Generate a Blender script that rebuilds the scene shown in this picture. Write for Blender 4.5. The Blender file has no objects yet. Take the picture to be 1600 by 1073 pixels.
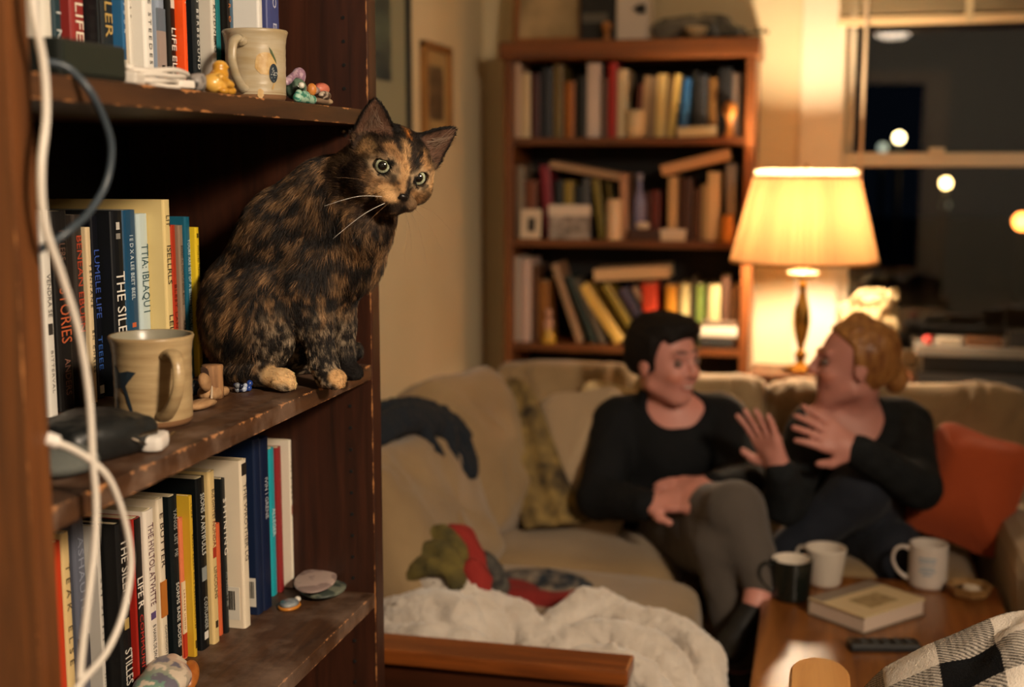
import bpy, bmesh, math, random
import numpy as np
from mathutils import Vector, Matrix, Euler

# ------------------------------------------------------------------ camera, world, light, exposure
S = bpy.context.scene
COL = S.collection
R = math.radians
cam_d = bpy.data.cameras.new('camera')
cam = bpy.data.objects.new('camera', cam_d); COL.objects.link(cam)
cam.location = (0, 0, 1.40)
cam.rotation_euler = (R(90 - 8.07), 0, R(13.5))
cam_d.sensor_width = 36; cam_d.lens = 45
cam_d.clip_start = 0.05
cam_d.dof.use_dof = True
cam_d.dof.focus_distance = 1.66
cam_d.dof.aperture_fstop = 2.6
S.camera = cam

world = bpy.data.worlds.new('night'); S.world = world
world.use_nodes = True
world.node_tree.nodes['Background'].inputs[0].default_value = (0.25, 0.4, 0.7, 1)
world.node_tree.nodes['Background'].inputs[1].default_value = 0.004
S.view_settings.view_transform = 'Standard'
S.view_settings.look = 'None'
S.view_settings.exposure = 0.0
S.view_settings.gamma = 1.0
S.view_settings.use_curve_mapping = False
KEY_SPOT = 390.0       # unseen key spot turned towards the shelves, its fixture added (watts)
FILL_GLOBE = 125.0        # frosted globe added beside it, unseen, as fill
CEIL_LAMP = 14.0       # flush ceiling lamp behind the photographer
TABLE_BULB = 1050.0     # bulb under the pleated shade
KEY_COL = (1.0, .81, .61)
spot_d = bpy.data.lights.new('shelf_key_light', 'SPOT'); spot_d.energy = KEY_SPOT; spot_d.color = KEY_COL
spot_d.spot_size = R(74); spot_d.spot_blend = .7; spot_d.shadow_soft_size = .17
spot = bpy.data.objects.new('shelf_key_light', spot_d); COL.objects.link(spot)
spot.location = (1.36, -.02, 2.30)
spot.rotation_euler = (Vector((-.72, 1.45, 1.16)) - Vector(spot.location)).to_track_quat('-Z', 'Y').to_euler()

# ------------------------------------------------------------------ helpers
def lin(h):
    h = h.lstrip('#')
    v = [int(h[i:i + 2], 16) / 255 for i in (0, 2, 4)]
    return tuple((c / 12.92 if c <= .04045 else ((c + .055) / 1.055) ** 2.4) for c in v)

_mats = {}
def mat(name, col='808080', rough=.6, spec=.5, metal=0, emit=0, noise=None, bump=None, trans=0, coat=0, sheen=0, attr=None, mix2=None, mscale=8, mdetail=4, mstretch=(1, 1, 1), sss=0):
    """plain procedural material: base colour, an optional second colour mixed in by noise, optional bump"""
    if name in _mats: return _mats[name]
    m = bpy.data.materials.new(name); m.use_nodes = True
    nt = m.node_tree; b = nt.nodes['Principled BSDF']
    c = lin(col) if isinstance(col, str) else col
    b.inputs['Base Color'].default_value = (*c, 1)
    b.inputs['Roughness'].default_value = rough
    b.inputs['Specular IOR Level'].default_value = spec
    b.inputs['Metallic'].default_value = metal
    b.inputs['Transmission Weight'].default_value = trans
    b.inputs['Coat Weight'].default_value = coat
    if sheen:
        b.inputs['Sheen Weight'].default_value = sheen; b.inputs['Sheen Roughness'].default_value = .5
    if sss:
        b.inputs['Subsurface Weight'].default_value = sss; b.inputs['Subsurface Radius'].default_value = (.02, .008, .004)
    if emit:
        b.inputs['Emission Color'].default_value = (*c, 1); b.inputs['Emission Strength'].default_value = emit
    tc = nt.nodes.new('ShaderNodeTexCoord'); mp = nt.nodes.new('ShaderNodeMapping')
    mp.inputs['Scale'].default_value = mstretch
    nt.links.new(tc.outputs['Object'], mp.inputs['Vector'])
    if attr:
        a = nt.nodes.new('ShaderNodeAttribute'); a.attribute_name = attr
        nt.links.new(a.outputs['Color'], b.inputs['Base Color'])
    if mix2:
        n = nt.nodes.new('ShaderNodeTexNoise'); n.inputs['Scale'].default_value = mscale; n.inputs['Detail'].default_value = mdetail
        nt.links.new(mp.outputs[0], n.inputs['Vector'])
        cr = nt.nodes.new('ShaderNodeValToRGB')
        cr.color_ramp.elements[0].position = .35; cr.color_ramp.elements[1].position = .68
        cr.color_ramp.elements[0].color = (*c, 1)
        cr.color_ramp.elements[1].color = (*(lin(mix2) if isinstance(mix2, str) else mix2), 1)
        nt.links.new(n.outputs['Fac'], cr.inputs[0]); nt.links.new(cr.outputs[0], b.inputs['Base Color'])
    if bump:
        sc, st = bump
        n2 = nt.nodes.new('ShaderNodeTexNoise'); n2.inputs['Scale'].default_value = sc; n2.inputs['Detail'].default_value = 3
        nt.links.new(mp.outputs[0], n2.inputs['Vector'])
        bp = nt.nodes.new('ShaderNodeBump'); bp.inputs['Strength'].default_value = st; bp.inputs['Distance'].default_value = .003
        nt.links.new(n2.outputs['Fac'], bp.inputs['Height']); nt.links.new(bp.outputs[0], b.inputs['Normal'])
    _mats[name] = m
    return m

def wood(name, dark, light, axis, rough=.42, grain=14, worn=None, spec=.5, dust=0):
    """wood with grain along one axis; worn = list of (axis, position, width): pale bare chips along those edges"""
    if name in _mats: return _mats[name]
    m = bpy.data.materials.new(name); m.use_nodes = True
    nt = m.node_tree; b = nt.nodes['Principled BSDF']; L = nt.links.new
    tc = nt.nodes.new('ShaderNodeTexCoord'); mp = nt.nodes.new('ShaderNodeMapping')
    sc = [grain, grain, grain]; sc['xyz'.index(axis)] = grain * .07
    mp.inputs['Scale'].default_value = sc
    L(tc.outputs['Object'], mp.inputs['Vector'])
    n = nt.nodes.new('ShaderNodeTexNoise'); n.inputs['Scale'].default_value = 3.2; n.inputs['Detail'].default_value = 7; n.inputs['Roughness'].default_value = .62; n.inputs['Distortion'].default_value = .7
    L(mp.outputs[0], n.inputs['Vector'])
    cr = nt.nodes.new('ShaderNodeValToRGB')
    cr.color_ramp.elements[0].position = .3; cr.color_ramp.elements[1].position = .72
    cr.color_ramp.elements[0].color = (*lin(dark), 1); cr.color_ramp.elements[1].color = (*lin(light), 1)
    L(n.outputs['Fac'], cr.inputs[0])
    out = cr.outputs[0]
    def mixc(fac, a, bcol):
        x = nt.nodes.new('ShaderNodeMix'); x.data_type = 'RGBA'
        L(fac, x.inputs['Factor']); L(a, x.inputs[6])
        if isinstance(bcol, tuple): x.inputs[7].default_value = (*bcol, 1)
        else: L(bcol, x.inputs[7])
        return x.outputs[2]
    def math_(op, a, bb):
        x = nt.nodes.new('ShaderNodeMath'); x.operation = op; x.use_clamp = op in ('MULTIPLY',)
        for i, v in enumerate((a, bb)):
            if isinstance(v, (int, float)): x.inputs[i].default_value = v
            else: L(v, x.inputs[i])
        return x.outputs[0]
    if worn:
        sx = nt.nodes.new('ShaderNodeSeparateXYZ'); L(tc.outputs['Object'], sx.inputs[0])
        n3 = nt.nodes.new('ShaderNodeTexNoise'); n3.inputs['Scale'].default_value = 26; n3.inputs['Detail'].default_value = 6; n3.inputs['Roughness'].default_value = .7
        L(tc.outputs['Object'], n3.inputs['Vector'])
        tot = None
        for pts, w in worn:      # pts: list of (axis, position); an edge is where two planes meet
            d = None
            for ax, p in pts:
                q = math_('ABSOLUTE', math_('SUBTRACT', sx.outputs['xyz'.index(ax)], p), 0)
                d = q if d is None else math_('ADD', d, q)
            nearness = math_('SUBTRACT', 1.0, math_('DIVIDE', d, w))
            mk = math_('GREATER_THAN', math_('ADD', nearness, math_('MULTIPLY', math_('SUBTRACT', n3.outputs['Fac'], .5), 3.4)), .98)
            mk2 = math_('MULTIPLY', mk, math_('GREATER_THAN', nearness, 0.0))
            tot = mk2 if tot is None else math_('MAXIMUM', tot, mk2)
        out = mixc(tot, out, lin('b47a48'))
    if dust:
        n4 = nt.nodes.new('ShaderNodeTexNoise'); n4.inputs['Scale'].default_value = 13; n4.inputs['Detail'].default_value = 8; n4.inputs['Roughness'].default_value = .65
        L(tc.outputs['Object'], n4.inputs['Vector'])
        cr2 = nt.nodes.new('ShaderNodeValToRGB'); cr2.color_ramp.elements[0].position = .46; cr2.color_ramp.elements[1].position = .74
        cr2.color_ramp.elements[1].color = (dust, dust, dust, 1)
        L(n4.outputs['Fac'], cr2.inputs[0])
        out = mixc(cr2.outputs[0], out, lin('9a8270'))
        L(math_('ADD', math_('MULTIPLY', n4.outputs['Fac'], .5), rough - .18), b.inputs['Roughness'])
    else:
        b.inputs['Roughness'].default_value = rough
    L(out, b.inputs['Base Color'])
    b.inputs['Specular IOR Level'].default_value = spec
    bp = nt.nodes.new('ShaderNodeBump'); bp.inputs['Strength'].default_value = .12; bp.inputs['Distance'].default_value = .002
    L(n.outputs['Fac'], bp.inputs['Height']); L(bp.outputs[0], b.inputs['Normal'])
    _mats[name] = m
    return m

def tag(o, label=None, cat=None, group=None, kind=None):
    if label: o['label'] = label
    if cat: o['category'] = cat
    if group: o['group'] = group
    if kind: o['kind'] = kind
    return o

def empty(name, loc, label=None, cat=None, group=None):
    o = bpy.data.objects.new(name, None); COL.objects.link(o)
    o.location = loc; o.empty_display_size = .05
    return tag(o, label, cat, group)

def link(name, me, m=None, parent=None, smooth=False):
    """mesh built in world coordinates; its origin goes to its base, or it is parented to a thing"""
    o = bpy.data.objects.new(name, me); COL.objects.link(o)
    if m is not None and not me.materials:
        for mm in (m if isinstance(m, (list, tuple)) else [m]): me.materials.append(mm)
    if smooth: me.polygons.foreach_set('use_smooth', np.ones(len(me.polygons), bool))
    co = np.empty(len(me.vertices) * 3, np.float32); me.vertices.foreach_get('co', co); co = co.reshape(-1, 3)
    if parent is None:
        lo, hi = co.min(0), co.max(0)
        off = Vector(((lo[0] + hi[0]) / 2, (lo[1] + hi[1]) / 2, lo[2])); o.location = off
    else:
        off = Vector((0, 0, 0)); q = parent
        while q: off += q.location; q = q.parent
        o.parent = parent
    co -= np.array(off, np.float32)
    me.vertices.foreach_set('co', co.ravel()); me.update()
    return o

def mesh_np(name, v, f):
    me = bpy.data.meshes.new(name)
    me.from_pydata([tuple(map(float, x)) for x in v], [], [tuple(map(int, x)) for x in f])
    me.update()
    return me

def bm_mesh(name, bm):
    me = bpy.data.meshes.new(name); bm.to_mesh(me); bm.free(); return me

def box_bm(lo, hi, bev=0, seg=2, bm=None):
    nb = bmesh.new()
    bmesh.ops.create_cube(nb, size=1)
    s = [hi[i] - lo[i] for i in range(3)]; c = [(hi[i] + lo[i]) / 2 for i in range(3)]
    for v in nb.verts: v.co = Vector((v.co.x * s[0] + c[0], v.co.y * s[1] + c[1], v.co.z * s[2] + c[2]))
    if bev: bmesh.ops.bevel(nb, geom=nb.edges[:], offset=bev, segments=seg, affect='EDGES', profile=.6)
    if bm is None: return nb
    tmp = bpy.data.meshes.new('t'); nb.to_mesh(tmp); nb.free(); bm.from_mesh(tmp); bpy.data.meshes.remove(tmp)
    return bm

def box(name, lo, hi, m, parent=None, bev=.002, seg=2):
    return link(name, bm_mesh(name, box_bm(lo, hi, bev, seg)), m, parent)

def rbox(name, c, size, m, parent=None, rot=(0, 0, 0), bev=.002):
    """box of a size turned about its centre"""
    bm = box_bm([-s / 2 for s in size], [s / 2 for s in size], bev)
    bm.transform(Matrix.Translation(c) @ Euler([R(a) for a in rot]).to_matrix().to_4x4())
    return link(name, bm_mesh(name, bm), m, parent)

def lathe(prof, c=(0, 0, 0), n=32, sx=1, sy=1, rot=None, wob=None):
    """prof: (r, z) list; returns verts, faces"""
    v, f = [], []
    for r, z in prof:
        for k in range(n):
            a = 2 * math.pi * k / n
            rr = r * (wob(a, z) if wob else 1)
            v.append(Vector((rr * math.cos(a) * sx, rr * math.sin(a) * sy, z)))
    for i in range(len(prof) - 1):
        for k in range(n):
            k2 = (k + 1) % n
            f.append((i * n + k, i * n + k2, (i + 1) * n + k2, (i + 1) * n + k))
    if rot is not None: v = [rot @ p for p in v]
    return [p + Vector(c) for p in v], f

def lathe_obj(name, prof, c, m, parent=None, n=32, **k):
    v, f = lathe(prof, c, n, **k)
    return link(name, mesh_np(name, v, f), m, parent, True)

def spline(pts, n=8):
    P = [Vector(p) for p in pts]; out = []
    for i in range(len(P) - 1):
        a, b, c, d = P[max(i - 1, 0)], P[i], P[i + 1], P[min(i + 2, len(P) - 1)]
        for k in range(n):
            t = k / n
            out.append(.5 * ((2 * b) + (c - a) * t + (2 * a - 5 * b + 4 * c - d) * t * t + (3 * b - a - 3 * c + d) * t ** 3))
    out.append(P[-1]); return out

def tube(path, r, n=8, flat=1.0, upv=(0, 0, 1)):
    """swept tube; r a number or function of 0..1; flat squashes along the binormal"""
    v, f = [], []; N = len(path)
    up = Vector(upv)
    for i, p in enumerate(path):
        t = (path[min(i + 1, N - 1)] - path[max(i - 1, 0)]).normalized()
        s = t.cross(up)
        if s.length < 1e-3: s = t.cross(Vector((1, 0, 0)))
        s.normalize(); w = s.cross(t).normalized()
        rr = r(i / (N - 1)) if callable(r) else r
        for k in range(n):
            a = 2 * math.pi * k / n
            v.append(p + s * (rr * math.cos(a)) + w * (rr * flat * math.sin(a)))
    for i in range(N - 1):
        for k in range(n):
            k2 = (k + 1) % n
            f.append((i * n + k, (i + 1) * n + k, (i + 1) * n + k2, i * n + k2))
    f.append(tuple(range(n))); f.append(tuple((N - 1) * n + k for k in reversed(range(n))))
    return v, f

def tube_obj(name, pts, r, m, parent=None, n=8, sub=8, **k):
    v, f = tube(spline(pts, sub), r, n, **k)
    return link(name, mesh_np(name, v, f), m, parent, True)

# ---- value noise on arrays
def _hash(i, j, k):
    h = (i * 374761393 + j * 668265263 + k * 2147483647) & 0xffffffff
    h = ((h ^ (h >> 13)) * 1274126177) & 0xffffffff
    return ((h ^ (h >> 16)) & 0xffff) / 65535.0

def vnoise(p):
    p = np.asarray(p, np.float64); i = np.floor(p).astype(np.int64); f = p - i; f = f * f * (3 - 2 * f)
    out = 0
    for a in (0, 1):
        for b in (0, 1):
            for c in (0, 1):
                w = (f[:, 0] if a else 1 - f[:, 0]) * (f[:, 1] if b else 1 - f[:, 1]) * (f[:, 2] if c else 1 - f[:, 2])
                out = out + w * _hash(i[:, 0] + a, i[:, 1] + b, i[:, 2] + c)
    return out

def fbm(p, oct=4):
    s, a, t = 0, 1, 0
    for o in range(oct):
        s = s + a * vnoise(np.asarray(p) * 2 ** o + 17.3 * o); t += a; a *= .5
    return s / t

# ---- implicit bodies: round cones and ellipsoids blended into one skin
def caps(a, ra, b, rb, k=.02): return ('c', np.array(a, float), ra, np.array(b, float), rb, k)
def ell(c, r, rot=None, k=.02): return ('e', np.array(c, float), np.array(r, float), np.eye(3) if rot is None else np.array(rot), k)
def fun(fn, lo, hi, k=.01, sub=False): return ('f', fn, np.array(lo, float), np.array(hi, float), k, sub)

def prim_d(pr, p):
    if pr[0] == 'c':
        _, a, ra, b, rb, k = pr; ab = b - a
        t = np.clip(((p - a) @ ab) / max(ab @ ab, 1e-12), 0, 1)
        return np.linalg.norm(p - a - t[:, None] * ab, axis=1) - (ra + (rb - ra) * t)
    if pr[0] == 'e':
        _, c, r, rot, k = pr; q = (p - c) @ rot
        k0 = np.linalg.norm(q / r, axis=1); k1 = np.linalg.norm(q / r ** 2, axis=1)
        return k0 * (k0 - 1) / np.maximum(k1, 1e-9)
    return pr[1](p)

def prim_box(pr):
    if pr[0] == 'c':
        _, a, ra, b, rb, k = pr
        return np.minimum(a - ra, b - rb), np.maximum(a + ra, b + rb), k, False
    if pr[0] == 'e':
        _, c, r, rot, k = pr; e = np.abs(rot) @ r
        return c - e, c + e, k, False
    return pr[2], pr[3], pr[4], pr[5]

def blend(d, di, k, sub):
    if sub:
        h = np.maximum(k - np.abs(d + di), 0) / k
        return np.maximum(d, -di) + h * h * k * .25
    h = np.maximum(k - np.abs(d - di), 0) / k
    return np.minimum(d, di) - h * h * k * .25

def sdf_at(prims, p):
    p = np.atleast_2d(np.asarray(p, float)); d = np.full(len(p), 1e3)
    for pr in prims:
        _, _, k, sub = prim_box(pr)
        d = blend(d, prim_d(pr, p), k, sub)
    return d

def sdf_mesh(name, prims, h, smooth=1):
    bs = [prim_box(p) for p in prims if not (p[0] == 'f' and p[5])]
    lo = np.min([b[0] for b in bs], 0) - 4 * h; hi = np.max([b[1] for b in bs], 0) + 4 * h
    n = np.ceil((hi - lo) / h).astype(int) + 1
    D = np.full(n, 1e3, np.float64)
    ax = [lo[i] + np.arange(n[i]) * h for i in range(3)]
    for pr in prims:
        a, b, k, sub = prim_box(pr)
        i0 = np.maximum(np.floor((a - k - 3 * h - lo) / h).astype(int), 0); i1 = np.minimum(np.ceil((b + k + 3 * h - lo) / h).astype(int) + 1, n)
        if np.any(i1 <= i0): continue
        g = np.stack(np.meshgrid(*[ax[i][i0[i]:i1[i]] for i in range(3)], indexing='ij'), -1)
        sh = g.shape[:3]
        sl = tuple(slice(i0[i], i1[i]) for i in range(3))
        D[sl] = blend(D[sl], prim_d(pr, g.reshape(-1, 3)).reshape(sh), k, sub)
    return nets(name, D, lo, h, smooth)

def nets(name, D, lo, h, smooth=1):
    s = D < 0; D = np.clip(D, -4 * h, 4 * h)
    n = np.array(D.shape); c = n - 1
    cnt = np.zeros(c, np.int32); pos = np.zeros((*c, 3))
    idx = [(0, 0, 0), (1, 0, 0), (0, 1, 0), (1, 1, 0), (0, 0, 1), (1, 0, 1), (0, 1, 1), (1, 1, 1)]
    def cs(A, o): return A[o[0]:o[0] + c[0], o[1]:o[1] + c[1], o[2]:o[2] + c[2]]
    for i in range(8):
        for j in range(i + 1, 8):
            df = np.abs(np.array(idx[i]) - np.array(idx[j]))
            if df.sum() != 1: continue
            m = cs(s, idx[i]) != cs(s, idx[j])
            if not m.any(): continue
            a = cs(D, idx[i])[m]; b = cs(D, idx[j])[m]; t = a / (a - b)
            pos[m] += np.array(idx[i]) + t[:, None] * (np.array(idx[j]) - np.array(idx[i]))
            cnt[m] += 1
    cell = cnt > 0
    vid = np.full(c, -1, np.int64); vid[cell] = np.arange(cell.sum())
    w = np.argwhere(cell)
    V = (w + pos[cell] / cnt[cell][:, None]) * h + lo
    F = []
    for a in range(3):
        b1, b2 = (a + 1) % 3, (a + 2) % 3
        A = [slice(None)] * 3; B = [slice(None)] * 3
        A[a] = slice(0, n[a] - 1); B[a] = slice(1, n[a])
        sa, sb = s[tuple(A)], s[tuple(B)]
        ed = np.argwhere(sa != sb)
        ed = ed[(ed[:, b1] > 0) & (ed[:, b2] > 0) & (ed[:, b1] < c[b1]) & (ed[:, b2] < c[b2])]
        if not len(ed): continue
        inside = sa[tuple(ed.T)]
        q = []
        for d1, d2 in ((0, 0), (1, 0), (1, 1), (0, 1)):
            e = ed.copy(); e[:, b1] -= d1; e[:, b2] -= d2
            q.append(vid[tuple(e.T)])
        q = np.stack(q, 1)
        q[~inside] = q[~inside][:, ::-1]
        F.append(q)
    F = np.concatenate(F)
    for _ in range(smooth):
        acc = np.zeros_like(V); ct = np.zeros(len(V))
        for i in range(4):
            np.add.at(acc, F[:, i], V[F[:, (i + 1) % 4]]); np.add.at(ct, F[:, i], 1)
            np.add.at(acc, F[:, (i + 1) % 4], V[F[:, i]]); np.add.at(ct, F[:, (i + 1) % 4], 1)
        V = V * .5 + .5 * acc / ct[:, None]
    me = bpy.data.meshes.new(name)
    me.vertices.add(len(V)); me.vertices.foreach_set('co', V.astype(np.float32).ravel())
    me.loops.add(len(F) * 4); me.loops.foreach_set('vertex_index', F.astype(np.int32).ravel())
    me.polygons.add(len(F)); me.polygons.foreach_set('loop_start', np.arange(len(F), dtype=np.int32) * 4)
    me.polygons.foreach_set('use_smooth', np.ones(len(F), bool))
    me.update(calc_edges=True); me.validate()
    return me

def verts_of(me):
    co = np.empty(len(me.vertices) * 3, np.float32); me.vertices.foreach_get('co', co); return co.reshape(-1, 3).astype(np.float64)

def paint(me, cols):
    a = me.color_attributes.new('pigment', 'FLOAT_COLOR', 'POINT')
    c = np.ones((len(cols), 4), np.float32); c[:, :3] = cols
    a.data.foreach_set('color', c.ravel())

def set_verts(me, v):
    me.vertices.foreach_set('co', np.asarray(v, np.float32).ravel()); me.update()

def nz(v): return np.asarray(v, float) / np.linalg.norm(v)

def text(body, face_o, xdir, ydir, size, m, parent, name='title', align='CENTER', space=1.0, sx=1.0, extrude=.00012):
    """lettering lying on a face: centred at face_o, running along xdir, its tops towards ydir"""
    cu = bpy.data.curves.new(name, 'FONT'); cu.body = body; cu.size = size; cu.align_x = align; cu.align_y = 'CENTER'
    cu.space_character = space; cu.resolution_u = 2; cu.extrude = extrude
    cu.materials.append(m)
    o = bpy.data.objects.new(name, cu); COL.objects.link(o)
    x, y = Vector(xdir).normalized(), Vector(ydir).normalized(); z = x.cross(y)
    M = Matrix((x * sx, y, z)).transposed()
    off = Vector((0, 0, 0)); q = parent
    while q: off += q.location; q = q.parent
    o.parent = parent
    o['kind'] = 'stuff'
    o.matrix_local = Matrix.Translation(Vector(face_o) - off) @ M.to_4x4()
    return o

def copy_tree(o, parent=None):
    c = o.copy(); COL.objects.link(c); c.parent = parent
    for ch in list(o.children): copy_tree(ch, c)
    return c

rng = random.Random(7); nrng = np.random.default_rng(7)
FLOOR = .10

# ------------------------------------------------------------------ the room
WALLC = mat('wall_paint', 'd9c8a3', rough=.85, bump=(160, .08), mix2='d3c19a', mscale=3)
WHITE_TRIM = mat('trim_paint', 'e2d6bd', rough=.45)
CEILC = mat('ceiling_paint', 'b5ad9c', rough=.9)
XW, YW, YB, XR, ZC = -1.16, 4.40, -2.60, 2.30, 2.55
def struct(name, lo, hi, m, bev=0): return tag(box(name, lo, hi, m, bev=bev), kind='structure')
struct('wall_left', (XW - .1, YB - .1, FLOOR), (XW, YW + .1, ZC), WALLC)
struct('wall_right', (XR, YB - .1, FLOOR), (XR + .1, YW + .1, ZC), mat('wall_paint_umber', '6a5f4c', rough=.85))
struct('ceiling', (XW - .1, YB - .1, ZC), (XR + .1, YW + .12, ZC + .1), CEILC)
# plank floor: a base slab and separate boards
fl = struct('floor', (XW - .1, YB - .1, FLOOR - .06), (XR + .1, YW + .1, FLOOR - .012), mat('floor_base', '2a1a10', rough=.9))
FW = wood('floor_oak', '5a3418', '8a5a30', 'y', rough=.4, grain=10)
xx = XW
pl = None
while xx < XR - .01:
    x1 = min(xx + .14, XR)
    if pl is None or x1 - xx < .139:
        pl = box('plank', (xx + .001, YB, FLOOR - .012), (x1 - .001, YW, FLOOR), FW, fl, bev=.0015, seg=1); px0 = xx
    else:
        q = pl.copy(); q.location.x += xx - px0; COL.objects.link(q)
    xx = x1
# back wall with the window opening
WX0, WX1, WZ0, WZ1 = .062, 1.05, .72, 1.98
def wall_with_hole(name, y0, y1, hx0, hx1, hz0, hz1, m):
    bm = bmesh.new()
    for lo, hi in (((XW - .1, y0, FLOOR), (hx0, y1, ZC)), ((hx1, y0, FLOOR), (XR + .1, y1, ZC)),
                   ((hx0, y0, hz1), (hx1, y1, ZC)), ((hx0, y0, FLOOR), (hx1, y1, hz0))):
        if hi[2] - lo[2] > 1e-4: box_bm(lo, hi, 0, bm=bm)
    return tag(link(name, bm_mesh(name, bm), m), kind='structure')
wall_with_hole('wall_back', YW, YW + .12, WX0, WX1, WZ0, WZ1, WALLC)
wall_with_hole('wall_behind', YB - .12, YB, .20, .82, FLOOR, 2.06, mat('wall_paint_grey', 'cfd2c6', rough=.85))
struct('trim_1', (.82, YB - .02, FLOOR), (1.02, YB + .03, 2.16), WHITE_TRIM, .004)
struct('trim_2', (.10, YB - .02, FLOOR), (.20, YB + .03, 2.16), WHITE_TRIM, .004)
struct('trim_3', (.20, YB - .02, 2.06), (.82, YB + .03, 2.16), WHITE_TRIM, .004)
struct('baseboard_left', (XW, YB, FLOOR), (XW + .015, YW, FLOOR + .11), WHITE_TRIM, .003)
struct('baseboard_back', (XW, YW - .015, FLOOR), (XR, YW, FLOOR + .11), WHITE_TRIM, .003)
# window casing, sashes, glass
struct('trim_4', (-.078, YW - .022, .62), (WX0, YW, 2.06), WHITE_TRIM, .004)
struct('trim_5', (WX1, YW - .022, .62), (WX1 + .14, YW, 2.06), WHITE_TRIM, .004)
struct('trim_6', (-.078, YW - .024, WZ1), (WX1 + .14, YW, 2.08), WHITE_TRIM, .004)
win = empty('window_1', ((WX0 + WX1) / 2, YW + .05, WZ0)); tag(win, kind='structure')
GLASS = mat('window_glass', 'ffffff', rough=0, trans=1, spec=.5)
_mats['window_glass'].node_tree.nodes['Principled BSDF'].inputs['IOR'].default_value = 1.5
MR0, MR1 = 1.385, 1.43
for nm, z0, z1, y in (('upper_sash', MR0, WZ1, YW + .06), ('lower_sash', WZ0, MR1, YW + .025)):
    bm = bmesh.new()
    st = .035
    for lo, hi in (((WX0, y - .015, z0), (WX0 + st, y + .015, z1)), ((WX1 - st, y - .015, z0), (WX1, y + .015, z1)),
                   ((WX0, y - .0148, z0), (WX1, y + .0148, z0 + (.045 if nm == 'upper_sash' else .06))), ((WX0, y - .0148, z1 - .045), (WX1, y + .0148, z1))):
        box_bm(lo, hi, .003, 1, bm)
    sa = link(nm, bm_mesh(nm, bm), WHITE_TRIM, win)
    box('pane', (WX0 + st - .004, y - .003, z0 + .04), (WX1 - st + .004, y + .003, z1 - .04), GLASS, sa, bev=0)
bm = box_bm((WX0 - .02, YW - .05, WZ0 - .03), (WX1 + .02, YW + .1, WZ0), .004)
link('window_sill', bm_mesh('sill', bm), WHITE_TRIM, win)
lk = box('sash_lock', (.335, YW - .012, MR1), (.385, YW + .02, MR1 + .016), WHITE_TRIM, win, .004)
k2 = lk.copy(); COL.objects.link(k2); k2.location.x += .42
# raised blind: head rail, gathered slats, bottom rail, wand
bl = empty('window_blind', ((WX0 + WX1) / 2, YW - .05, 1.86), 'cream slatted blind drawn up to the top of the window', 'blind')
BLM = mat('blind_slats', 'c9b48c', rough=.55)
box('head_rail', (WX0 - .03, YW - .085, 2.03), (WX1 + .03, YW - .025, 2.075), BLM, bl, .004)
sl = None
for i in range(15):
    z = 1.868 + i * .0108
    if sl is None: sl = box('slat', (WX0 - .025, YW - .082, z), (WX1 + .025, YW - .03, z + .0032), BLM, bl, 0)
    else:
        q = sl.copy(); COL.objects.link(q); q.location.z += i * .0108; q.rotation_euler = (R((-1) ** i * 1.2), 0, 0)
box('bottom_rail', (WX0 - .027, YW - .083, 1.832), (WX1 + .027, YW - .029, 1.858), mat('blind_rail', 'd8bb8e', rough=.5), bl, .004)
tube_obj('wand', [(.122, YW - .09, 2.04), (.121, YW - .092, 1.7), (.119, YW - .09, 1.27)], .0055, mat('wand_plastic', 'd9c3a4', rough=.3), bl, upv=(1, 0, 0))
for x in (.42, .86): box('ladder_tape', (x, YW - .0845, 1.834), (x + .022, YW - .0825, 2.04), BLM, bl, 0)

struct('ground', (-14, YW + .14, FLOOR - .05), (16, 32, FLOOR - .001), mat('asphalt_night', '16181a', rough=.9))
# ceiling lamp behind the photographer (seen mirrored in the window)
cl = empty('ceiling_lamp', (.50, -1.7, ZC - .20), 'round frosted ceiling lamp mirrored in the night window', 'lamp')
lathe_obj('base_ring', [(.0, .2), (.06, .2), (.05, .185), (.014, .17), (.014, .09), (.15, .085), (.15, .07), (.135, .065), (0, .065)], cl.location, mat('brushed_metal', '9a9286', rough=.35, metal=1), cl)
GLOW1 = mat('frosted_glow', 'ffe6c8', emit=CEIL_LAMP)
lathe_obj('frosted_dome', [(.13, .064), (.125, .035), (.10, .012), (.06, .001), (0.0005, -.003)], cl.location, GLOW1, cl)
# added floor lamp, unseen right of the photographer: globe fills, spot lights the shelves
FLX, FLY = 1.45, -.05
fl_ = empty('added_globe_lamp', (FLX, FLY, FLOOR), 'added unseen floor lamp beside the camera, frosted fill globe and shelf spot', 'lamp')
lathe_obj('base', [(0, .0), (.14, .0), (.14, .015), (.03, .03), (.014, .05)], fl_.location, mat('lamp_black', '1c1a18', rough=.4), fl_)
tube_obj('pole', [(FLX, FLY, FLOOR + .03), (FLX, FLY, 1.0), (FLX, FLY, 2.09)], .011, _mats['lamp_black'], fl_, upv=(1, 0, 0))
gl_prof = [(.02, -.125)] + [(.125 * math.sin(a), -.125 * math.cos(a)) for a in np.linspace(.25, math.pi - .001, 18)]
lathe_obj('globe', gl_prof, (FLX, FLY, 2.20), mat('globe_glow', 'ffe4c4', emit=FILL_GLOBE), fl_)
tube_obj('spot_arm', [(FLX, FLY, 2.06), (FLX - .05, FLY + .015, 2.16), (FLX - .085, FLY + .025, 2.31)], .008, _mats['lamp_black'], fl_, upv=(0, 1, 0))
q_ = Vector((-.72, 1.45, 1.16)) - Vector(spot.location)
lathe_obj('spot_can', [(.058, -.02), (.052, .02), (.040, .07), (.015, .085), (0, .086)], spot.location, _mats['lamp_black'], fl_, n=24, rot=(-q_).to_track_quat('Z', 'Y').to_matrix())

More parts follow.
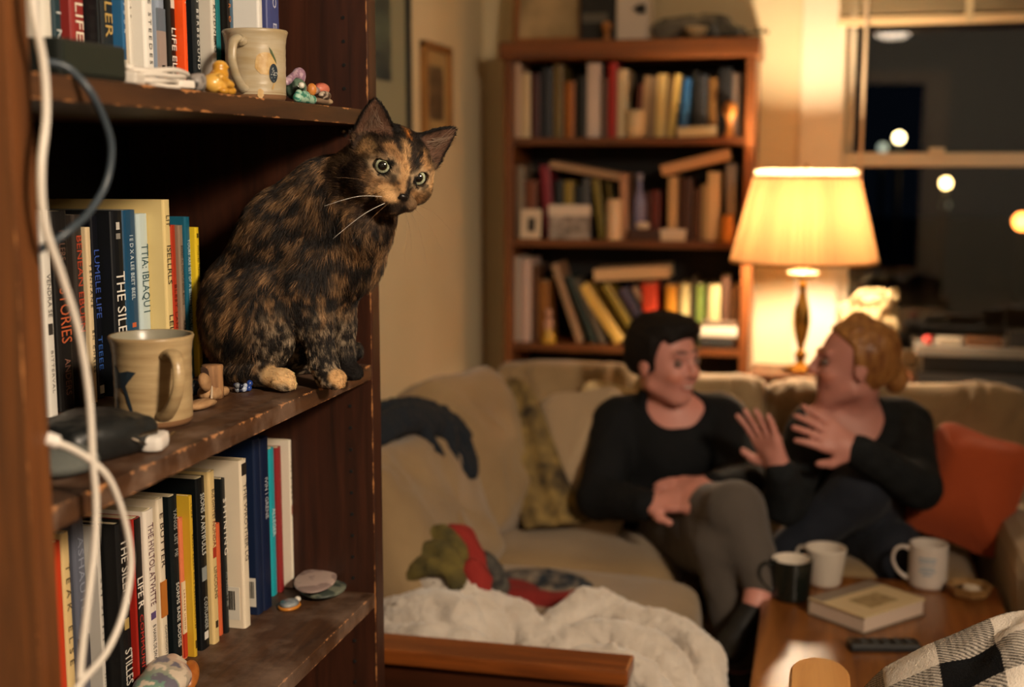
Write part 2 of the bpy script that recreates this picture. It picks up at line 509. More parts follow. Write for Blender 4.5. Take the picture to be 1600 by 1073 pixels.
# ------------------------------------------------------------------ pictures on the left wall
def picture(label, y0, y1, z0, z1, fw, fm, art, matc=None):
    t = empty('framed_picture', (XW, (y0 + y1) / 2, z0), label, 'picture')
    bm = bmesh.new()
    for lo, hi in (((XW, y0, z0), (XW + .022, y0 + fw, z1)), ((XW, y1 - fw, z0), (XW + .022, y1, z1)),
                   ((XW, y0, z0), (XW + .0218, y1, z0 + fw)), ((XW, y0, z1 - fw), (XW + .0218, y1, z1))):
        box_bm(lo, hi, .003, 1, bm)
    link('frame', bm_mesh('frame', bm), fm, t)
    box('mat_board', (XW + .002, y0 + fw * .9, z0 + fw * .9), (XW + .008, y1 - fw * .9, z1 - fw * .9), matc or art, t, 0)
    if matc:
        mw = (y1 - y0) * .24
        box('print', (XW + .008, y0 + mw, z0 + mw), (XW + .010, y1 - mw, z1 - mw), art, t, 0)
    return t
ART1 = mat('dark_landscape_print', '24343a', rough=.3, mix2='5b6a5c', mscale=5, mstretch=(1, 1, 2.5))
ART2 = mat('brown_figure_print', '3a2c20', rough=.4, mix2='7a6648', mscale=22)
picture('large black framed dusky landscape print on the wall behind the shelf edge', *(2.92, 3.53, 1.47, 2.06), .016, mat('frame_black', '17191a', rough=.35), ART1, mat('mat_green_grey', '8d8a70', rough=.7))
picture('small gold brown wooden framed print on the cream wall past the cat', *(3.667, 3.946, 1.46, 1.754), .020, wood('frame_gold', '6a4018', 'a5733a', 'z', rough=.35), ART2, mat('mat_tan', 'a98d5c', rough=.7))

# ------------------------------------------------------------------ near bookcase
XF, XBK, YN, YF = -.644, -1.03, .961, 1.785          # front edge, back, inner faces of the two sides
SH_MID, SH_TOP, SH_LOW = 1.101, 1.4745, .747
bc = empty('bookcase', ((XF + XBK) / 2, (YN + YF) / 2, FLOOR), 'tall dark brown wooden bookcase with worn shelf edges, the cat on it', 'bookcase', None)
bx, by = bc.location.x, bc.location.y
EX = XF - bx
WD = ('3a1d0f', '6b3a1e')
for nm, y0, y1 in (('near', YN - .03, YN), ('far', YF, YF + .034)):
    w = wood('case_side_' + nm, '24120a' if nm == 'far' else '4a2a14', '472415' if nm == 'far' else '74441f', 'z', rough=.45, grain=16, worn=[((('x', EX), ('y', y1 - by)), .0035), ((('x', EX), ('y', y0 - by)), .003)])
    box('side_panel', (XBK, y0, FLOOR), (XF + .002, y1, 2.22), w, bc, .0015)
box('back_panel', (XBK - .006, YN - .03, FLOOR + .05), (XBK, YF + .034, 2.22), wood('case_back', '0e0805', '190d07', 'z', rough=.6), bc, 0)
for nm, zt in (('mid', SH_MID), ('top', SH_TOP), ('low', SH_LOW), ('upper', 1.86), ('foot', .36), ('cap', 2.22)):
    w = wood('case_shelf_' + nm, '2e1c12', '58381f', 'y', rough=.5, grain=16, dust=.52 if nm in ('mid', 'low') else 0,
             worn=[((('x', EX), ('z', zt - FLOOR)), .012 if nm == 'mid' else .006), ((('x', EX), ('z', zt - .022 - FLOOR)), .005)])
    box('shelf', (XBK, YN + .0005, zt - .022), (XF, YF - .0005, zt), w, bc, .0012)
# rows of shelf-pin holes drilled in the far side
bm = bmesh.new()
for x in (XF - .035, XBK + .06):
    for k in range(44):
        z = .40 + k * .0335
        nb = bmesh.new(); bmesh.ops.create_cone(nb, cap_ends=True, segments=10, radius1=.0026, radius2=.0026, depth=.002)
        nb.transform(Matrix.Translation((x, YF - .0004, z)) @ Euler((R(90), 0, 0)).to_matrix().to_4x4())
        tmp = bpy.data.meshes.new('t'); nb.to_mesh(tmp); nb.free(); bm.from_mesh(tmp); bpy.data.meshes.remove(tmp)
tag(link('pin_hole', bm_mesh('pin_holes', bm), mat('hole_black', '060403', rough=.9), bc), kind='stuff')
for z in (SH_MID - .030, SH_TOP - .030, SH_LOW - .03):
    lathe_obj('shelf_pin', [(0, 0), (.003, 0), (.003, .012), (0, .012)], (XF - .035, YF - .012, z), mat('pin_steel', '9a8f80', rough=.3, metal=1), bc, n=10, rot=Euler((R(-90), 0, 0)).to_matrix())

SH_MID += .0005; SH_TOP += .0005; SH_LOW += .0005      # things rest a hair above the boards
# ------------------------------------------------------------------ books on the near bookcase
PAGES = mat('page_block', 'd8c7a2', rough=.85, bump=(260, .1))
PAGES_OLD = mat('page_block_yellowed', 'c2a873', rough=.85)
def cover_mat(hexc, gloss=.42):
    return mat('cover_' + hexc, hexc, rough=gloss, spec=.4)
def ink(hexc): return mat('ink_' + hexc, hexc, rough=.5)

def book_mesh(y0, y1, xs, d, z0, h, rnd=None, t=.0016):
    """U shaped cover: rounded spine facing +X, two boards running back"""
    th = y1 - y0; rd = min(.0035, th * .22) if rnd is None else rnd
    prof = [(xs - d, y0)]
    n = 6
    for i in range(n + 1):
        a = -math.pi / 2 + math.pi * i / n
        prof.append((xs - rd + rd * math.cos(a), (y0 + y1) / 2 + (th / 2) * math.copysign(abs(math.sin(a)) ** .6, math.sin(a))))
    prof.append((xs - d, y1))
    inn = [(xs - d, y1 - t)] + [(xs - rd - t + max(rd - t, .0005) * math.cos(a), (y0 + y1) / 2 + (th / 2 - t) * math.copysign(abs(math.sin(a)) ** .6, math.sin(a))) for a in [math.pi / 2 - math.pi * i / n for i in range(n + 1)]] + [(xs - d, y0 + t)]
    loop = prof + inn; N = len(loop); m = len(prof)
    v = [(x, y, z0) for x, y in loop] + [(x, y, z0 + h) for x, y in loop]
    f = [(i, (i + 1) % N, N + (i + 1) % N, N + i) for i in range(N)]
    for zoff, rev in ((0, True), (N, False)):
        for i in range(m - 1):
            q = (zoff + i, zoff + i + 1, zoff + N - 2 - i, zoff + N - 1 - i)
            f.append(q[::-1] if rev else q)
    return mesh_np('cover', v, f)

def book(label, y0, y1, xs, h, z0, d, hexc, titles=(), hard=False, pages=None, group=None, patches=()):
    th = y1 - y0
    b = link('book', book_mesh(y0, y1, xs, d, z0, h, t=.0026 if hard else .0008), cover_mat(hexc, .38 if not hard else .5))
    tag(b, label, 'book', group)
    e = .004 if hard else .0006; t = .0027 if hard else .0009
    box('page_block', (xs - d + (.004 if hard else .0004), y0 + t, z0 + e), (xs - .006, y1 - t, z0 + h - e), pages or PAGES, b, 0)
    yc = (y0 + y1) / 2
    for tx, f0, f1, sz, ic in titles:
        s = th * sz * 1.35
        L = (f1 - f0) * h; est = .60 * s * len(tx)
        sp = 1.0; sx = L / est
        if sx > 1.25: sp = 1 + (sx / 1.25 - 1) * 1.0; sx = 1.25
        text(tx, (xs + .0003, yc, z0 + h * (1 - (f0 + f1) / 2)), (0, 0, -1), (0, 1, 0), s, ink(ic), b, space=sp, sx=max(sx, .35))
    for f0, f1, w, pc in patches:      # printed panels on the spine
        box('spine_panel', (xs - .0045, yc - th * w / 2, z0 + h * (1 - f1)), (xs + .00015, yc + th * w / 2, z0 + h * (1 - f0)), cover_mat(pc), b, 0)
    return b

def barcode(b, x0, x1, z0, z1, y, white='d8d2c4'):
    s = box('barcode_sticker', (x0, y - .0005, z0), (x1, y, z1), cover_mat(white), b, 0)
    bm = bmesh.new(); x = x0 + (x1 - x0) * .12; r_ = random.Random(3)
    while x < x1 - (x1 - x0) * .14:
        w = r_.choice((.0006, .001, .0016)); box_bm((x, y - .0009, z0 + (z1 - z0) * .3), (x + w, y - .0004, z1 - (z1 - z0) * .12), 0, bm=bm)
        x += w + r_.choice((.0007, .0012))
    tag(link('barcode_bars', bm_mesh('bars', bm), ink('15130f'), s), kind='stuff')

b = book('white paperback with grey lettering and a dark leaf mark, at the post', 1.3148, 1.3325, -0.875, 0.243, SH_MID, 0.13, 'ded9cf', [('VENDRA SE', 0.3, 0.52, 0.45, '55504a'), ('BITTERVAL', 0.66, 0.9, 0.3, '77716a')], False, group='books on the near bookcase, middle shelf', patches=[(0.545, 0.6, 0.5, '3a3632')])
b = book('black paperback with blurred orange STORIES title, on the middle shelf', 1.3466, 1.3770, -0.880, 0.241, SH_MID, 0.14, '1d1b1a', [('STORIES', 0.36, 0.68, 0.75, 'c0603a'), ('MILLERS', 0.08, 0.26, 0.42, '6a4f42'), ('ANDERS', 0.74, 0.92, 0.4, '8a6050')], False, group='books on the near bookcase, middle shelf', patches=[])
b = book('dark grey brown paperback lettered in red beside the cream one, on the middle shelf', 1.3888, 1.4082, -0.880, 0.235, SH_MID, 0.13, '37302b', [('BENEAN EBUEN', 0.1, 0.62, 0.6, 'b5472c')], False, group='books on the near bookcase, middle shelf', patches=[])
b = book('thin cream paperback with small black spine lettering, on the middle shelf', 1.4094, 1.4196, -0.876, 0.219, SH_MID, 0.12, 'd9c29a', [('TENNANE', 0.2, 0.46, 0.5, '2a2622'), ('BN CHRISE', 0.56, 0.85, 0.45, '4a4238')], False, group='books on the near bookcase, middle shelf', patches=[])
b = book('black paperback with blue lettering left of the thick navy book, on the middle shelf', 1.4361, 1.4522, -0.885, 0.232, SH_MID, 0.14, '0d0f17', [('LUMELE LIFE', 0.14, 0.6, 0.75, '3a56a8'), ('TEEEE', 0.64, 0.86, 0.6, '2f57a0')], False, group='books on the near bookcase, middle shelf', patches=[(0.93, 0.975, 0.6, 'b9b3a5')])
b = book('thick black hardback with bold white THE SILENCE title, on the middle shelf', 1.4557, 1.4832, -0.868, 0.237, SH_MID, 0.16, '0e1116', [('THE SILENCE', 0.29, 0.87, 0.78, 'f0ece2'), ('V', 0.93, 0.96, 0.5, 'e4e0d6')], True, group='books on the near bookcase, middle shelf', patches=[(0.06, 0.1, 0.28, 'cfcac0'), (0.12, 0.15, 0.35, '8d8a84')])
b = book('deep blue paperback with tiny white lettering and an orange dot, on the middle shelf', 1.4882, 1.5192, -0.870, 0.237, SH_MID, 0.15, '1d4a6b', [('I E D X A LEE BEET BEEL', 0.08, 0.55, 0.28, 'cfe0ea'), ('X WO L SLYIE', 0.7, 0.9, 0.28, 'd7e4ea')], False, group='books on the near bookcase, middle shelf', patches=[(0.62, 0.645, 0.3, 'd0653c')])
b = book('pale blue white paperback with blotted dark teal lettering, on the middle shelf', 1.5204, 1.5457, -0.868, 0.231, SH_MID, 0.14, 'c3d5d6', [('TTIA: IBLAQU I', 0.12, 0.62, 0.7, '24505c')], False, group='books on the near bookcase, middle shelf', patches=[])
b = book('tallest cream yellow hardback with spaced black lettering, on the middle shelf', 1.5469, 1.5649, -0.845, 0.249, SH_MID, 0.17, 'e3cb8c', [('LIT', 0.07, 0.155, 0.55, '3a2f20'), ('ISELLRLS', 0.21, 0.485, 0.62, '3a2f20'), ('LELL', 0.6, 0.76, 0.62, '3a2f20')], True, group='books on the near bookcase, middle shelf', patches=[])
b = book('thin red paperback squeezed beside the tall cream hardback, on the middle shelf', 1.5771, 1.5904, -0.852, 0.214, SH_MID, 0.12, 'b33a22', [('BLEST LANER', 0.35, 0.75, 0.5, '5a1a10')], False, group='books on the near bookcase, middle shelf', patches=[])
b = book('thin taupe paperback with dark spine lettering, on the middle shelf', 1.5916, 1.6035, -0.848, 0.213, SH_MID, 0.12, '8f7a66', [('BVZREO AL DICTATUS GOD, BLOOG', 0.12, 0.52, 0.45, '2e2620'), ('RARE FEET', 0.6, 0.8, 0.42, '2e2620')], False, group='books on the near bookcase, middle shelf', patches=[])
b = book('teal blue paperback with white lettering beside the yellow one, on the middle shelf', 1.6047, 1.6188, -0.845, 0.224, SH_MID, 0.13, '1b5f78', [('YOURS ARE SET OF A BELLED LITERALTIF NI', 0.08, 0.8, 0.5, 'c9dde0')], False, group='books on the near bookcase, middle shelf', patches=[])
b = book('bright yellow thin paperback right beside the cat, on the middle shelf', 1.6200, 1.6304, -0.838, 0.209, SH_MID, 0.12, 'e6c52a', [('WINSTED TREONDS', 0.12, 0.36, 0.42, '3a3010'), ('MODEN A MEINAL', 0.44, 0.8, 0.42, '3a3010')], False, group='books on the near bookcase, middle shelf', patches=[(0.04, 0.07, 0.4, '4a3d14')])
b = book('red orange paperback at the left end of the bottom shelf', 1.2414, 1.2543, -0.830, 0.226, SH_LOW, 0.12, 'c8401f', [], False, group='books on the near bookcase, bottom shelf', patches=[])
b = book('cream paperback with dark lettering beside the red orange one, on the bottom shelf', 1.2565, 1.2716, -0.830, 0.232, SH_LOW, 0.12, 'd9bd84', [('TEAK ELSE', 0.1, 0.75, 0.6, '4a3d2a')], False, group='books on the near bookcase, bottom shelf', patches=[(0.86, 0.9, 0.4, 'a03a28')])
b = book('grey blue photo covered paperback behind the white cables, on the bottom shelf', 1.2955, 1.3192, -0.840, 0.238, SH_LOW, 0.13, '5c606e', [('ASHAUTE', 0.1, 0.5, 0.5, '8a90a0')], False, group='books on the near bookcase, bottom shelf', patches=[(0.62, 0.8, 0.95, '2a2a34')])
b = book('pale grey paperback with small dark type behind the cables, on the bottom shelf', 1.3204, 1.3274, -0.825, 0.223, SH_LOW, 0.13, 'c2bdb4', [('WVE OE BLE', 0.25, 0.68, 0.45, '3a3834'), ('SALLOW', 0.82, 0.95, 0.35, '6a665e')], False, group='books on the near bookcase, bottom shelf', patches=[(0.73, 0.755, 0.5, '3e3c38')])
b = book('thick black hardback titled THE SILENT STILLES in white, on the bottom shelf', 1.3323, 1.3567, -0.805, 0.223, SH_LOW, 0.16, '0f1011', [('THE SILENT', 0.06, 0.5, 0.62, 'd5cfc4'), ('STILLES', 0.68, 0.95, 0.68, 'd5cfc4')], True, group='books on the near bookcase, bottom shelf', patches=[(0.54, 0.6, 0.4, 'b59a5c')])
b = book('black spined red paperback with white LIFE R letters, on the bottom shelf', 1.3619, 1.3783, -0.800, 0.222, SH_LOW, 0.14, 'a3261c', [('LIFE R', 0.3, 0.55, 0.85, 'efe6da'), ('COMMUNITY', 0.57, 0.92, 0.5, 'b8302a')], False, group='books on the near bookcase, bottom shelf', patches=[(0.002, 0.998, 0.82, '150f0e')])
b = book('white paperback with dark red THE HISTORY spine title, on the bottom shelf', 1.3795, 1.4024, -0.795, 0.227, SH_LOW, 0.13, 'e6dccd', [('THE HVLTOL ATVHTTE', 0.07, 0.55, 0.6, '5a2a34'), ('B HAWK DE SWALLOW', 0.66, 0.92, 0.35, '3a3230')], False, group='books on the near bookcase, bottom shelf', patches=[(0.58, 0.62, 0.5, '5a4a78')])
b = book('cream paperback with butter letters and orange picture band, on the bottom shelf', 1.4114, 1.4272, -0.795, 0.234, SH_LOW, 0.13, 'ddd0b8', [('E BUTTER', 0.06, 0.4, 0.6, '3a2c20'), ('COMMODITUDE', 0.72, 0.92, 0.35, '55504a')], False, group='books on the near bookcase, bottom shelf', patches=[(0.46, 0.66, 0.9, 'b8702c')])
b = book('black paperback with thin pale spine title, taller than the peach one, on the bottom shelf', 1.4400, 1.4598, -0.793, 0.230, SH_LOW, 0.14, '10181a', [('YANGS  LIET  ME', 0.05, 0.38, 0.45, '9a9a94'), ('SORMS BASE BODIES', 0.48, 0.9, 0.42, 'd9d5ca')], False, group='books on the near bookcase, bottom shelf', patches=[(0.94, 0.975, 0.5, 'c9c5b8')])
b = book('thin peach paperback with white and red lower spine, on the bottom shelf', 1.4747, 1.4841, -0.800, 0.192, SH_LOW, 0.11, 'dc7a52', [('LARASSE UNNO', 0.5, 0.8, 0.4, '8a5a3c')], False, group='books on the near bookcase, bottom shelf', patches=[(0.45, 0.82, 0.96, 'e2cba8'), (0.82, 0.99, 0.96, 'b52f22')])
b = book('mustard yellow paperback with black lettering on bottom shelf', 1.4853, 1.4923, -0.790, 0.220, SH_LOW, 0.13, 'cda62f', [('LODE', 0.04, 0.14, 0.5, '3a2e10'), ('ROULAT ROMAN MIN 2 MISRACGANCOLTES', 0.22, 0.84, 0.42, '3a2e10')], False, group='books on the near bookcase, bottom shelf', patches=[(0.9, 0.95, 0.45, '4a3a14')])
b = book('tall black paperback with white emblem and script title, on the bottom shelf', 1.5074, 1.5307, -0.790, 0.237, SH_LOW, 0.15, '0b1013', [('SIONS A ARTIFULLS', 0.06, 0.48, 0.5, 'c9cbc5'), ('C OUTLANDER', 0.7, 0.88, 0.4, 'b5b9b4')], False, group='books on the near bookcase, bottom shelf', patches=[(0.52, 0.6, 0.55, '8d9494'), (0.9, 0.945, 0.45, 'dedad0')])
b = book('cream paperback with black and red type beside the tall black one, on the bottom shelf', 1.5319, 1.5491, -0.785, 0.241, SH_LOW, 0.14, 'd6bc83', [('BUS OHTTET', 0.1, 0.28, 0.42, '4a3524'), ('NUNDA', 0.3, 0.42, 0.5, '7a2a1c'), ('LINCOLNS', 0.55, 0.74, 0.5, '5a4430')], False, group='books on the near bookcase, bottom shelf', patches=[(0.44, 0.5, 0.5, 'a8321f'), (0.87, 0.91, 0.4, '3a2e20')])
b = book('short thin orange paperback between cream and black ones, on the bottom shelf', 1.5635, 1.5730, -0.792, 0.160, SH_LOW, 0.11, 'd0623a', [], False, group='books on the near bookcase, bottom shelf', patches=[])
b = book('narrow black paperback with heavy white block title, on the bottom shelf', 1.5742, 1.5848, -0.788, 0.221, SH_LOW, 0.13, '14191b', [('SHINING', 0.1, 0.52, 0.9, 'e5dfd2'), ('MY MITNA 7 SIE', 0.58, 0.85, 0.5, '8f938f')], False, group='books on the near bookcase, bottom shelf', patches=[])
b = book('large pale cream paperback with barcode standing proud of its neighbours, on the bottom shelf', 1.5970, 1.6172, -0.770, 0.242, SH_LOW, 0.17, 'e5d7be', [('THE WROTHER LG', 0.14, 0.6, 0.5, '6a5f50')], False, group='books on the near bookcase, bottom shelf', patches=[(0.02, 0.09, 0.7, '2a2622')])
barcode(b, -0.825, -0.778, SH_LOW + .012, SH_LOW + .06, 1.5970)
b = book('tall navy blue hardback with a white barcode sticker, on the bottom shelf', 1.6526, 1.6696, -0.775, 0.260, SH_LOW, 0.18, '10203f', [], True, group='books on the near bookcase, bottom shelf', patches=[])
barcode(b, -0.803, -0.779, SH_LOW + .012, SH_LOW + .055, 1.6526)
b = book('second tall navy hardback, with small white title and no sticker, on the bottom shelf', 1.6708, 1.6979, -0.773, 0.257, SH_LOW, 0.18, '0e1c3b', [('IVIN I GRENE', 0.2, 0.5, 0.4, 'b7bcc4')], True, group='books on the near bookcase, bottom shelf', patches=[])
b = book('bright turquoise thin paperback beside the navy hardbacks, on the bottom shelf', 1.7322, 1.7505, -0.788, 0.228, SH_LOW, 0.12, '1f9fae', [('ALLEGER', 0.4, 0.6, 0.6, 'cfe6e6')], False, group='books on the near bookcase, bottom shelf', patches=[])
b = book('dark red thin paperback next to the turquoise one, on the bottom shelf', 1.7517, 1.7672, -0.784, 0.226, SH_LOW, 0.12, '8e2a2c', [('E A N', 0.15, 0.6, 0.4, 'b5605c')], False, group='books on the near bookcase, bottom shelf', patches=[])
b = book('white paperback last on the right, beside the flat stones, on the bottom shelf', 1.7762, 1.7835, -0.775, 0.233, SH_LOW, 0.14, 'e6dcc8', [('THE BTONN ILIT', 0.1, 0.55, 0.5, '5a4a40')], False, group='books on the near bookcase, bottom shelf', patches=[(0.44, 0.5, 0.5, 'a86a5a')])
b = book('white paperback behind the hanging cable on the top shelf', 1.2007, 1.2191, -0.785, 0.210, SH_TOP, 0.13, 'dcd6c8', [], False, group='books on the near bookcase, top shelf', patches=[])
b = book('slate blue paperback with white capitals above the black box, on the top shelf', 1.2370, 1.2525, -0.795, 0.215, SH_TOP, 0.13, '243a42', [('AL EIN', 0.1, 0.85, 0.6, 'd5d8d4')], False, group='books on the near bookcase, top shelf', patches=[])
b = book('dark red hardback with cream LIFE UP title, on the top shelf', 1.2788, 1.3054, -0.800, 0.225, SH_TOP, 0.15, '8e2f2b', [('LIFE UP', 0.5, 0.98, 0.6, 'e6d9c4')], True, group='books on the near bookcase, top shelf', patches=[])
b = book('plain black paperback between the red and gold lettered books, on the top shelf', 1.3066, 1.3136, -0.785, 0.200, SH_TOP, 0.14, '10171a', [], False, group='books on the near bookcase, top shelf', patches=[])
b = book('charcoal hardback with gold FILER title, on the top shelf', 1.3230, 1.3488, -0.790, 0.230, SH_TOP, 0.16, '22282a', [('FILER', 0.42, 0.76, 0.62, 'c3a25a')], True, group='books on the near bookcase, top shelf', patches=[])
b = book('bright blue paperback with cream foot band, on the top shelf', 1.3500, 1.3570, -0.780, 0.205, SH_TOP, 0.13, '2b6491', [('VEELA CAPDON', 0.1, 0.7, 0.5, 'cfdbe4')], False, group='books on the near bookcase, top shelf', patches=[(0.8, 0.85, 0.97, 'd9d2bf'), (0.87, 0.98, 0.6, 'b5c1c4')])
b = book('thin tan paperback beside the bright blue one, on the top shelf', 1.3582, 1.3668, -0.785, 0.200, SH_TOP, 0.12, 'b79a68', [], False, group='books on the near bookcase, top shelf', patches=[])
b = book('thin off white paperback with grey type on top shelf', 1.3680, 1.3750, -0.782, 0.210, SH_TOP, 0.12, 'e2ddd0', [('HO HOBO RED', 0.05, 0.62, 0.4, '77726a')], False, group='books on the near bookcase, top shelf', patches=[])
b = book('wide white paperback with letter spaced thin black title, on the top shelf', 1.3911, 1.4121, -0.775, 0.235, SH_TOP, 0.15, 'e9e5dc', [('CEED  EYE STEEDES', 0.15, 0.9, 0.32, '4a4640')], False, group='books on the near bookcase, top shelf', patches=[])
b = book('paperback with sky and pebble beach photo on its spine, on the top shelf', 1.4133, 1.4306, -0.770, 0.220, SH_TOP, 0.14, '8b98ab', [], False, group='books on the near bookcase, top shelf', patches=[(0.52, 0.64, 0.98, '65707c'), (0.64, 0.99, 0.98, 'a08f86'), (0.82, 0.87, 0.4, '2c2622')])
b = book('black and white spined paperback with slanted LIFE ELL title, on the top shelf', 1.4318, 1.4481, -0.765, 0.215, SH_TOP, 0.14, '15130f', [('LIFE ELL', 0.55, 0.92, 0.7, 'e6e2d8')], False, group='books on the near bookcase, top shelf', patches=[(0.4, 0.5, 0.5, 'd8cfc0')])
b = book('vivid orange paperback on the top shelf', 1.4493, 1.4565, -0.755, 0.228, SH_TOP, 0.14, 'f2541b', [('SLAPHOUSE', 0.05, 0.55, 0.35, 'f5d9b5')], False, group='books on the near bookcase, top shelf', patches=[])
b = book('black paperback with small white letters right of the orange one, on the top shelf', 1.4747, 1.4916, -0.755, 0.215, SH_TOP, 0.14, '12191d', [('AHEF BEND BERBSOUND', 0.1, 0.85, 0.35, 'd5d5cf')], False, group='books on the near bookcase, top shelf', patches=[])
b = book('pale grey paperback with black spine type behind the gold figurine, on the top shelf', 1.4928, 1.5049, -0.740, 0.235, SH_TOP, 0.15, 'cfcabd', [('CASE DE : EAVE KIVDNLRD', 0.05, 0.8, 0.5, '2f2c28')], False, group='books on the near bookcase, top shelf', patches=[])
b = book('thin teal paperback nearly hidden by the spotted mug, on the top shelf', 1.5585, 1.5686, -0.765, 0.200, SH_TOP, 0.12, '1a6f74', [], False, group='books on the near bookcase, top shelf', patches=[])
b = book('narrow black paperback with orange patterned lettering, on the top shelf', 1.5698, 1.5768, -0.755, 0.210, SH_TOP, 0.13, '1b1512', [('ROXBOB', 0.35, 0.85, 0.9, 'cf7a35')], False, group='books on the near bookcase, top shelf', patches=[])
b = book('thin blue grey paperback above the mug rim, on the top shelf', 1.5826, 1.5978, -0.760, 0.205, SH_TOP, 0.12, '3b5d76', [], False, group='books on the near bookcase, top shelf', patches=[])
b = book('white paperback whose printed cover faces out above the mug, on the top shelf', 1.6189, 1.6331, -0.735, 0.236, SH_TOP, 0.13, 'e4e1da', [], False, group='books on the near bookcase, top shelf', patches=[])
for k in range(7): text(['emus somoni ixumunu', 'at anliat nox', 'ad pritpial nam', 'a fmdvnlpment', 'aut svubcunny', 'muscwaauy, pum', 'nol elbut'][k], (-0.735 - .055, 1.6186, SH_TOP + .215 - k * .0135), (1, 0, 0), (0, 0, 1), .0058, ink('6a665e'), b, name='cover_text')
b = book('thick violet blue hardback at the right end of the top shelf', 1.6497, 1.6903, -0.735, 0.225, SH_TOP, 0.14, '454c80', [('WHO EVER', 0.1, 0.8, 0.3, 'c9cbe0')], True, group='books on the near bookcase, top shelf', patches=[])

# ------------------------------------------------------------------ small things on the near bookcase
STONEWARE = mat('stoneware', 'b49c74', rough=.33, spec=.5, mix2='a08660', mscale=30, mstretch=(.5, .5, 5), bump=(60, .12))
STONE_IN = mat('stoneware_inside', '8f8a78', rough=.3)
STONE_FOOT = mat('stoneware_foot', '7a5636', rough=.8)
def mug(label, c, rb, rt, h, m, ang, group=None, inner=None, foot=None, handle=(.030, .22, .80), hr=.0075, flat=.62, n=40, belly=0.0, wave=0, swing=0, rimflare=.0, hm=None):
    t = empty('mug', c, label, 'mug', group)
    x, y, z = c
    def rad(u): return rb + (rt - rb) * u + belly * math.sin(math.pi * u) + rimflare * max(0, (u - .75) / .25) ** 2
    w = .0038 if h < .11 else .004
    out = [(0.0005, .0), (rb * .82, .0), (rb * .9, .002), (rb * .985, .006)]
    out += [(rad(u) + wave * math.sin(u * 46), .006 + (h - .008) * u) for u in np.linspace(0.02, 1, 26)]
    rr = out[-1][0]
    out += [(rr - w * .3, h), (rr - w * .8, h - .0005)]
    inn = [(rad(u) - w, .006 + (h - .008) * u) for u in np.linspace(.97, .06, 12)] + [(rb * .6, .007), (.0005, .0065)]
    body = lathe_obj('body', out, c, m, t, n)
    lathe_obj('inside', [(rr - w * .8, h - .0005)] + inn, c, inner or m, t, n)
    if foot: lathe_obj('foot_ring', [(rb * .8, -.0001), (rb * .93, .0), (rb * .996, .004), (rb * 1.004, .010)], c, foot, t, n)
    ext, lo, hi = handle
    d = Vector((math.cos(R(ang)), math.sin(R(ang)), 0)); s = Vector((-d.y, d.x, 0))
    rl, rh = rad(lo), rad(hi)
    pts = []
    for u, e in ((hi, -.002), (hi + .05, .35), (hi - .04, .85), ((hi + lo) / 2 + .05, 1.0), (lo + .16, .72), (lo + .03, .3), (lo - .02, .02)):
        pts.append(Vector(c) + d * (rad(u) + ext * e) + Vector((0, 0, h * u)) + s * (swing * (1 - (u - lo) / (hi - lo))))
    v, f = tube(spline(pts, 7), lambda q: hr * (1.25 - .4 * math.sin(math.pi * q)), 12, flat=flat, upv=tuple(d.cross(s)) if 0 else tuple(s.cross(Vector((0, 0, 1)))))
    link('handle', mesh_np('handle', v, f), hm or m, t, True)
    t['_r'] = 0; del t['_r']
    return t, rad

def decal(t, c, h, rad, outline, m, name='painted_mark', off=.0005):
    """a painted shape on a mug's wall: outline in (degrees, height)"""
    bm = bmesh.new()
    ca = sum(a for a, z in outline) / len(outline); cz = sum(z for a, z in outline) / len(outline)
    rings = []
    def pt(a, z):
        r = rad((z - .006) / (h - .008)) + off
        return bm.verts.new((c[0] + r * math.cos(R(a)), c[1] + r * math.sin(R(a)), c[2] + z))
    for s in (0.0001, .33, .66, 1):
        rings.append([pt(ca + (a - ca) * s, cz + (z - cz) * s) for a, z in outline])
    n = len(outline)
    for i in range(3):
        for k in range(n):
            bm.faces.new((rings[i][k], rings[i][(k + 1) % n], rings[i + 1][(k + 1) % n], rings[i + 1][k]))
    bmesh.ops.recalc_face_normals(bm, faces=bm.faces[:])
    return link(name, bm_mesh(name, bm), m, t)

def oval(ca, cz, ra, rz, n=18, tilt=0, wob=0, seed=1):
    r_ = random.Random(seed); o = []
    for k in range(n):
        a = 2 * math.pi * k / n; q = 1 + wob * (r_.random() - .5)
        x, y = math.cos(a) * q, math.sin(a) * q
        o.append((ca + ra * (x * math.cos(tilt) - y * math.sin(tilt)), cz + rz * (x * math.sin(tilt) + y * math.cos(tilt))))
    return o

NAVY = mat('glaze_navy', '26323c', rough=.35); GREEN = mat('glaze_green', '4a5a3a', rough=.4); OCHRE = mat('glaze_ochre', 'b08a4a', rough=.45, mix2='c2a36c', mscale=120)
c = (-.742, 1.318, SH_MID)
t, rf = mug('large tan stoneware mug with dark blue star mark, on the shelf before the books', c, .0435, .0445, .103, STONEWARE, -38, 'stoneware mugs on the near bookcase', STONE_IN, STONE_FOOT, handle=(.032, .17, .80), hr=.0085, flat=.6, wave=.00022, swing=-.006, rimflare=.0035)
star = [(-122, .066), (-112, .060), (-100, .062), (-90, .061), (-101, .056), (-104, .050), (-97, .034), (-92, .018), (-100, .030), (-108, .046), (-116, .050), (-124, .046)]
star = [(-106 + (a + 106) * 1.35, .050 + (q - .050) * 1.4) for a, q in star]
decal(t, c, .103, rf, star, NAVY)
decal(t, c, .103, rf, [(-126, .036), (-120, .028), (-116, .008), (-124, .008), (-128, .02)], NAVY)
c = (-.692, 1.512, SH_TOP)
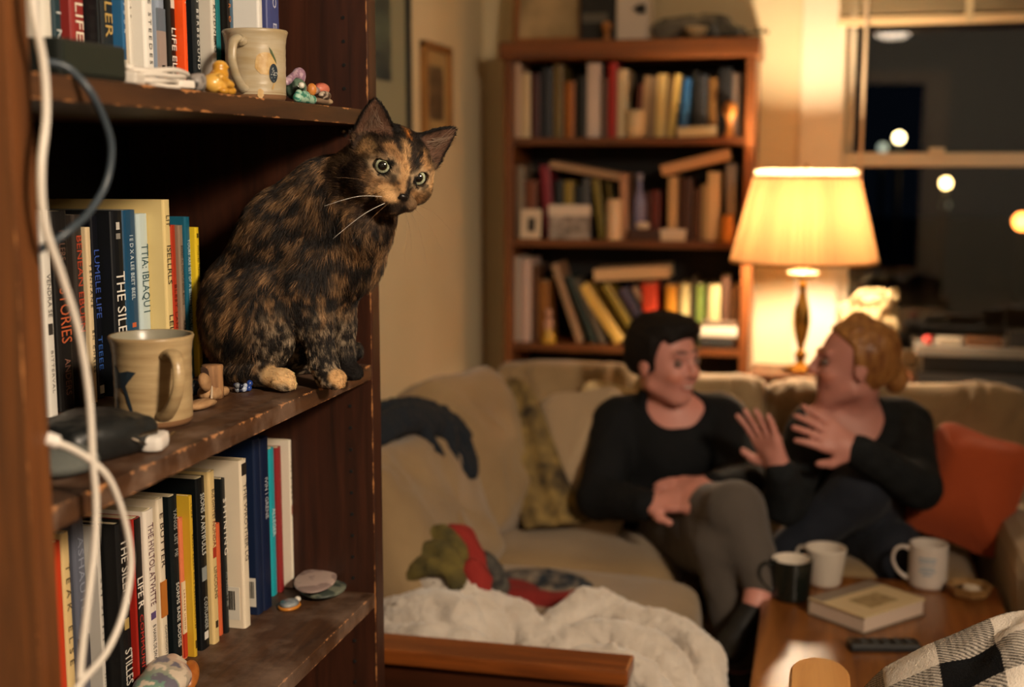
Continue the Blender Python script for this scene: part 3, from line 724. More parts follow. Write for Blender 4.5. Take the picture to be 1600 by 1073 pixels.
t, rf = mug('grey cream stoneware mug painted with blue berry and ochre fruit, on the top shelf', c, .0365, .0375, .0865, mat('stoneware_grey', 'b3a68c', rough=.36, mix2='a3906c', mscale=26, mstretch=(.6, .6, 4), bump=(70, .1)), -92, 'stoneware mugs on the near bookcase', STONE_IN, STONE_FOOT, handle=(.026, .18, .80), hr=.0068, flat=.7, wave=.00015, rimflare=.003)
decal(t, c, .0865, rf, oval(-46, .044, 22, .014, wob=.12), OCHRE)
decal(t, c, .0865, rf, oval(-31, .033, 9.5, .0115), NAVY, off=.0009)
decal(t, c, .0865, rf, [(-40, .064), (-34, .060), (-26, .050), (-24, .044), (-30, .050), (-36, .056)], GREEN, off=.0009)
decal(t, c, .0865, rf, [(-31, .021), (-28, .021), (-33, .013), (-36, .014)], OCHRE, off=.0009)
decal(t, c, .0865, rf, oval(-58, .008, 6, .006, wob=.3), OCHRE)
bm = bmesh.new(); r_ = random.Random(5)
for i in range(34):
    a, zz = r_.gauss(0, .42), r_.gauss(0, .42)
    if a * a + zz * zz > .8: continue
    aa = R(-31 + a * 9.5); z = .033 + zz * .0115; rr = rf((z - .006) / .0785) + .0012
    nb = bmesh.new(); bmesh.ops.create_icosphere(nb, subdivisions=1, radius=.00055); nb.transform(Matrix.Translation((c[0] + rr * math.cos(aa), c[1] + rr * math.sin(aa), c[2] + z)))
    tmp = bpy.data.meshes.new('t'); nb.to_mesh(tmp); nb.free(); bm.from_mesh(tmp); bpy.data.meshes.remove(tmp)
tag(link('berry_dots', bm_mesh('dots', bm), mat('glaze_white', 'c9ccc6', rough=.4), t), kind='stuff')

# black drive box, cable bundle
t = empty('drive_box', (-.735, 1.10, SH_TOP), 'black rectangular drive box at the left end of the top shelf', 'electronics')
box('case', (-.80, 1.045, SH_TOP + .002), (-.668, 1.160, SH_TOP + .0365), mat('box_black', '1d211d', rough=.45), t, .004)
box('front_plate', (-.6695, 1.049, SH_TOP + .006), (-.6665, 1.156, SH_TOP + .033), mat('plate_dark', '242a24', rough=.35), t, .001)
box('base_rail', (-.795, 1.052, SH_TOP), (-.675, 1.153, SH_TOP + .003), mat('rubber_black', '0d0d0d', rough=.8), t, 0)
CABW = mat('cable_white', 'd6cec2', rough=.42)
t = empty('cable_bundle', (-.685, 1.255, SH_TOP), 'small coil of white cable lying on the top shelf', 'cable')
pts = []
for k in range(34):
    a = k * .86; e = 1 + .12 * math.sin(k * 1.9)
    pts.append((-.690 + .020 * math.sin(a) * e, 1.255 + .058 * math.cos(a) * e, SH_TOP + .004 + .017 * k / 34 + .002 * math.sin(k * 2.3)))
tube_obj('cord', pts, .0028, CABW, t, sub=5)
rbox('plug', (-.680, 1.196, SH_TOP + .009), (.014, .034, .012), CABW, t, (0, 8, 12), .003)
rbox('plug', (-.668, 1.278, SH_TOP + .007), (.010, .022, .009), CABW, t, (0, -8, -24), .003)

def blob(name, label, cat, prims, m, h=.0018, group=None, cols=None, parent=None):
    me = sdf_mesh(name, prims, h, 1)
    if cols is not None: paint(me, cols(verts_of(me)))
    o = link(name, me, m, parent, True)
    if label: tag(o, label, cat, group)
    return o
PIGM = mat('pigmented_stone', 'ffffff', rough=.45, attr='pigment', bump=(150, .25))
PIGS = mat('pigmented_polished', 'ffffff', rough=.18, attr='pigment')
def two(c1, c2, sc, thr=.5, w=.08):
    a, b = np.array(lin(c1)), np.array(lin(c2))
    def f(v):
        n = np.clip((fbm(v * sc, 3) - thr) / w + .5, 0, 1)[:, None]
        return a * (1 - n) + b * n
    return f
z = SH_TOP
def stone(label, c, r, c1, c2, sc=90, rot=0, name='pebble', cat='stone', group=None, m=None, bumpy=.0, seed=0, ang=0):
    rm = np.array(Euler((R(ang), 0, R(rot))).to_matrix())
    prims = [ell(c, r, rm)]
    rs = np.random.default_rng(seed + 11)
    for k in range(int(bumpy * 10)):
        d = rs.normal(size=3); d /= np.linalg.norm(d)
        prims.append(ell(np.array(c) + rm @ (d * np.array(r) * .75), np.array(r) * rs.uniform(.3, .5), rm, k=min(r) * .5))
    return blob(name, label, cat, prims, m or PIGM, h=max(min(r) / 4.5, .0012), group=group, cols=two(c1, c2, sc))
stone('lumpy grey white crystal beside the gold figurine', (-.672, 1.312, z + .010), (.011, .012, .010), '8d8680', '3b3836', 160, bumpy=.8, name='crystal', cat='crystal', seed=2)
def goldcol(v):
    return two('c08a2e', 'd9a94f', 60)(v)
cx, cy = -.668, 1.352
blob('figurine', 'small gold seated figurine beside the spotted mug', 'figurine', [ell((cx, cy - .003, z + .012), (.0135, .0175, .012), k=.004), ell((cx + .002, cy + .006, z + .023), (.010, .010, .008), k=.006), ell((cx + .002, cy + .007, z + .0315), (.0088, .0095, .0072), k=.002), caps((cx + .011, cy - .010, z + .019), .0042, (cx + .0145, cy + .008, z + .011), .0042, .001), ell((cx + .011, cy + .013, z + .005), (.0065, .008, .005), k=.001), ell((cx + .012, cy - .006, z + .004), (.0065, .008, .004), k=.001), ell((cx + .0095, cy + .009, z + .031), (.0025, .0035, .002), k=.001)], mat('gold_paint', 'ffffff', rough=.3, attr='pigment', spec=.6), h=.0014, cols=goldcol)
# cluster of little stones right of the mug
def pp(x, y, dz): return (x, y + .042, z + dz)
stone('dark green polished marble ball in the pebble cluster', pp(-.665, 1.530, .0185), (.0150, .0150, .0150), '1c2b22', '5a7060', 110, m=PIGS, name='marble_ball', cat='marble', seed=3)
blob('coral_piece', 'lilac knobbly coral piece leaning over the green marble', 'coral', [caps(pp(-.668, 1.508, .026), .005, pp(-.668, 1.543, .0385), .0055, .003), ell(pp(-.667, 1.548, .037), (.0085, .009, .010), k=.004), caps(pp(-.668, 1.548, .032), .007, pp(-.668, 1.551, .006), .006, .004)], PIGM, h=.0014, cols=two('8a6a80', 'b59aa6', 220))
blob('turquoise_rock', 'crusty turquoise rock at the shelf edge below the marble', 'stone', [caps(pp(-.652, 1.505, .006), .0062, pp(-.652, 1.553, .0055), .0062, .004), ell(pp(-.652, 1.528, .010), (.006, .009, .006), k=.005), ell(pp(-.653, 1.512, .010), (.005, .006, .007), k=.004)], PIGM, h=.0014, cols=two('2e7f6c', '9fc4ae', 200))
stone('tiny white bead on the turquoise rock', pp(-.648, 1.509, .0215), (.0042, .0042, .0042), 'd8d4c6', 'c8c2b0', name='bead', cat='bead')
stone('amber orange bead between marble and pebbles', pp(-.655, 1.560, .019), (.0065, .0065, .0085), 'c47a35', 'd99a52', name='bead', cat='bead')
stone('coral red pebble on top of the pebble pile', pp(-.662, 1.612, .0225), (.010, .016, .0085), 'b0503c', 'c4705a', 60, seed=4)
stone('grey lavender flat pebble under the red one', pp(-.664, 1.585, .019), (.009, .021, .0065), '8b7a78', 'b59a90', 70, rot=6, seed=5)
stone('brown and silver banded pebble at the front of the pile', pp(-.650, 1.592, .0125), (.007, .016, .0065), '4a3a30', 'b8a894', 100, seed=6)
stone('long sandy pebble lying under the pile', pp(-.655, 1.598, .0055), (.009, .030, .0055), '7a6450', 'b39a78', 60, seed=7)

# leather pouch, grey cloth, charger on the middle shelf
z = SH_MID
LEATH = mat('pouch_leather', '1d1f1f', rough=.42, bump=(90, .35), spec=.5)
t = empty('pouch', (-0.7238, 1.1528, 1.1150), 'black leather pouch with a zip beside the tan mug', 'pouch')
px_, py_, pz_ = t.location
rz = np.array(Euler((0, 0, R(-18))).to_matrix())
def pouch_box(p):
    q = np.abs((p - np.array((px_, py_, z + .0185))) @ rz) - np.array((.034, .046, .0065))
    return np.linalg.norm(np.maximum(q, 0), axis=1) + np.minimum(q.max(1), 0) - .0115
me = sdf_mesh('pouch_body', [fun(pouch_box, (px_ - .08, py_ - .08, z - .01), (px_ + .08, py_ + .08, z + .05), .012), ell((px_ + .01, py_ - .01, z + .026), (.036, .040, .014), rz, k=.02), ell((px_ - .012, py_ + .018, z + .024), (.030, .034, .013), rz, k=.02)], .0026)
v = verts_of(me); v[:, 2] += (fbm(v * 45, 3) - .5) * .006 * (v[:, 2] > z + .006); v[:, 2] = np.maximum(v[:, 2], z); set_verts(me, v)
link('pouch_body', me, LEATH, t, True)
d0 = Vector((px_, py_, z))
def rp(a, b, c_): q = rz @ np.array((a, b, 0)); return (px_ + q[0], py_ + q[1], z + c_)
tube_obj('zip', [rp(.0455, -.040, .021), rp(.0462, -.012, .0205), rp(.0460, .024, .021), rp(.0435, .050, .021), rp(.030, .0572, .021)], .0022, mat('zip_metal', '8a7f70', rough=.3, metal=1), t, upv=(0, 0, 1))
tube_obj('zip_pull', [rp(.047, .012, .021), rp(.052, .018, .017), rp(.054, .026, .012)], .0028, _mats['zip_metal'], t, flat=.4)
t = blob('cloth_case', 'grey woven cloth case tucked behind the left post on the shelf', 'case', [ell((-0.7122, 1.0752, 1.1120), (.040, .042, .013), rz), ell((-0.7104, 1.0772, 1.1180), (.030, .030, .012), rz, k=.01)], mat('grey_weave', '5a5d58', rough=.9, bump=(400, .6)), h=.003)
cc = (-0.6694, 1.1892, 1.1100)
t = empty('charger_plug', (cc[0], cc[1], z), 'white charger plug with metal prongs at the shelf edge', 'charger')
ang = 14
rbox('plug_body', (cc[0], cc[1], z + .0095), (.022, .038, .017), mat('plastic_white', 'e4ded6', rough=.3), t, (0, 0, ang), .006)
for s in (-.005, .005):
    rbox('prong', (cc[0] - math.sin(R(ang)) * .028 + s + .004, cc[1] + math.cos(R(ang)) * .030, z + .010), (.0035, .026, .0018), mat('prong_metal', 'b9b0a0', rough=.25, metal=1), t, (0, 0, ang), .0005)

# driftwood, bark, beads on the middle shelf
BARK = wood('bark_wood', '5a3a22', 'a87c52', 'z', rough=.75, grain=40)
WDP = mat('driftwood', '8a6440', rough=.8, mix2='b08a60', mscale=60, mstretch=(3, .5, 1), bump=(90, .4))
bq = (-0.7475, 1.4750, 1.1278)
bm = bmesh.new()
prof = []
r_ = random.Random(9)
t = empty('bark_block', (bq[0], bq[1], z), 'short upright block of split bark wood next to the yellow book', 'wood block')
v, f = lathe([(0.0005, 0), (.0125, 0), (.0135, .01), (.013, .03), (.0132, .0415), (.0125, .043), (.0005, .0435)], (bq[0], bq[1], z), 16, wob=lambda a, zz: 1 + .12 * math.sin(a * 3) + .06 * math.sin(a * 7 + zz * 90))
link('block', mesh_np('b', v, f), BARK, t, True)
rbox('bark_strip', (bq[0] - .002, bq[1] - .0125, z + .021), (.012, .004, .042), mat('bark_dark', '3a2416', rough=.9, bump=(120, .8)), t, (0, 0, 10), .0015)
bq = (-0.7395, 1.4400, 1.1282)
blob('leaf_stone', 'brown veined oval seed pod leaning on the bark block', 'seed pod', [ell(bq, (.006, .016, .0105), np.array(Euler((R(-38), 0, 0)).to_matrix()))], WDP, h=.0016)
bq = (-0.7429, 1.4806, 1.1080)
blob('driftwood_piece', 'smooth tan driftwood piece with a pale string, in front of the bark', 'driftwood', [caps((bq[0], bq[1] - .012, z + .008), .0085, (bq[0] + .002, bq[1] + .016, z + .006), .0062, .004), caps((bq[0] - .006, bq[1] - .024, z + .010), .009, (bq[0], bq[1] - .006, z + .009), .008, .003)], WDP, h=.0016)
tube_obj('string', [(bq[0] + .006, bq[1] - .030, z + .002), (bq[0] + .003, bq[1] - .022, z + .014), (bq[0] - .004, bq[1] - .010, z + .019), (bq[0] - .012, bq[1] - .002, z + .012)], .0016, mat('string_pale', 'b9a58c', rough=.9), None); tag(bpy.data.objects['string'], 'pale string wrapped over the driftwood piece', 'string')
bq = (-0.7268, 1.4099, 1.1060)
blob('driftwood_chip', 'flat pointed driftwood chip right behind the tan mug', 'driftwood', [ell((bq[0], bq[1] - .008, z + .0065), (.012, .026, .0062), np.array(Euler((0, 0, R(-6))).to_matrix())), ell((bq[0], bq[1] + .014, z + .004), (.008, .016, .0038), k=.004)], WDP, h=.0014)
bq = (-0.7779, 1.4827, 1.1120)
blob('glass_pebble', 'shiny dark blue glass pebble half hidden by the mug', 'pebble', [ell((bq[0], bq[1], z + .011), (.010, .010, .011))], mat('blue_glass', '16466e', rough=.08, spec=.8, coat=1), h=.0016)
t = empty('bead_bracelet', (-0.7310, 1.5281, 1.1010), 'heap of dark blue and grey beads in front of the cat', 'bracelet')
bx_, by_, bz_ = t.location
BEADS = [mat('bead_blue', '23408a', rough=.15, spec=.7), mat('bead_grey', '6d7178', rough=.2), mat('bead_navy', '141c34', rough=.2), mat('bead_pale', 'a9b4c8', rough=.25)]
r_ = random.Random(4); bmsh = None
for i in range(17):
    a = i * .82; rr = .012 * (.35 + .65 * r_.random())
    rad_ = .0030 + .0016 * r_.random()
    p = (bx_ + rr * math.cos(a) * .7, by_ + rr * math.sin(a) * 1.25, z + rad_ + (.0055 if i > 11 else 0))
    v, f = lathe([(rad_ * math.sin(q), -rad_ * math.cos(q)) for q in np.linspace(.05, math.pi - .05, 7)], p, 10)
    link('bead', mesh_np('bead', v, f), BEADS[i % 4], t, True)

# flat stones on the bottom shelf
z = SH_LOW
stone('grey green flat stone under the pink one on the bottom shelf', (-.722, 1.768, z + .0085), (.036, .050, .0085), '3a423c', '6b6f60', 60, seed=8, name='flat_stone', rot=15)
stone('pinkish grey flat stone stacked uppermost beside the white paperback', (-.730, 1.758, z + .0225), (.032, .052, .0062), '8a7670', 'b09a90', 60, seed=9, name='flat_stone', rot=12, ang=3)
t = empty('pendant', (-0.7469, 1.6966, 0.7470), 'small blue grey pendant disc with orange rim on the bottom shelf', 'pendant')
q = t.location
lathe_obj('rim', [(0, 0), (.017, 0), (.0185, .002), (.017, .0045), (0, .0045)], q, mat('orange_rim', 'c07a2a', rough=.4), t, n=24, sx=.9, sy=1.15)
lathe_obj('disc', [(0, .0046), (.0155, .0046), (.014, .0085), (.006, .0105), (0, .011)], q, mat('blue_grey_glaze', '5a6670', rough=.3, mix2='9aa0a0', mscale=70), t, n=24, sx=.9, sy=1.15)
stone('small white pebble touching the pendant', (q[0] + .004, q[1] + .022, z + .0045), (.005, .006, .0045), 'd9d2c4', 'c5bba8', seed=12)
bq = (-0.7717, 1.3665, 0.7660)
def shellcol(v):
    n = fbm(v * 55, 3)[:, None]; t_ = np.clip((v[:, 1] - bq[1]) / .05 + .5, 0, 1)[:, None]
    base = np.array(lin('6f8f80')) * (1 - t_) + np.array(lin('c2a592')) * t_
    return np.where(n > .56, np.array(lin('6a6672')), np.where(n < .42, np.array(lin('d0c0ac')), base))
t = empty('sea_shell', (bq[0], bq[1], z), 'large mottled teal and cream shell at the front of the bottom shelf', 'shell')
blob('shell_body', None, None, [ell((bq[0], bq[1], z + .016), (.030, .046, .018), np.array(Euler((0, 0, R(-10))).to_matrix()), k=.01), ell((bq[0] - .008, bq[1] + .018, z + .024), (.020, .026, .016), k=.012), caps((bq[0] - .004, bq[1] + .034, z + .030), .008, (bq[0] + .012, bq[1] + .044, z + .016), .006, .006)], mat('shell_pearl', 'ffffff', rough=.3, attr='pigment'), h=.002, cols=shellcol, parent=t)
blob('shell_lip', None, None, [ell((bq[0] + .020, bq[1] + .030, z + .0145), (.012, .024, .011), np.array(Euler((R(25), 0, R(20))).to_matrix()))], mat('shell_orange', '9a5422', rough=.35, mix2='b8742e', mscale=60), h=.002, parent=t)

# hanging cables in front of the near bookcase
tc_ = empty('power_cord', (-0.6280, 0.9377, 1.1662), 'long white cord hanging down past all the shelves with a loop', 'cord')
tube_obj('cord_run', [(-0.6220, 0.9373, 1.5586), (-0.6200, 0.9368, 1.5186), (-0.6200, 0.9465, 1.4790), (-0.6200, 0.9465, 1.4379), (-0.6200, 0.9355, 1.3938), (-0.6220, 0.9400, 1.3493), (-0.6220, 0.9602, 1.3052), (-0.6220, 0.9818, 1.2533), (-0.6220, 0.9930, 1.1949), (-0.6220, 0.9943, 1.1369), (-0.6220, 0.9961, 1.0954), (-0.6220, 0.9896, 1.0559), (-0.6220, 0.9742, 1.0077), (-0.6220, 0.9599, 0.9598), (-0.6220, 0.9521, 0.9156)], .0035, CABW, tc_, upv=(1, 0, 0))
t = empty('charging_cable', (-0.6320, 0.9482, 1.1637), 'second white cable looping from its plug at the post over the shelf edge', 'cable')
tube_obj('cable_run', [(-0.6400, 0.9640, 1.1599), (-0.6320, 0.9762, 1.1520), (-0.6240, 0.9925, 1.1383), (-0.6180, 1.0105, 1.1186), (-0.6160, 1.0264, 1.0878), (-0.6160, 1.0390, 1.0476), (-0.6160, 1.0377, 1.0172), (-0.6170, 1.0218, 0.9823), (-0.6180, 0.9941, 0.9588), (-0.6180, 0.9566, 0.9485), (-0.6180, 0.9308, 0.9371)], .0034, CABW, t, upv=(1, 0, 0))
v, f = tube(spline([(-0.6450, 0.9587, 1.1642), (-0.6420, 0.9624, 1.1618), (-0.6380, 0.9666, 1.1589)], 4), lambda q: .0062, 12, upv=(1, 0, 0))
link('cable_plug', mesh_np('p', v, f), mat('plastic_white', 'e4ded6'), t, True)
tag(tube_obj('grey_cable', [(-0.6600, 1.0001, 1.4846), (-0.6550, 1.0115, 1.4854), (-0.6450, 1.0229, 1.4805), (-0.6300, 1.0295, 1.4619), (-0.6280, 1.0481, 1.4369), (-0.6280, 1.0579, 1.4120), (-0.6320, 1.0534, 1.3815), (-0.6360, 1.0304, 1.3563), (-0.6400, 1.0030, 1.3405), (-0.6500, 0.9903, 1.3300), (-0.6600, 0.9860, 1.3245)], .0036, mat('cable_dark', '38424a', rough=.4), None, upv=(1, 0, 0)), 'dark grey cable looping below the top shelf at left', 'cable')

# ------------------------------------------------------------------ the cat
Z0 = SH_MID
# head frame: hx to the cat's picture-right, hf out of the nose, hu up through the skull
HC = np.array((-0.5427, 1.5920, 1.3876))
cdir = nz(np.array((0, 0, 1.40)) - HC)
right = nz(np.cross(np.array((0, 0, 1.0)), cdir))          # picture right as seen by the photographer
upv = np.cross(cdir, right)
yaw, pitch, roll = R(19), R(15), R(17)
hf = nz(cdir * math.cos(yaw) + right * math.sin(yaw)); hx = nz(np.cross(upv, hf)); hu = np.cross(hf, hx)
hf2 = nz(hf * math.cos(pitch) - hu * math.sin(pitch)); hu = np.cross(hf2, hx); hf = hf2
hx, hu = hx * math.cos(roll) - hu * math.sin(roll), hu * math.cos(roll) + hx * math.sin(roll)
HB = np.stack([hx, hf, hu], 1)
HS = 1.07
def H(x, f, u): return HC + HB @ (np.array((x, f, u)) * HS)
EYE_U, EYE_X = .007, .0236
head = [
    ell(H(0, -.014, .012), (.048, .050, .042), HB, .02),
    ell(H(-.027, .010, -.016), (.027, .028, .024), HB, .02), ell(H(.026, .010, -.009), (.025, .027, .021), HB, .02),
    ell(H(0, .018, .006), (.036, .026, .030), HB, .02),
    caps(H(0, .028, .014), .015, H(0, .051, -.013), .0085, .012),
    ell(H(-.0105, .047, -.0235), (.0145, .0125, .0105), HB, .007), ell(H(.0105, .047, -.0235), (.0145, .0125, .0105), HB, .007),
    ell(H(0, .043, -.0345), (.011, .011, .0085), HB, .008),
    ell(H(-.0215, .0305, .0182), (.015, .010, .0065), HB, .010), ell(H(.0215, .0305, .0182), (.015, .010, .0065), HB, .010),
    ell(H(0, .0575, -.0165), (.0062, .0048, .0045), HB, .003),
]
head = [(p[0], p[1], p[2] * HS, p[3], p[4]) if p[0] == 'e' else ('c', p[1], p[2] * HS, p[3], p[4] * HS, p[5]) for p in head]
EARS = []
for s in (-1, 1):
    base, tip = H(s * .0345, -.006, .034), H(s * (.061 if s > 0 else .051), -.004, .077 if s < 0 else .075)
    a = nz(tip - base); Ht = np.linalg.norm(tip - base)
    n = nz(HB @ np.array((s * .40 if s < 0 else s * .25, 1, .1))); n = nz(n - a * (n @ a)); u = np.cross(a, n)
    EARS.append((base, tip, a, n, u, Ht))
    def ear(p, base=base, a=a, n=n, u=u, Ht=Ht):
        q = p - base; v = q @ a; w = q @ n; t = q @ u
        hw = .0300 * np.clip(1 - v / Ht, 0, 1) ** .66 + .0005
        hw = np.where(v < 0, .0300 + .2 * v, hw)
        wb = w - 13 * t * t + .010 * (1 - np.clip(v / Ht, 0, 1))
        th = .0030 + .002 * np.clip(1 - v / .02, 0, 1)
        return np.maximum(np.maximum(np.abs(wb) - th, (np.abs(t) - hw) * .85), np.maximum(-v - .018, v - Ht))
    lo = np.minimum(base, tip) - .03; hi = np.maximum(base, tip) + .03
    head.append(fun(ear, lo, hi, .008))
body = [
    # trunk: rump at the back of the shelf, chest to the right at its front edge
    ell((-0.7663, 1.6350, 1.1821), (.068, .066, .078), k=.03),
    caps((-0.7526, 1.6350, 1.2226), .066, (-0.7004, 1.6350, 1.2968), .064, .03),
    caps((-0.7004, 1.6350, 1.2968), .063, (-0.6442, 1.6300, 1.3495), .053, .03),
    caps((-0.6424, 1.6250, 1.3386), .050, (-0.5889, 1.6050, 1.3732), .044, .03),
    caps((-0.6318, 1.6300, 1.2782), .052, (-0.5978, 1.6150, 1.3351), .044, .03),
    caps((-0.6628, 1.6350, 1.2247), .048, (-0.6280, 1.6320, 1.2781), .048, .03),
    caps((-0.5892, 1.6050, 1.3607), .042, H(0, -.02, -.006), .040, .02),
    ell((-0.5792, 1.6000, 1.3173), (.030, .038, .036), k=.02),
    caps((-0.7333, 1.6400, 1.1420), .045, (-0.6846, 1.6400, 1.1838), .045, .03),
    # near haunch, near hind foot
    ell((-0.7328, 1.5750, 1.1859), (.062, .034, .066), k=.02),
    ell((-0.7079, 1.5770, 1.2165), (.045, .026, .050), k=.02),
    caps((-0.7544, 1.5650, 1.1189), .018, (-0.6996, 1.5520, 1.1171), .0135, .012),
    ell((-0.6850, 1.5500, 1.1180), (.0185, .0150, .0130), k=.006),
    # near foreleg
    ell((-0.6566, 1.5850, 1.2494), (.034, .026, .046), k=.02),
    caps((-0.6576, 1.5820, 1.2300), .029, (-0.6478, 1.5800, 1.1878), .0215, .02),
    caps((-0.6478, 1.5800, 1.1878), .0215, (-0.6381, 1.5800, 1.1339), .0170, .012),
    caps((-0.6381, 1.5800, 1.1339), .0170, (-0.6314, 1.5780, 1.1155), .0165, .01),
    ell((-0.6225, 1.5740, 1.1156), (.0190, .0160, .0140), k=.008),
    # far foreleg
    caps((-0.6518, 1.6600, 1.2359), .026, (-0.6416, 1.6550, 1.1788), .0185, .02),
    caps((-0.6416, 1.6550, 1.1788), .0185, (-0.6358, 1.6520, 1.1301), .0155, .012),
    ell((-0.6271, 1.6480, 1.1113), (.0200, .0155, .0150), k=.008),
    # far hind foot tucked behind, tail curling round the far side
    ell((-0.7343, 1.6900, 1.1209), (.05, .03, .03), k=.02),
]
toes = []
for c, yy, rr, spread in (((-0.6711, 1.5430, 1.1197), 0, .0068, .0075), ((-0.6125, 1.5690, 1.1143), 0, .0066, .0073), ((-0.6157, 1.6450, 1.1087), 0, .0066, .0073)):
    for k, o in enumerate((-1.5, -.5, .5, 1.5)):
        ex = .004 * (1 - abs(o) / 1.8)
        p = (c[0] + ex - .002, c[1] + o * spread, Z0 + .0072)
        toes.append(caps((p[0] - .014, p[1], Z0 + .011), .006, p, rr, .0018))
tailp = spline([(-0.7957, 1.7100, 1.0968), (-0.7418, 1.7250, 1.1012), (-0.6847, 1.7200, 1.1135), (-0.6492, 1.7050, 1.1291), (-0.6348, 1.6850, 1.1362)], 3)
tail = [caps(tailp[i], .019 - .0007 * i, tailp[i + 1], .019 - .0007 * (i + 1), .008) for i in range(len(tailp) - 1)]
eye_c = []
hp = list(head)
for s in (-1, 1):
    g = nz(np.array((0, 0, 1.40)) - H(s * EYE_X, .03, EYE_U))
    ray_ = H(s * EYE_X, 0, EYE_U)[None, :] + np.linspace(.0, .06, 121)[:, None] * nz(hf * .8 + g * .2)
    d = sdf_at(head, ray_); k = np.argmax(d > -.0086)
    eye_c.append(ray_[k])
RE = .0118
cat_prims = body + toes + tail + head + [ell(c, (RE + .0004,) * 3, k=.0015) for c in []]
for c in eye_c:
    cat_prims.append(fun(lambda p, c=c: np.linalg.norm(p - c, axis=1) - RE - .0002, c - RE, c + RE, .003, True))
cat = empty('cat', (-.72, 1.63, Z0), 'tortoiseshell cat sitting on the shelf leaning out with its head turned to the viewer', 'cat')
me = sdf_mesh('cat_body', cat_prims, .0026, 2)
CV = verts_of(me)
CV[:, 2] = np.maximum(CV[:, 2], Z0 + .0004)
set_verts(me, CV)

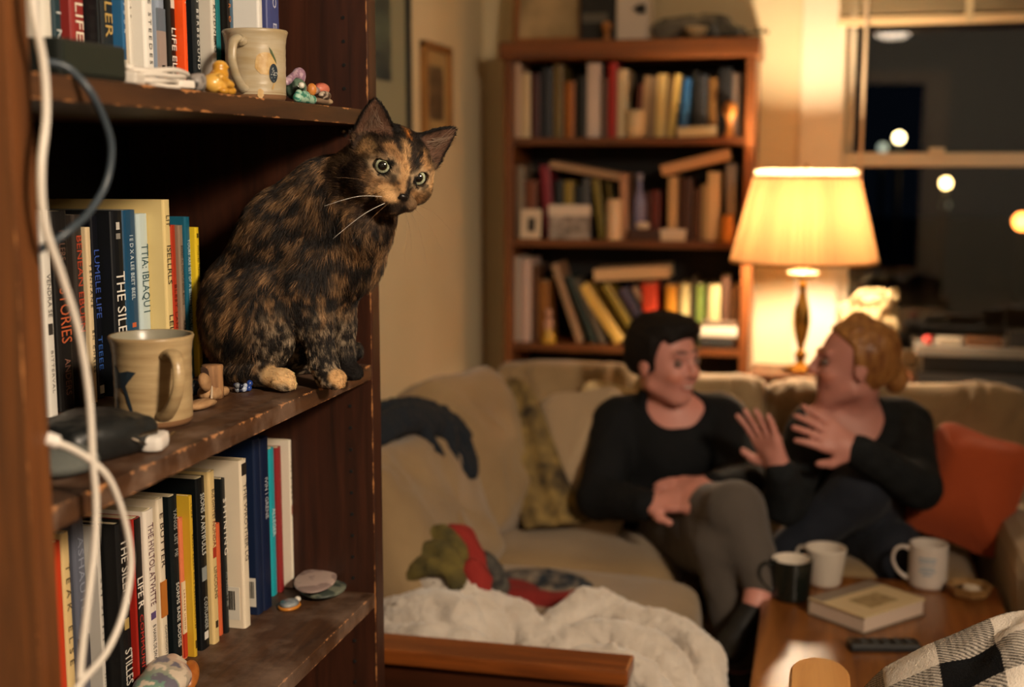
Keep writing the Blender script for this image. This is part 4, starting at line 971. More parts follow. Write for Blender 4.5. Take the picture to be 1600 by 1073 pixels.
BLACK = np.array(lin('1a1512')); DKB = np.array(lin('3a2a20')); BRN = np.array(lin('6d553c')); ORG = np.array(lin('9a744c')); TAN = np.array(lin('c29a6a')); PALE = np.array(lin('d0b28a'))
hind_paw, fore_paw = np.array((-0.6813, 1.5480, 1.1201)), np.array((-0.6104, 1.5660, 1.1166))
def face_uv(p):
    q = (p - HC) @ HB / HS
    return q[:, 0], q[:, 2] - EYE_U, q[:, 1]
def sm(x, a, b): return np.clip((x - a) / (b - a), 0, 1) ** 2 * (3 - 2 * np.clip((x - a) / (b - a), 0, 1))
def coat(p):
    p = np.asarray(p, float)
    st = p * np.array((1.0, .8, 1.0))
    sk = st + .02 * np.stack([fbm(p * 22 + 5, 2), fbm(p * 22 + 9, 2), fbm(p * 22 + 2, 2)], 1)
    n1 = fbm(sk * 58, 4); n2 = fbm(sk * 125 + 31, 3); n3 = fbm(sk * 230 + 7, 2)
    m = sm(n1 * .50 + n2 * .30 + n3 * .20, .46, .60)[:, None]
    m2 = sm(n2 * .5 + n1 * .3 + n3 * .2, .50, .62)[:, None]
    c = BLACK * (1 - m) + (BRN * .75 + DKB * .25) * m
    c = c * (1 - m * m2 * .7) + ORG * .85 * (m * m2 * .7)
    # speckled grey forelegs low down
    low = (sm(Z0 + .115 - p[:, 2], 0, .05) * sm(p[:, 0], -.735, -.70))[:, None]
    sp = sm(n3 * .65 + n2 * .35, .48, .60)[:, None]
    c = c * (1 - low) + low * (BLACK * 1.1 * (1 - sp) + np.array(lin('8d7c66')) * sp)
    # far foreleg paw black, hind paw pale orange, toes of the near forepaw tan
    far = (sm(p[:, 1], 1.610, 1.625) * sm(Z0 + .05 - p[:, 2], 0, .02) * sm(p[:, 0], -.70, -.67))[:, None]
    c = c * (1 - far) + BLACK * .6 * far
    d = np.linalg.norm((p - hind_paw) / np.array((1.25, 1.0, 1.0)), axis=1); k = sm(.027 - d, 0, .008)[:, None]
    c = c * (1 - k) + k * PALE * np.array((1.0, .92, .78))
    d = np.linalg.norm(p - fore_paw, axis=1); k = sm(.0175 - d, 0, .006)[:, None]
    c = c * (1 - k) + k * TAN
    # head
    u, v, w = face_uv(p)
    dh = np.linalg.norm(p - HC, axis=1)
    hd = sm(.088 - dh, 0, .022)[:, None]
    hm = sm(n2 * .55 + n3 * .45, .44, .60)[:, None]
    hc = DKB * .55 * (1 - hm) + (BRN * .55 + DKB * .45) * hm
    fr = sm(w, -.012, .008)
    rough_ = (n3 - .5) * .012
    def patch(cu, cv, ru, rv, col, a=1.0, tilt=0, soft=.35):
        nonlocal hc
        x, y = u - cu, v - cv
        x, y = x * math.cos(tilt) + y * math.sin(tilt), -x * math.sin(tilt) + y * math.cos(tilt)
        e = np.sqrt((x / ru) ** 2 + (y / rv) ** 2) + rough_ / min(ru, rv) * .8
        k_ = (a * sm(1 + soft - e, 0, 2 * soft) * fr)[:, None]
        hc = hc * (1 - k_) + np.asarray(col) * k_
    patch(-.056, .014, .018, .013, TAN * .9, .85)
    patch(-.050, -.022, .022, .020, DKB * .55, .8)
    patch(-.030, -.018, .016, .010, ORG * .85, .75, -.3)
    patch(0, .040, .040, .018, BLACK * 1.1, .85)
    patch(-.018, .018, .013, .008, ORG, .95, -.5)
    patch(-.006, .024, .006, .010, TAN, .7)
    patch(-.004, .002, .0055, .022, TAN, .95, .10)
    patch(-.004, -.012, .0055, .012, ORG, .8)
    patch(.020, .020, .009, .012, ORG * 1.05, .95, .5)
    patch(.037, .002, .010, .016, TAN * .95, .85)
    patch(.024, -.020, .013, .009, ORG, .85)
    patch(.010, .010, .0042, .026, BLACK * .7, 1.0, -.22)
    patch(.006, -.012, .0045, .014, BLACK * .7, .95, -.15)
    patch(-.017, -.026, .015, .0085, TAN * 1.0, .9, .12)
    patch(.015, -.027, .010, .007, BRN, .85)
    patch(.002, .050, .0032, .009, np.array(lin('b8722f')), .95, -.3)
    patch(0, -.0375, .012, .0075, BLACK, .9)
    patch(.001, -.0225, .0068, .006, BLACK * .5, 1.0)
    for s, c_ in zip((-1, 1), eye_c):
        cu, cv, _ = face_uv(c_[None])
        patch(cu[0], cv[0], .0150, .0125, PALE * .8, .8)
        patch(cu[0], cv[0], .0112, .0105, BLACK * .5, 1.0, 0, .12)
        patch(cu[0] + .009, cv[0] - .006, .005, .006, BLACK * .7, .8)
    c = c * (1 - hd) + hc * hd
    # ears: dark with a blackish rim
    for base, tip, a, n, uu, Ht in EARS:
        q = p - base; vv = q @ a; tt = np.abs(q @ uu); ww = q @ n
        ie = (vv > .004) & (vv < Ht + .01) & (tt < .034) & (np.abs(ww) < .03)
        hw = .0300 * np.clip(1 - vv / Ht, 0, 1) ** .66
        inner = sm(hw - tt, .002, .006) * sm(ww - 16 * tt * tt + .010 * (1 - np.clip(vv / Ht, 0, 1)), .0, .003)
        ec = BLACK * .6 * (1 - inner[:, None]) + np.array(lin('5f4435')) * inner[:, None]
        c = np.where(ie[:, None], ec, c)
    return c
paint(me, coat(CV))
SKIN_CAT = mat('cat_undercoat', 'ffffff', rough=.8, spec=.2, attr='pigment')
cbody = link('body', me, SKIN_CAT, cat, True)

# coat of fur: short tapered strands following the lie of the hair
tri_n = None
fcs = np.empty(len(me.polygons) * 4, np.int32); me.polygons.foreach_get('vertices', fcs); fcs = fcs.reshape(-1, 4)
A, B, C_, D_ = (CV[fcs[:, i]] for i in range(4))
nrm = np.cross(C_ - A, D_ - B); area = np.linalg.norm(nrm, axis=1) * .5; nrm = nrm / np.maximum(np.linalg.norm(nrm, axis=1, keepdims=True), 1e-12)
NS = 150000
cen = (A + B + C_ + D_) / 4
eyed = np.min([np.linalg.norm(cen - c, axis=1) for c in eye_c], 0)
headk = np.linalg.norm(cen - HC, axis=1) < .085
wgt = area * np.where(cen[:, 2] < Z0 + .003, 0, 1) * np.where(eyed < RE + .0015, 0, 1) * np.where(headk, 2.3, 1.0)
nose_p = H(0, .060, -.016)
wgt = wgt * (np.linalg.norm(cen - nose_p, axis=1) > .0065)
wgt = wgt * np.where(cen[:, 0] < -.84, .3, 1)
pick = nrng.choice(len(fcs), NS, p=wgt / wgt.sum())
u_, v_ = nrng.random((NS, 1)), nrng.random((NS, 1))
root = (A[pick] * (1 - u_) + B[pick] * u_) * (1 - v_) + (D_[pick] * (1 - u_) + C_[pick] * u_) * v_
nr = nrm[pick]
uu, vv, ww = face_uv(root)
dh = np.linalg.norm(root - HC, axis=1)
hk = sm(.092 - dh, 0, .02)
flow = np.tile(np.array((-.55, -.10, -.80)), (NS, 1))
chest = sm(root[:, 0], -.66, -.60)[:, None]
flow = flow * (1 - chest) + np.array((.05, 0, -1.0)) * chest
leg = (sm(Z0 + .16 - root[:, 2], 0, .05) * sm(root[:, 0], -.74, -.70))[:, None]
flow = flow * (1 - leg) + np.array((.15, -.05, -1.0)) * leg
foot = (sm(Z0 + .035 - root[:, 2], 0, .012))[:, None]
flow = flow * (1 - foot) + np.array((1.0, -.3, -.3)) * foot
hfl = root - H(0, .055, -.008)
hfl = hfl / np.maximum(np.linalg.norm(hfl, axis=1, keepdims=True), 1e-9)
flow = flow * (1 - hk[:, None]) + hfl * hk[:, None]
isear = np.zeros(NS, bool)
for base, tip, a, n, e_u, Ht in EARS:
    q = root - base; ve = q @ a
    ie = (ve > .006) & (ve < Ht + .01) & (np.abs(q @ e_u) < .034) & (np.abs(q @ n) < .03)
    flow[ie] = a + .5 * n * ((q[ie] @ n) > 0)[:, None] - .0 * n; isear |= ie
flow += nrng.normal(0, .22, (NS, 3))
flow -= nr * np.sum(flow * nr, 1, keepdims=True) * .92
flow /= np.maximum(np.linalg.norm(flow, axis=1, keepdims=True), 1e-9)
length = .0165 * (1 - hk) + .0060 * hk
length = np.where((sm(.03 - np.linalg.norm(root - nose_p, axis=1), 0, .02)) > 0, .0030, length)
length = np.where(np.min([np.linalg.norm(root - c, axis=1) for c in eye_c], 0) < RE + .006, .0024, length)
length = np.where(leg[:, 0] > .5, .0075, length)
length = np.where(root[:, 2] < Z0 + .030, .0038, length)
length = np.where(isear, .0042, length)
length = np.where((hk > .3) & (ww < .0) & (np.abs(uu) > .03) & (vv < .0), .013, length)
length *= nrng.uniform(.6, 1.25, NS)
lift = np.where(isear, .35, .36) * nrng.uniform(.5, 1.3, NS)
d0 = flow + nr * (lift * 1.5)[:, None]; d0 /= np.linalg.norm(d0, axis=1, keepdims=True)
d1 = flow + nr * (lift * .25)[:, None] + np.array((0, 0, -.12)); d1 /= np.linalg.norm(d1, axis=1, keepdims=True)
P0 = root - nr * .0006; P1 = P0 + d0 * (length * .36)[:, None]; P2 = P1 + (d0 * .4 + d1 * .6) * (length * .34)[:, None]; P3 = P2 + d1 * (length * .32)[:, None]
pts = np.stack([P0, P1, P2, P3], 1)
pts[:, :, 2] = np.maximum(pts[:, :, 2], Z0 + .0006)
pts = pts.reshape(-1, 3) - np.array(cat.location)
hc_ = bpy.data.hair_curves.new('fur')
hc_.add_curves([4] * NS)
hc_.attributes['position'].data.foreach_set('vector', pts.astype(np.float32).ravel())
rad = hc_.attributes.new('radius', 'FLOAT', 'POINT')
rscale = np.where(hk > .5, .00012, .00017)[:, None] * np.array((1, .95, .7, .15))[None]
rad.data.foreach_set('value', rscale.astype(np.float32).ravel())
fc = coat(root)
tipvar = nrng.uniform(.45, 1.6, (NS, 1))
st_ = np.stack([root @ np.array((-.55, 0, -.83)) * 55, root @ np.array((.83, 0, -.55)) * 300, root[:, 1] * 300], 1)
streak = np.clip((fbm(st_, 3) - .5) * 2.6 + .5, 0, 1)[:, None]
fc = np.clip(fc * tipvar * (.45 + 1.25 * streak), 0, 1)
ca_ = hc_.attributes.new('pigment', 'FLOAT_COLOR', 'CURVE')
ca_.data.foreach_set('color', np.concatenate([fc, np.ones((NS, 1))], 1).astype(np.float32).ravel())
hc_.materials.append(mat('cat_fur', 'ffffff', rough=.5, spec=.35, attr='pigment'))
fur = bpy.data.objects.new('fur', hc_); COL.objects.link(fur); fur.parent = cat; fur['kind'] = 'stuff'

# pale wispy hairs inside the ears
wp = []
for base, tip, a, n, e_u, Ht in EARS:
    for i in range(46):
        s_ = rng.uniform(-1, 1); v0 = rng.uniform(.0, .45) * Ht
        r0 = base + a * v0 + e_u * (s_ * .017 * (1 - v0 / Ht)) + n * (16 * (s_ * .017) ** 2 - .006)
        dd = nz(a * .7 + n * .55 - e_u * s_ * .5 + np.array((rng.gauss(0, .15), 0, rng.gauss(0, .15))))
        L_ = rng.uniform(.014, .026)
        wp.append([r0, r0 + dd * L_ * .4, r0 + (dd + a * .2) * L_ * .75, r0 + (dd + a * .4) * L_])
wp = np.array(wp)
h2 = bpy.data.hair_curves.new('ear_hair'); h2.add_curves([4] * len(wp))
h2.attributes['position'].data.foreach_set('vector', (wp.reshape(-1, 3) - np.array(cat.location)).astype(np.float32).ravel())
ra2 = h2.attributes.new('radius', 'FLOAT', 'POINT'); ra2.data.foreach_set('value', np.tile(np.array((.00016, .00014, .0001, .00003), np.float32), len(wp)))
h2.materials.append(mat('ear_hair_pale', '9d8672', rough=.5))
eh = bpy.data.objects.new('ear_hair', h2); COL.objects.link(eh); eh.parent = cat; eh['kind'] = 'stuff'

# eyes: pupil, green iris, dark rim by angle from the gaze
EYEM = mat('cat_eye', 'ffffff', rough=.06, spec=.7, attr='pigment', coat=1)
for c in eye_c:
    g = nz(np.array((0, 0, 1.40)) - c)
    prof = [(RE * math.sin(q), RE * math.cos(q)) for q in np.linspace(.001, 2.2, 44)]
    zz = Vector(g); M = zz.to_track_quat('Z', 'Y').to_matrix()
    v, f = lathe(prof, (0, 0, 0), 40, rot=M)
    v = [p + Vector(c) for p in v]; f = [q[::-1] for q in f]
    me = mesh_np('eye', v, f)
    th_ = np.repeat(np.linspace(.001, 2.2, 44), 40); an = np.tile(np.arange(40), 44)
    iris = np.array(lin('a6ac92'))[None] * (1 + .22 * np.sin(an * 5.1 + 2 * np.sin(an * 1.7)))[:, None]
    k = sm(th_, .49, .57)[:, None]; k3 = sm(th_, .80, .90)[:, None]; k2 = sm(th_, .50, .66)[:, None]
    ic = iris * (np.array(lin('7f8a5c')) / np.array(lin('9aa886')) * (1 - k2) + k2)
    cc_ = np.array((.004, .004, .004)) * (1 - k) + ic * k
    cc_ = cc_ * (1 - k3) + np.array((.006, .005, .004)) * k3
    paint(me, cc_)
    link('eye', me, EYEM, cat, True)
nb_ = sdf_mesh('nose', [ell(H(0, .0592, -.0150), (.0060, .0036, .0036), HB, k=.002), ell(H(-.0035, .0585, -.0180), (.0030, .0030, .0022), HB, k=.002), ell(H(.0035, .0585, -.0180), (.0030, .0030, .0022), HB, k=.002)], .0008)
link('nose', nb_, mat('cat_nose', '14100f', rough=.35), cat, True)
for i, (s, off, out) in enumerate([(-1, (-.014, .052, -.022), (-.075, .010, -.030)), (-1, (-.012, .053, -.026), (-.058, .020, -.058)), (-1, (-.016, .050, -.019), (-.070, .0, .000)), (-1, (-.011, .052, -.028), (-.040, .030, -.055)),
                                  (1, (.012, .053, -.025), (.040, .025, -.058)), (1, (.014, .052, -.023), (.055, .020, -.040)), (1, (.011, .052, -.028), (.016, .020, -.066)), (1, (.015, .051, -.021), (.062, .010, -.018)), (1, (.010, .052, -.029), (.026, .020, -.060))]):
    a_, b_ = H(*off), H(*(np.array(off) + np.array(out)))
    m_ = (a_ + b_) / 2 + hu * .007
    tube_obj('whisker', [a_, m_, b_], lambda q, wr=(.00036 if i in (0, 1) else .0002): wr * (1 - .75 * q), mat('whisker_white' if i < 2 else 'whisker_tan', 'f0e8dc' if i < 2 else '8a6a48', rough=.4), cat, n=5, sub=6)

# ------------------------------------------------------------------ far bookcase
BX0, BX1, BY0, BY1 = -1.012, -.209, 4.10, 4.385
fb = empty('bookcase', ((BX0 + BX1) / 2, (BY0 + BY1) / 2, FLOOR), 'reddish brown bookcase against the back wall, crammed with books and trinkets', 'bookcase')
FBW = wood('far_case', '4a2810', '80491e', 'z', rough=.42, grain=9)
FBH = wood('far_case_h', '4a2810', '80491e', 'x', rough=.42, grain=9)
for x0, x1 in ((BX0, BX0 + .03), (BX1 - .03, BX1)): box('side_panel', (x0, BY0, FLOOR), (x1, BY1, 1.725), FBW, fb, .002)
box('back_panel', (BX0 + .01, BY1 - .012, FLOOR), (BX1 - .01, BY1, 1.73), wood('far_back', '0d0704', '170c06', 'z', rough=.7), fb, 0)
box('top', (BX0 - .012, BY0 - .02, 1.725), (BX1 + .012, BY1, 1.782), FBH, fb, .006)
for zt in (1.478, 1.150, .805, .47, .17): box('shelf', (BX0 + .0305, BY0 + .004, zt - .024), (BX1 - .0305, BY1 - .0125, zt), FBH, fb, .002)

def far_book(label, cx, z, th, h, col, roll=0, d=.16, y=4.13, yaw=0, centre=False, group=None):
    """book standing with its spine to the room, leaning by roll degrees; lying flat at roll 90"""
    me = book_mesh(-th / 2, th / 2, d / 2, d, 0, h)
    v = verts_of(me); v = np.stack([v[:, 1], -v[:, 0], v[:, 2]], 1); set_verts(me, v)
    b = bpy.data.objects.new('book', me); COL.objects.link(b); me.materials.append(cover_mat(col))
    pm = bm_mesh('pages', box_bm((-th / 2 + .0018, -d / 2 + .005, .002), (th / 2 - .0018, d / 2 - .001, h - .002)))
    p = bpy.data.objects.new('page_block', pm); COL.objects.link(p); pm.materials.append(PAGES); p.parent = b
    r = R(roll)
    if centre:
        for o in (b.data, p.data):
            vv = verts_of(o); vv[:, 2] -= h / 2; set_verts(o, vv)
        b.location = (cx, y + d / 2, z)
    else:
        b.location = (cx, y + d / 2, z + abs(math.sin(r)) * th / 2 + .0003)
    b.rotation_euler = (0, r, R(yaw))
    return tag(b, label, 'book', group)
FARG = {1: 'books on the upper shelf of the far bookcase', 2: 'books on the middle shelf of the far bookcase', 3: 'books on the lower shelf of the far bookcase'}
BASE = {1: 1.4784, 2: 1.1504, 3: .8054}
for rn, x0, x1, h, col, lab, lean in [
    (1, -0.9917, -0.966, 0.241, 'c2a184', "pinkish beige book on the far bookcase's upper shelf, leftmost there", 0),
    (1, -0.963, -0.9314, 0.207, 'd0b48a', "cream book on the far bookcase's upper shelf, right of the pinkish beige one", 0),
    (1, -0.9279, -0.8994, 0.205, '43201f', "dark maroon book on the far bookcase's upper shelf, right of the cream one", 0),
    (1, -0.8935, -0.8592, 0.222, '2c2f36', "dark slate book on the far bookcase's upper shelf, right of the dark maroon one", 0),
    (1, -0.8552, -0.824, 0.232, '6d5a34', "olive tan book on the far bookcase's upper shelf, right of the dark slate one", 0),
    (1, -0.8166, -0.7855, 0.179, '9a5a20', "rust orange book on the far bookcase's upper shelf, right of the olive tan one", 0),
    (1, -0.7827, -0.7477, 0.195, '14130f', "black book on the far bookcase's upper shelf, right of the rust orange one", 0),
    (1, -0.7439, -0.7015, 0.234, 'cdb9ad', "greyish white book on the far bookcase's upper shelf, right of the black one", 0),
    (1, -0.6976, -0.6779, 0.186, '5e4a42', "dull brown book on the far bookcase's upper shelf, right of the greyish white one", 0),
    (1, -0.6749, -0.6473, 0.235, 'a8261f', "bright red book on the far bookcase's upper shelf, right of the dull brown one", 0),
    (1, -0.6447, -0.6137, 0.213, 'd6c19a', "pale cream book on the far bookcase's upper shelf, right of the bright red one", 0),
    (1, -0.5857, -0.5726, 0.167, '6b3a30', "reddish brown book on the far bookcase's upper shelf, right of the pale cream one", 3),
    (1, -0.5718, -0.5536, 0.192, 'b59a78', "tan book on the far bookcase's upper shelf, right of the reddish brown one", 4),
    (1, -0.5478, -0.5302, 0.189, '8e7c62', "grey beige book on the far bookcase's upper shelf, right of the tan one", 3),
    (1, -0.5244, -0.4927, 0.197, 'dcc07c', "yellow cream book on the far bookcase's upper shelf, right of the grey beige one", 2),
    (1, -0.4919, -0.4845, 0.183, 'a88a60', "thin buff book on the far bookcase's upper shelf, right of the yellow cream one", 5),
    (1, -0.4837, -0.4635, 0.196, 'd8bb6c', "pale yellow book on the far bookcase's upper shelf, right of the thin buff one", 6),
    (1, -0.4497, -0.4227, 0.182, '2a5f96', "strong blue book on the far bookcase's upper shelf, right of the pale yellow one", 4),
    (1, -0.4048, -0.388, 0.204, '101416', "narrow black book on the far bookcase's upper shelf, right of the strong blue one", 0),
    (1, -0.3856, -0.3598, 0.192, '2c3036', "charcoal book on the far bookcase's upper shelf, right of the narrow black one", 0),
    (1, -0.3551, -0.3295, 0.181, '6a4a22', "brown book on the far bookcase's upper shelf, right of the charcoal one", 0),
    (1, -0.3247, -0.2853, 0.212, '15171a', "wide black book on the far bookcase's upper shelf, right of the brown one", 0),
    (1, -0.2811, -0.2557, 0.196, '8c8078', "grey white book on the far bookcase's upper shelf, right of the wide black one", 0),
    (2, -0.9802, -0.9521, 0.237, '7a6a58', "grey beige book on the far bookcase's middle shelf, leftmost there", 0),
    (2, -0.9478, -0.9085, 0.19, '6a3a26', "brown red book on the far bookcase's middle shelf, right of the grey beige one", 0),
    (2, -0.8795, -0.8474, 0.237, '7c2430', "magenta red book on the far bookcase's middle shelf, right of the brown red one", -5),
    (2, -0.8466, -0.8214, 0.19, '22262a', "dusky book on the far bookcase's middle shelf, right of the magenta red one", 0),
    (2, -0.8179, -0.7868, 0.187, '8a7430', "yellow labelled book on the far bookcase's middle shelf, right of the dusky one", 0),
    (2, -0.7832, -0.7591, 0.173, '1c2024', "black book on the far bookcase's middle shelf, right of the yellow labelled one", 0),
    (2, -0.7558, -0.7338, 0.197, '4a4c50', "grey book on the far bookcase's middle shelf, right of the black one", 0),
    (2, -0.7011, -0.6771, 0.194, '7a6a2c', "olive yellow book on the far bookcase's middle shelf, right of the grey one", -8),
    (2, -0.6505, -0.6445, 0.184, '6a6030', "dull olive book on the far bookcase's middle shelf, right of the olive yellow one", -8),
    (2, -0.6273, -0.6015, 0.211, 'b08060', "tan pink book on the far bookcase's middle shelf, right of the dull olive one", -3),
    (2, -0.5577, -0.5341, 0.151, '3a1a16', "dark red book on the far bookcase's middle shelf, right of the tan pink one", 0),
    (2, -0.5309, -0.504, 0.158, '5a2018', "oxblood book on the far bookcase's middle shelf, right of the dark red one", 0),
    (2, -0.478, -0.4474, 0.203, 'c09a6c', "tan book on the far bookcase's middle shelf, right of the oxblood one", 0),
    (2, -0.4433, -0.4015, 0.198, '3a2014', "dark chestnut book on the far bookcase's middle shelf, right of the tan one", 0),
    (2, -0.3963, -0.3738, 0.165, '4a2c1a', "walnut brown book on the far bookcase's middle shelf, right of the dark chestnut one", 0),
    (2, -0.3701, -0.3543, 0.178, 'a48a60', "thin buff book on the far bookcase's middle shelf, right of the walnut brown one", 0),
    (2, -0.3525, -0.3144, 0.218, 'cfae82', "peach cream book on the far bookcase's middle shelf, right of the thin buff one", 0),
    (2, -0.2961, -0.2628, 0.243, '857a74', "greyish lilac book on the far bookcase's middle shelf, right of the peach cream one", 0),
    (3, -0.9915, -0.9659, 0.283, 'a89a8c', "pale grey book on the far bookcase's lower shelf, leftmost there", 0),
    (3, -0.9616, -0.9276, 0.276, 'c0a498', "pinkish white book on the far bookcase's lower shelf, right of the pale grey one", 0),
    (3, -0.9233, -0.9063, 0.254, '5a3a26', "brown book on the far bookcase's lower shelf, right of the pinkish white one", 0),
    (3, -0.9019, -0.8666, 0.204, '8a5826', "orange brown book on the far bookcase's lower shelf, right of the brown one", 0),
    (3, -0.445, -0.4383, 0.195, '3a2c1c', "slim brown book on the far bookcase's lower shelf, right of the orange brown one", 0),
    (3, -0.4331, -0.4016, 0.205, 'c2b680', "greenish white book on the far bookcase's lower shelf, right of the slim brown one", 0),
    (3, -0.3986, -0.3866, 0.223, '2c241c', "slim dark book on the far bookcase's lower shelf, right of the greenish white one", 0),
    (3, -0.3835, -0.3581, 0.203, '5c7034', "green book on the far bookcase's lower shelf, right of the slim dark one", 0),
    (3, -0.3435, -0.3064, 0.204, 'b8a878', "dusty cream book on the far bookcase's lower shelf, right of the green one", 0),
    (3, -0.303, -0.2752, 0.23, '4a3428', "dark brown book on the far bookcase's lower shelf, right of the dusty cream one", 0),
    (3, -0.2707, -0.2457, 0.206, '5e4632', "brown grey book on the far bookcase's lower shelf, right of the dark brown one", 0)]:
    far_book(lab, (x0 + x1) / 2, BASE[rn], x1 - x0, h, col, lean, d=.15 + .02 * rng.random(), y=4.13 + .008 * rng.random(), group=FARG[rn])
# leaning and lying ones
far_book('brown beige book lying tilted across the tops of the middle shelf books at left', -.75, 1.372, .024, .232, 'a08062', 100, centre=True, group=FARG[2])
far_book('thick peach tan book lying tilted across the middle shelf books at right', -.393, 1.399, .034, .222, 'c8966a', 76, centre=True, group=FARG[2])
far_book('thin tan slanting book, first of the leaners on the far lower shelf', -.762, .805, .022, .272, '9a7a5c', -19, group=FARG[3])
far_book('thin dark green slanting book beside the first leaning one on the lower shelf', -.715, .805, .020, .235, '22302c', -22, group=FARG[3])
far_book('thin grey brown slanting book left of the thick cream yellow leaner', -.684, .805, .016, .230, '5c5448', -24, group=FARG[3])
far_book('thick cream yellow book leaning steeply on the lower shelf', -.628, .805, .036, .222, 'd8b25a', -35, group=FARG[3])
far_book('olive yellow book leaning just right of the cream yellow one', -.560, .808, .026, .222, '9a8434', -33, group=FARG[3])
far_book('purple grey book leaning on the lower shelf behind the dark haired head', -.512, .808, .030, .205, '4a4258', -33, group=FARG[3])
far_book('pale tan book leaning right of the purple grey one', -.470, .808, .018, .215, 'b8987c', -32, group=FARG[3])
far_book('thick cream book lying across the tops of the lower shelf books', -.594, 1.040, .040, .245, 'd2ae84', 86, centre=True, group=FARG[3])
far_book('red orange book standing under the lying cream book', -.522, .805, .046, .205, 'd2462a', -3, d=.12, y=4.11, group=FARG[3])
far_book('short amber book right of the red orange one', -.462, .805, .032, .200, 'c98a2a', 0, d=.12, y=4.115, group=FARG[3])
for i, (zc, th, ln, col, lab) in enumerate(((.8235, .030, .105, '24282a', 'black book at the bottom of the small flat stack on the lower shelf'), (.8600, .034, .122, 'e8dcc6', 'bright white book in the middle of the small flat stack on the lower shelf'), (.8870, .014, .11, '6a5a4c', 'thin brown grey book topmost of the flat stack'))):
    far_book(lab, -.312 + .004 * i, zc, th, ln, col, 90, d=.13, y=4.105, centre=True, group='flat stack on the lower shelf')
far_book('cream book lying flat under the blue book on the upper shelf', -.388, 1.495, .032, .122, 'c9b68f', 88, d=.14, y=4.104, centre=True, group=FARG[1])

# trinkets on the far bookcase
CREAM = mat('cream_glaze', 'cdb48c', rough=.35)
lathe_obj('jar', [(0, 0), (.026, 0), (.031, .012), (.033, .05), (.031, .066), (.033, .074), (.035, .084), (.032, .086), (.029, .08), (.001, .078)], (-.583, 4.125, 1.478), CREAM, n=24); tag(bpy.data.objects['jar'], 'cream lidded jar before the gap on the upper shelf', 'jar')
t = empty('carved_head', (-.288, 4.125, 1.478), 'orange brown carved wooden head on a stem, upper shelf at right', 'figurine')
WC = mat('carved_wood', 'a86a2c', rough=.4)
lathe_obj('stand', [(0, 0), (.020, 0), (.018, .008), (.009, .02), (.010, .045), (.014, .058)], t.location, WC, t, n=20)
blob('head', None, None, [ell((-.288, 4.125, 1.560), (.022, .023, .030)), ell((-.288, 4.104, 1.552), (.006, .008, .010), k=.006)], WC, h=.003, parent=t)
t = empty('photo_card', (-.925, 4.115, 1.150), 'small white photo card with a dark figure, middle shelf left', 'card')
rbox('card', (-.925, 4.118, 1.199), (.070, .004, .096), mat('card_white', 'd0bba2', rough=.5), t, (-8, 0, -4), .001)
rbox('figure_print', (-.922, 4.114, 1.196), (.026, .002, .045), mat('print_dark', '2c2320', rough=.5), t, (-8, 0, -4), 0)
t = empty('print_box', (-.794, 4.12, 1.150), 'white topped printed box with a grey pattern on the middle shelf', 'box')
box('box_body', (-.862, 4.106, 1.150), (-.728, 4.128, 1.228), mat('box_print', '6a5f58', rough=.5, mix2='a89a90', mscale=40), t, .003)
box('box_lid', (-.864, 4.104, 1.226), (-.726, 4.13, 1.262), mat('box_white', 'd4c2b0', rough=.5), t, .003)
t = empty('candle', (-.648, 4.118, 1.150), 'pale cylinder candle in front of the middle shelf books', 'candle')
lathe_obj('wax', [(0, 0), (.024, 0), (.0245, .006), (.0245, .128), (.022, .131), (0, .129)], t.location, mat('wax_pale', 'd9b792', rough=.4, sss=.2), t, n=24)
tube_obj('wick', [(-.648, 4.118, 1.279), (-.648, 4.118, 1.285), (-.646, 4.118, 1.291)], .0012, mat('wick_dark', '1c1612', rough=.9), t, n=6, upv=(1, 0, 0))
t = empty('bottle', (-.570, 4.14, 1.150), 'slim lavender glass bottle in the dark gap of the middle shelf', 'bottle')
lathe_obj('glass', [(0, 0), (.020, 0), (.021, .01), (.021, .12), (.016, .145), (.008, .16), (.008, .195)], t.location, mat('lavender_glass', '6a6a90', rough=.1, spec=.7), t, n=20)
lathe_obj('stopper', [(.008, .193), (.010, .195), (.010, .212), (0, .214)], t.location, mat('stopper', '8a8498', rough=.3), t, n=16)
box('wood_slab', (-.600, 4.106, 1.150), (-.500, 4.127, 1.186), mat('slab_dark', '3a1e10', rough=.5), None, .004); tag(bpy.data.objects['wood_slab'], 'low dark wooden slab under the white stone, middle shelf', 'block')
stone('small white stone on the dark wooden slab, middle shelf', (-.556, 4.117, 1.197), (.024, .010, .012), 'c9ad92', 'd8c4ae', name='white_stone')
t = empty('amber_candle', (-.288, 4.118, 1.150), 'short orange candle at the right end of the middle shelf', 'candle')
lathe_obj('wax', [(0, 0), (.020, 0), (.021, .004), (.021, .080), (.018, .083), (0, .081)], t.location, mat('wax_amber', 'b8772a', rough=.35), t, n=20)
tube_obj('wick', [(-.288, 4.118, 1.231), (-.288, 4.118, 1.24)], .0012, _mats['wick_dark'], t, n=6, upv=(1, 0, 0))
t = empty('small_box', (-.457, 4.112, 1.150), 'little white box at the shelf edge under the peach book', 'box')
box('box_body', (-.496, 4.104, 1.150), (-.418, 4.128, 1.178), mat('box_white2', 'cdb59a', rough=.5), t, .002)
box('box_lid', (-.4975, 4.1025, 1.172), (-.4165, 4.129, 1.187), mat('box_white', 'd4c2b0'), t, .002)
t = empty('girl_figurine', (-.864, 4.12, .805), 'small figurine in a yellow skirt on the lower shelf', 'figurine')
lathe_obj('skirt', [(0, 0), (.022, 0), (.024, .006), (.016, .035), (.010, .052)], t.location, mat('paint_yellow', 'b8902c', rough=.4), t, n=20)
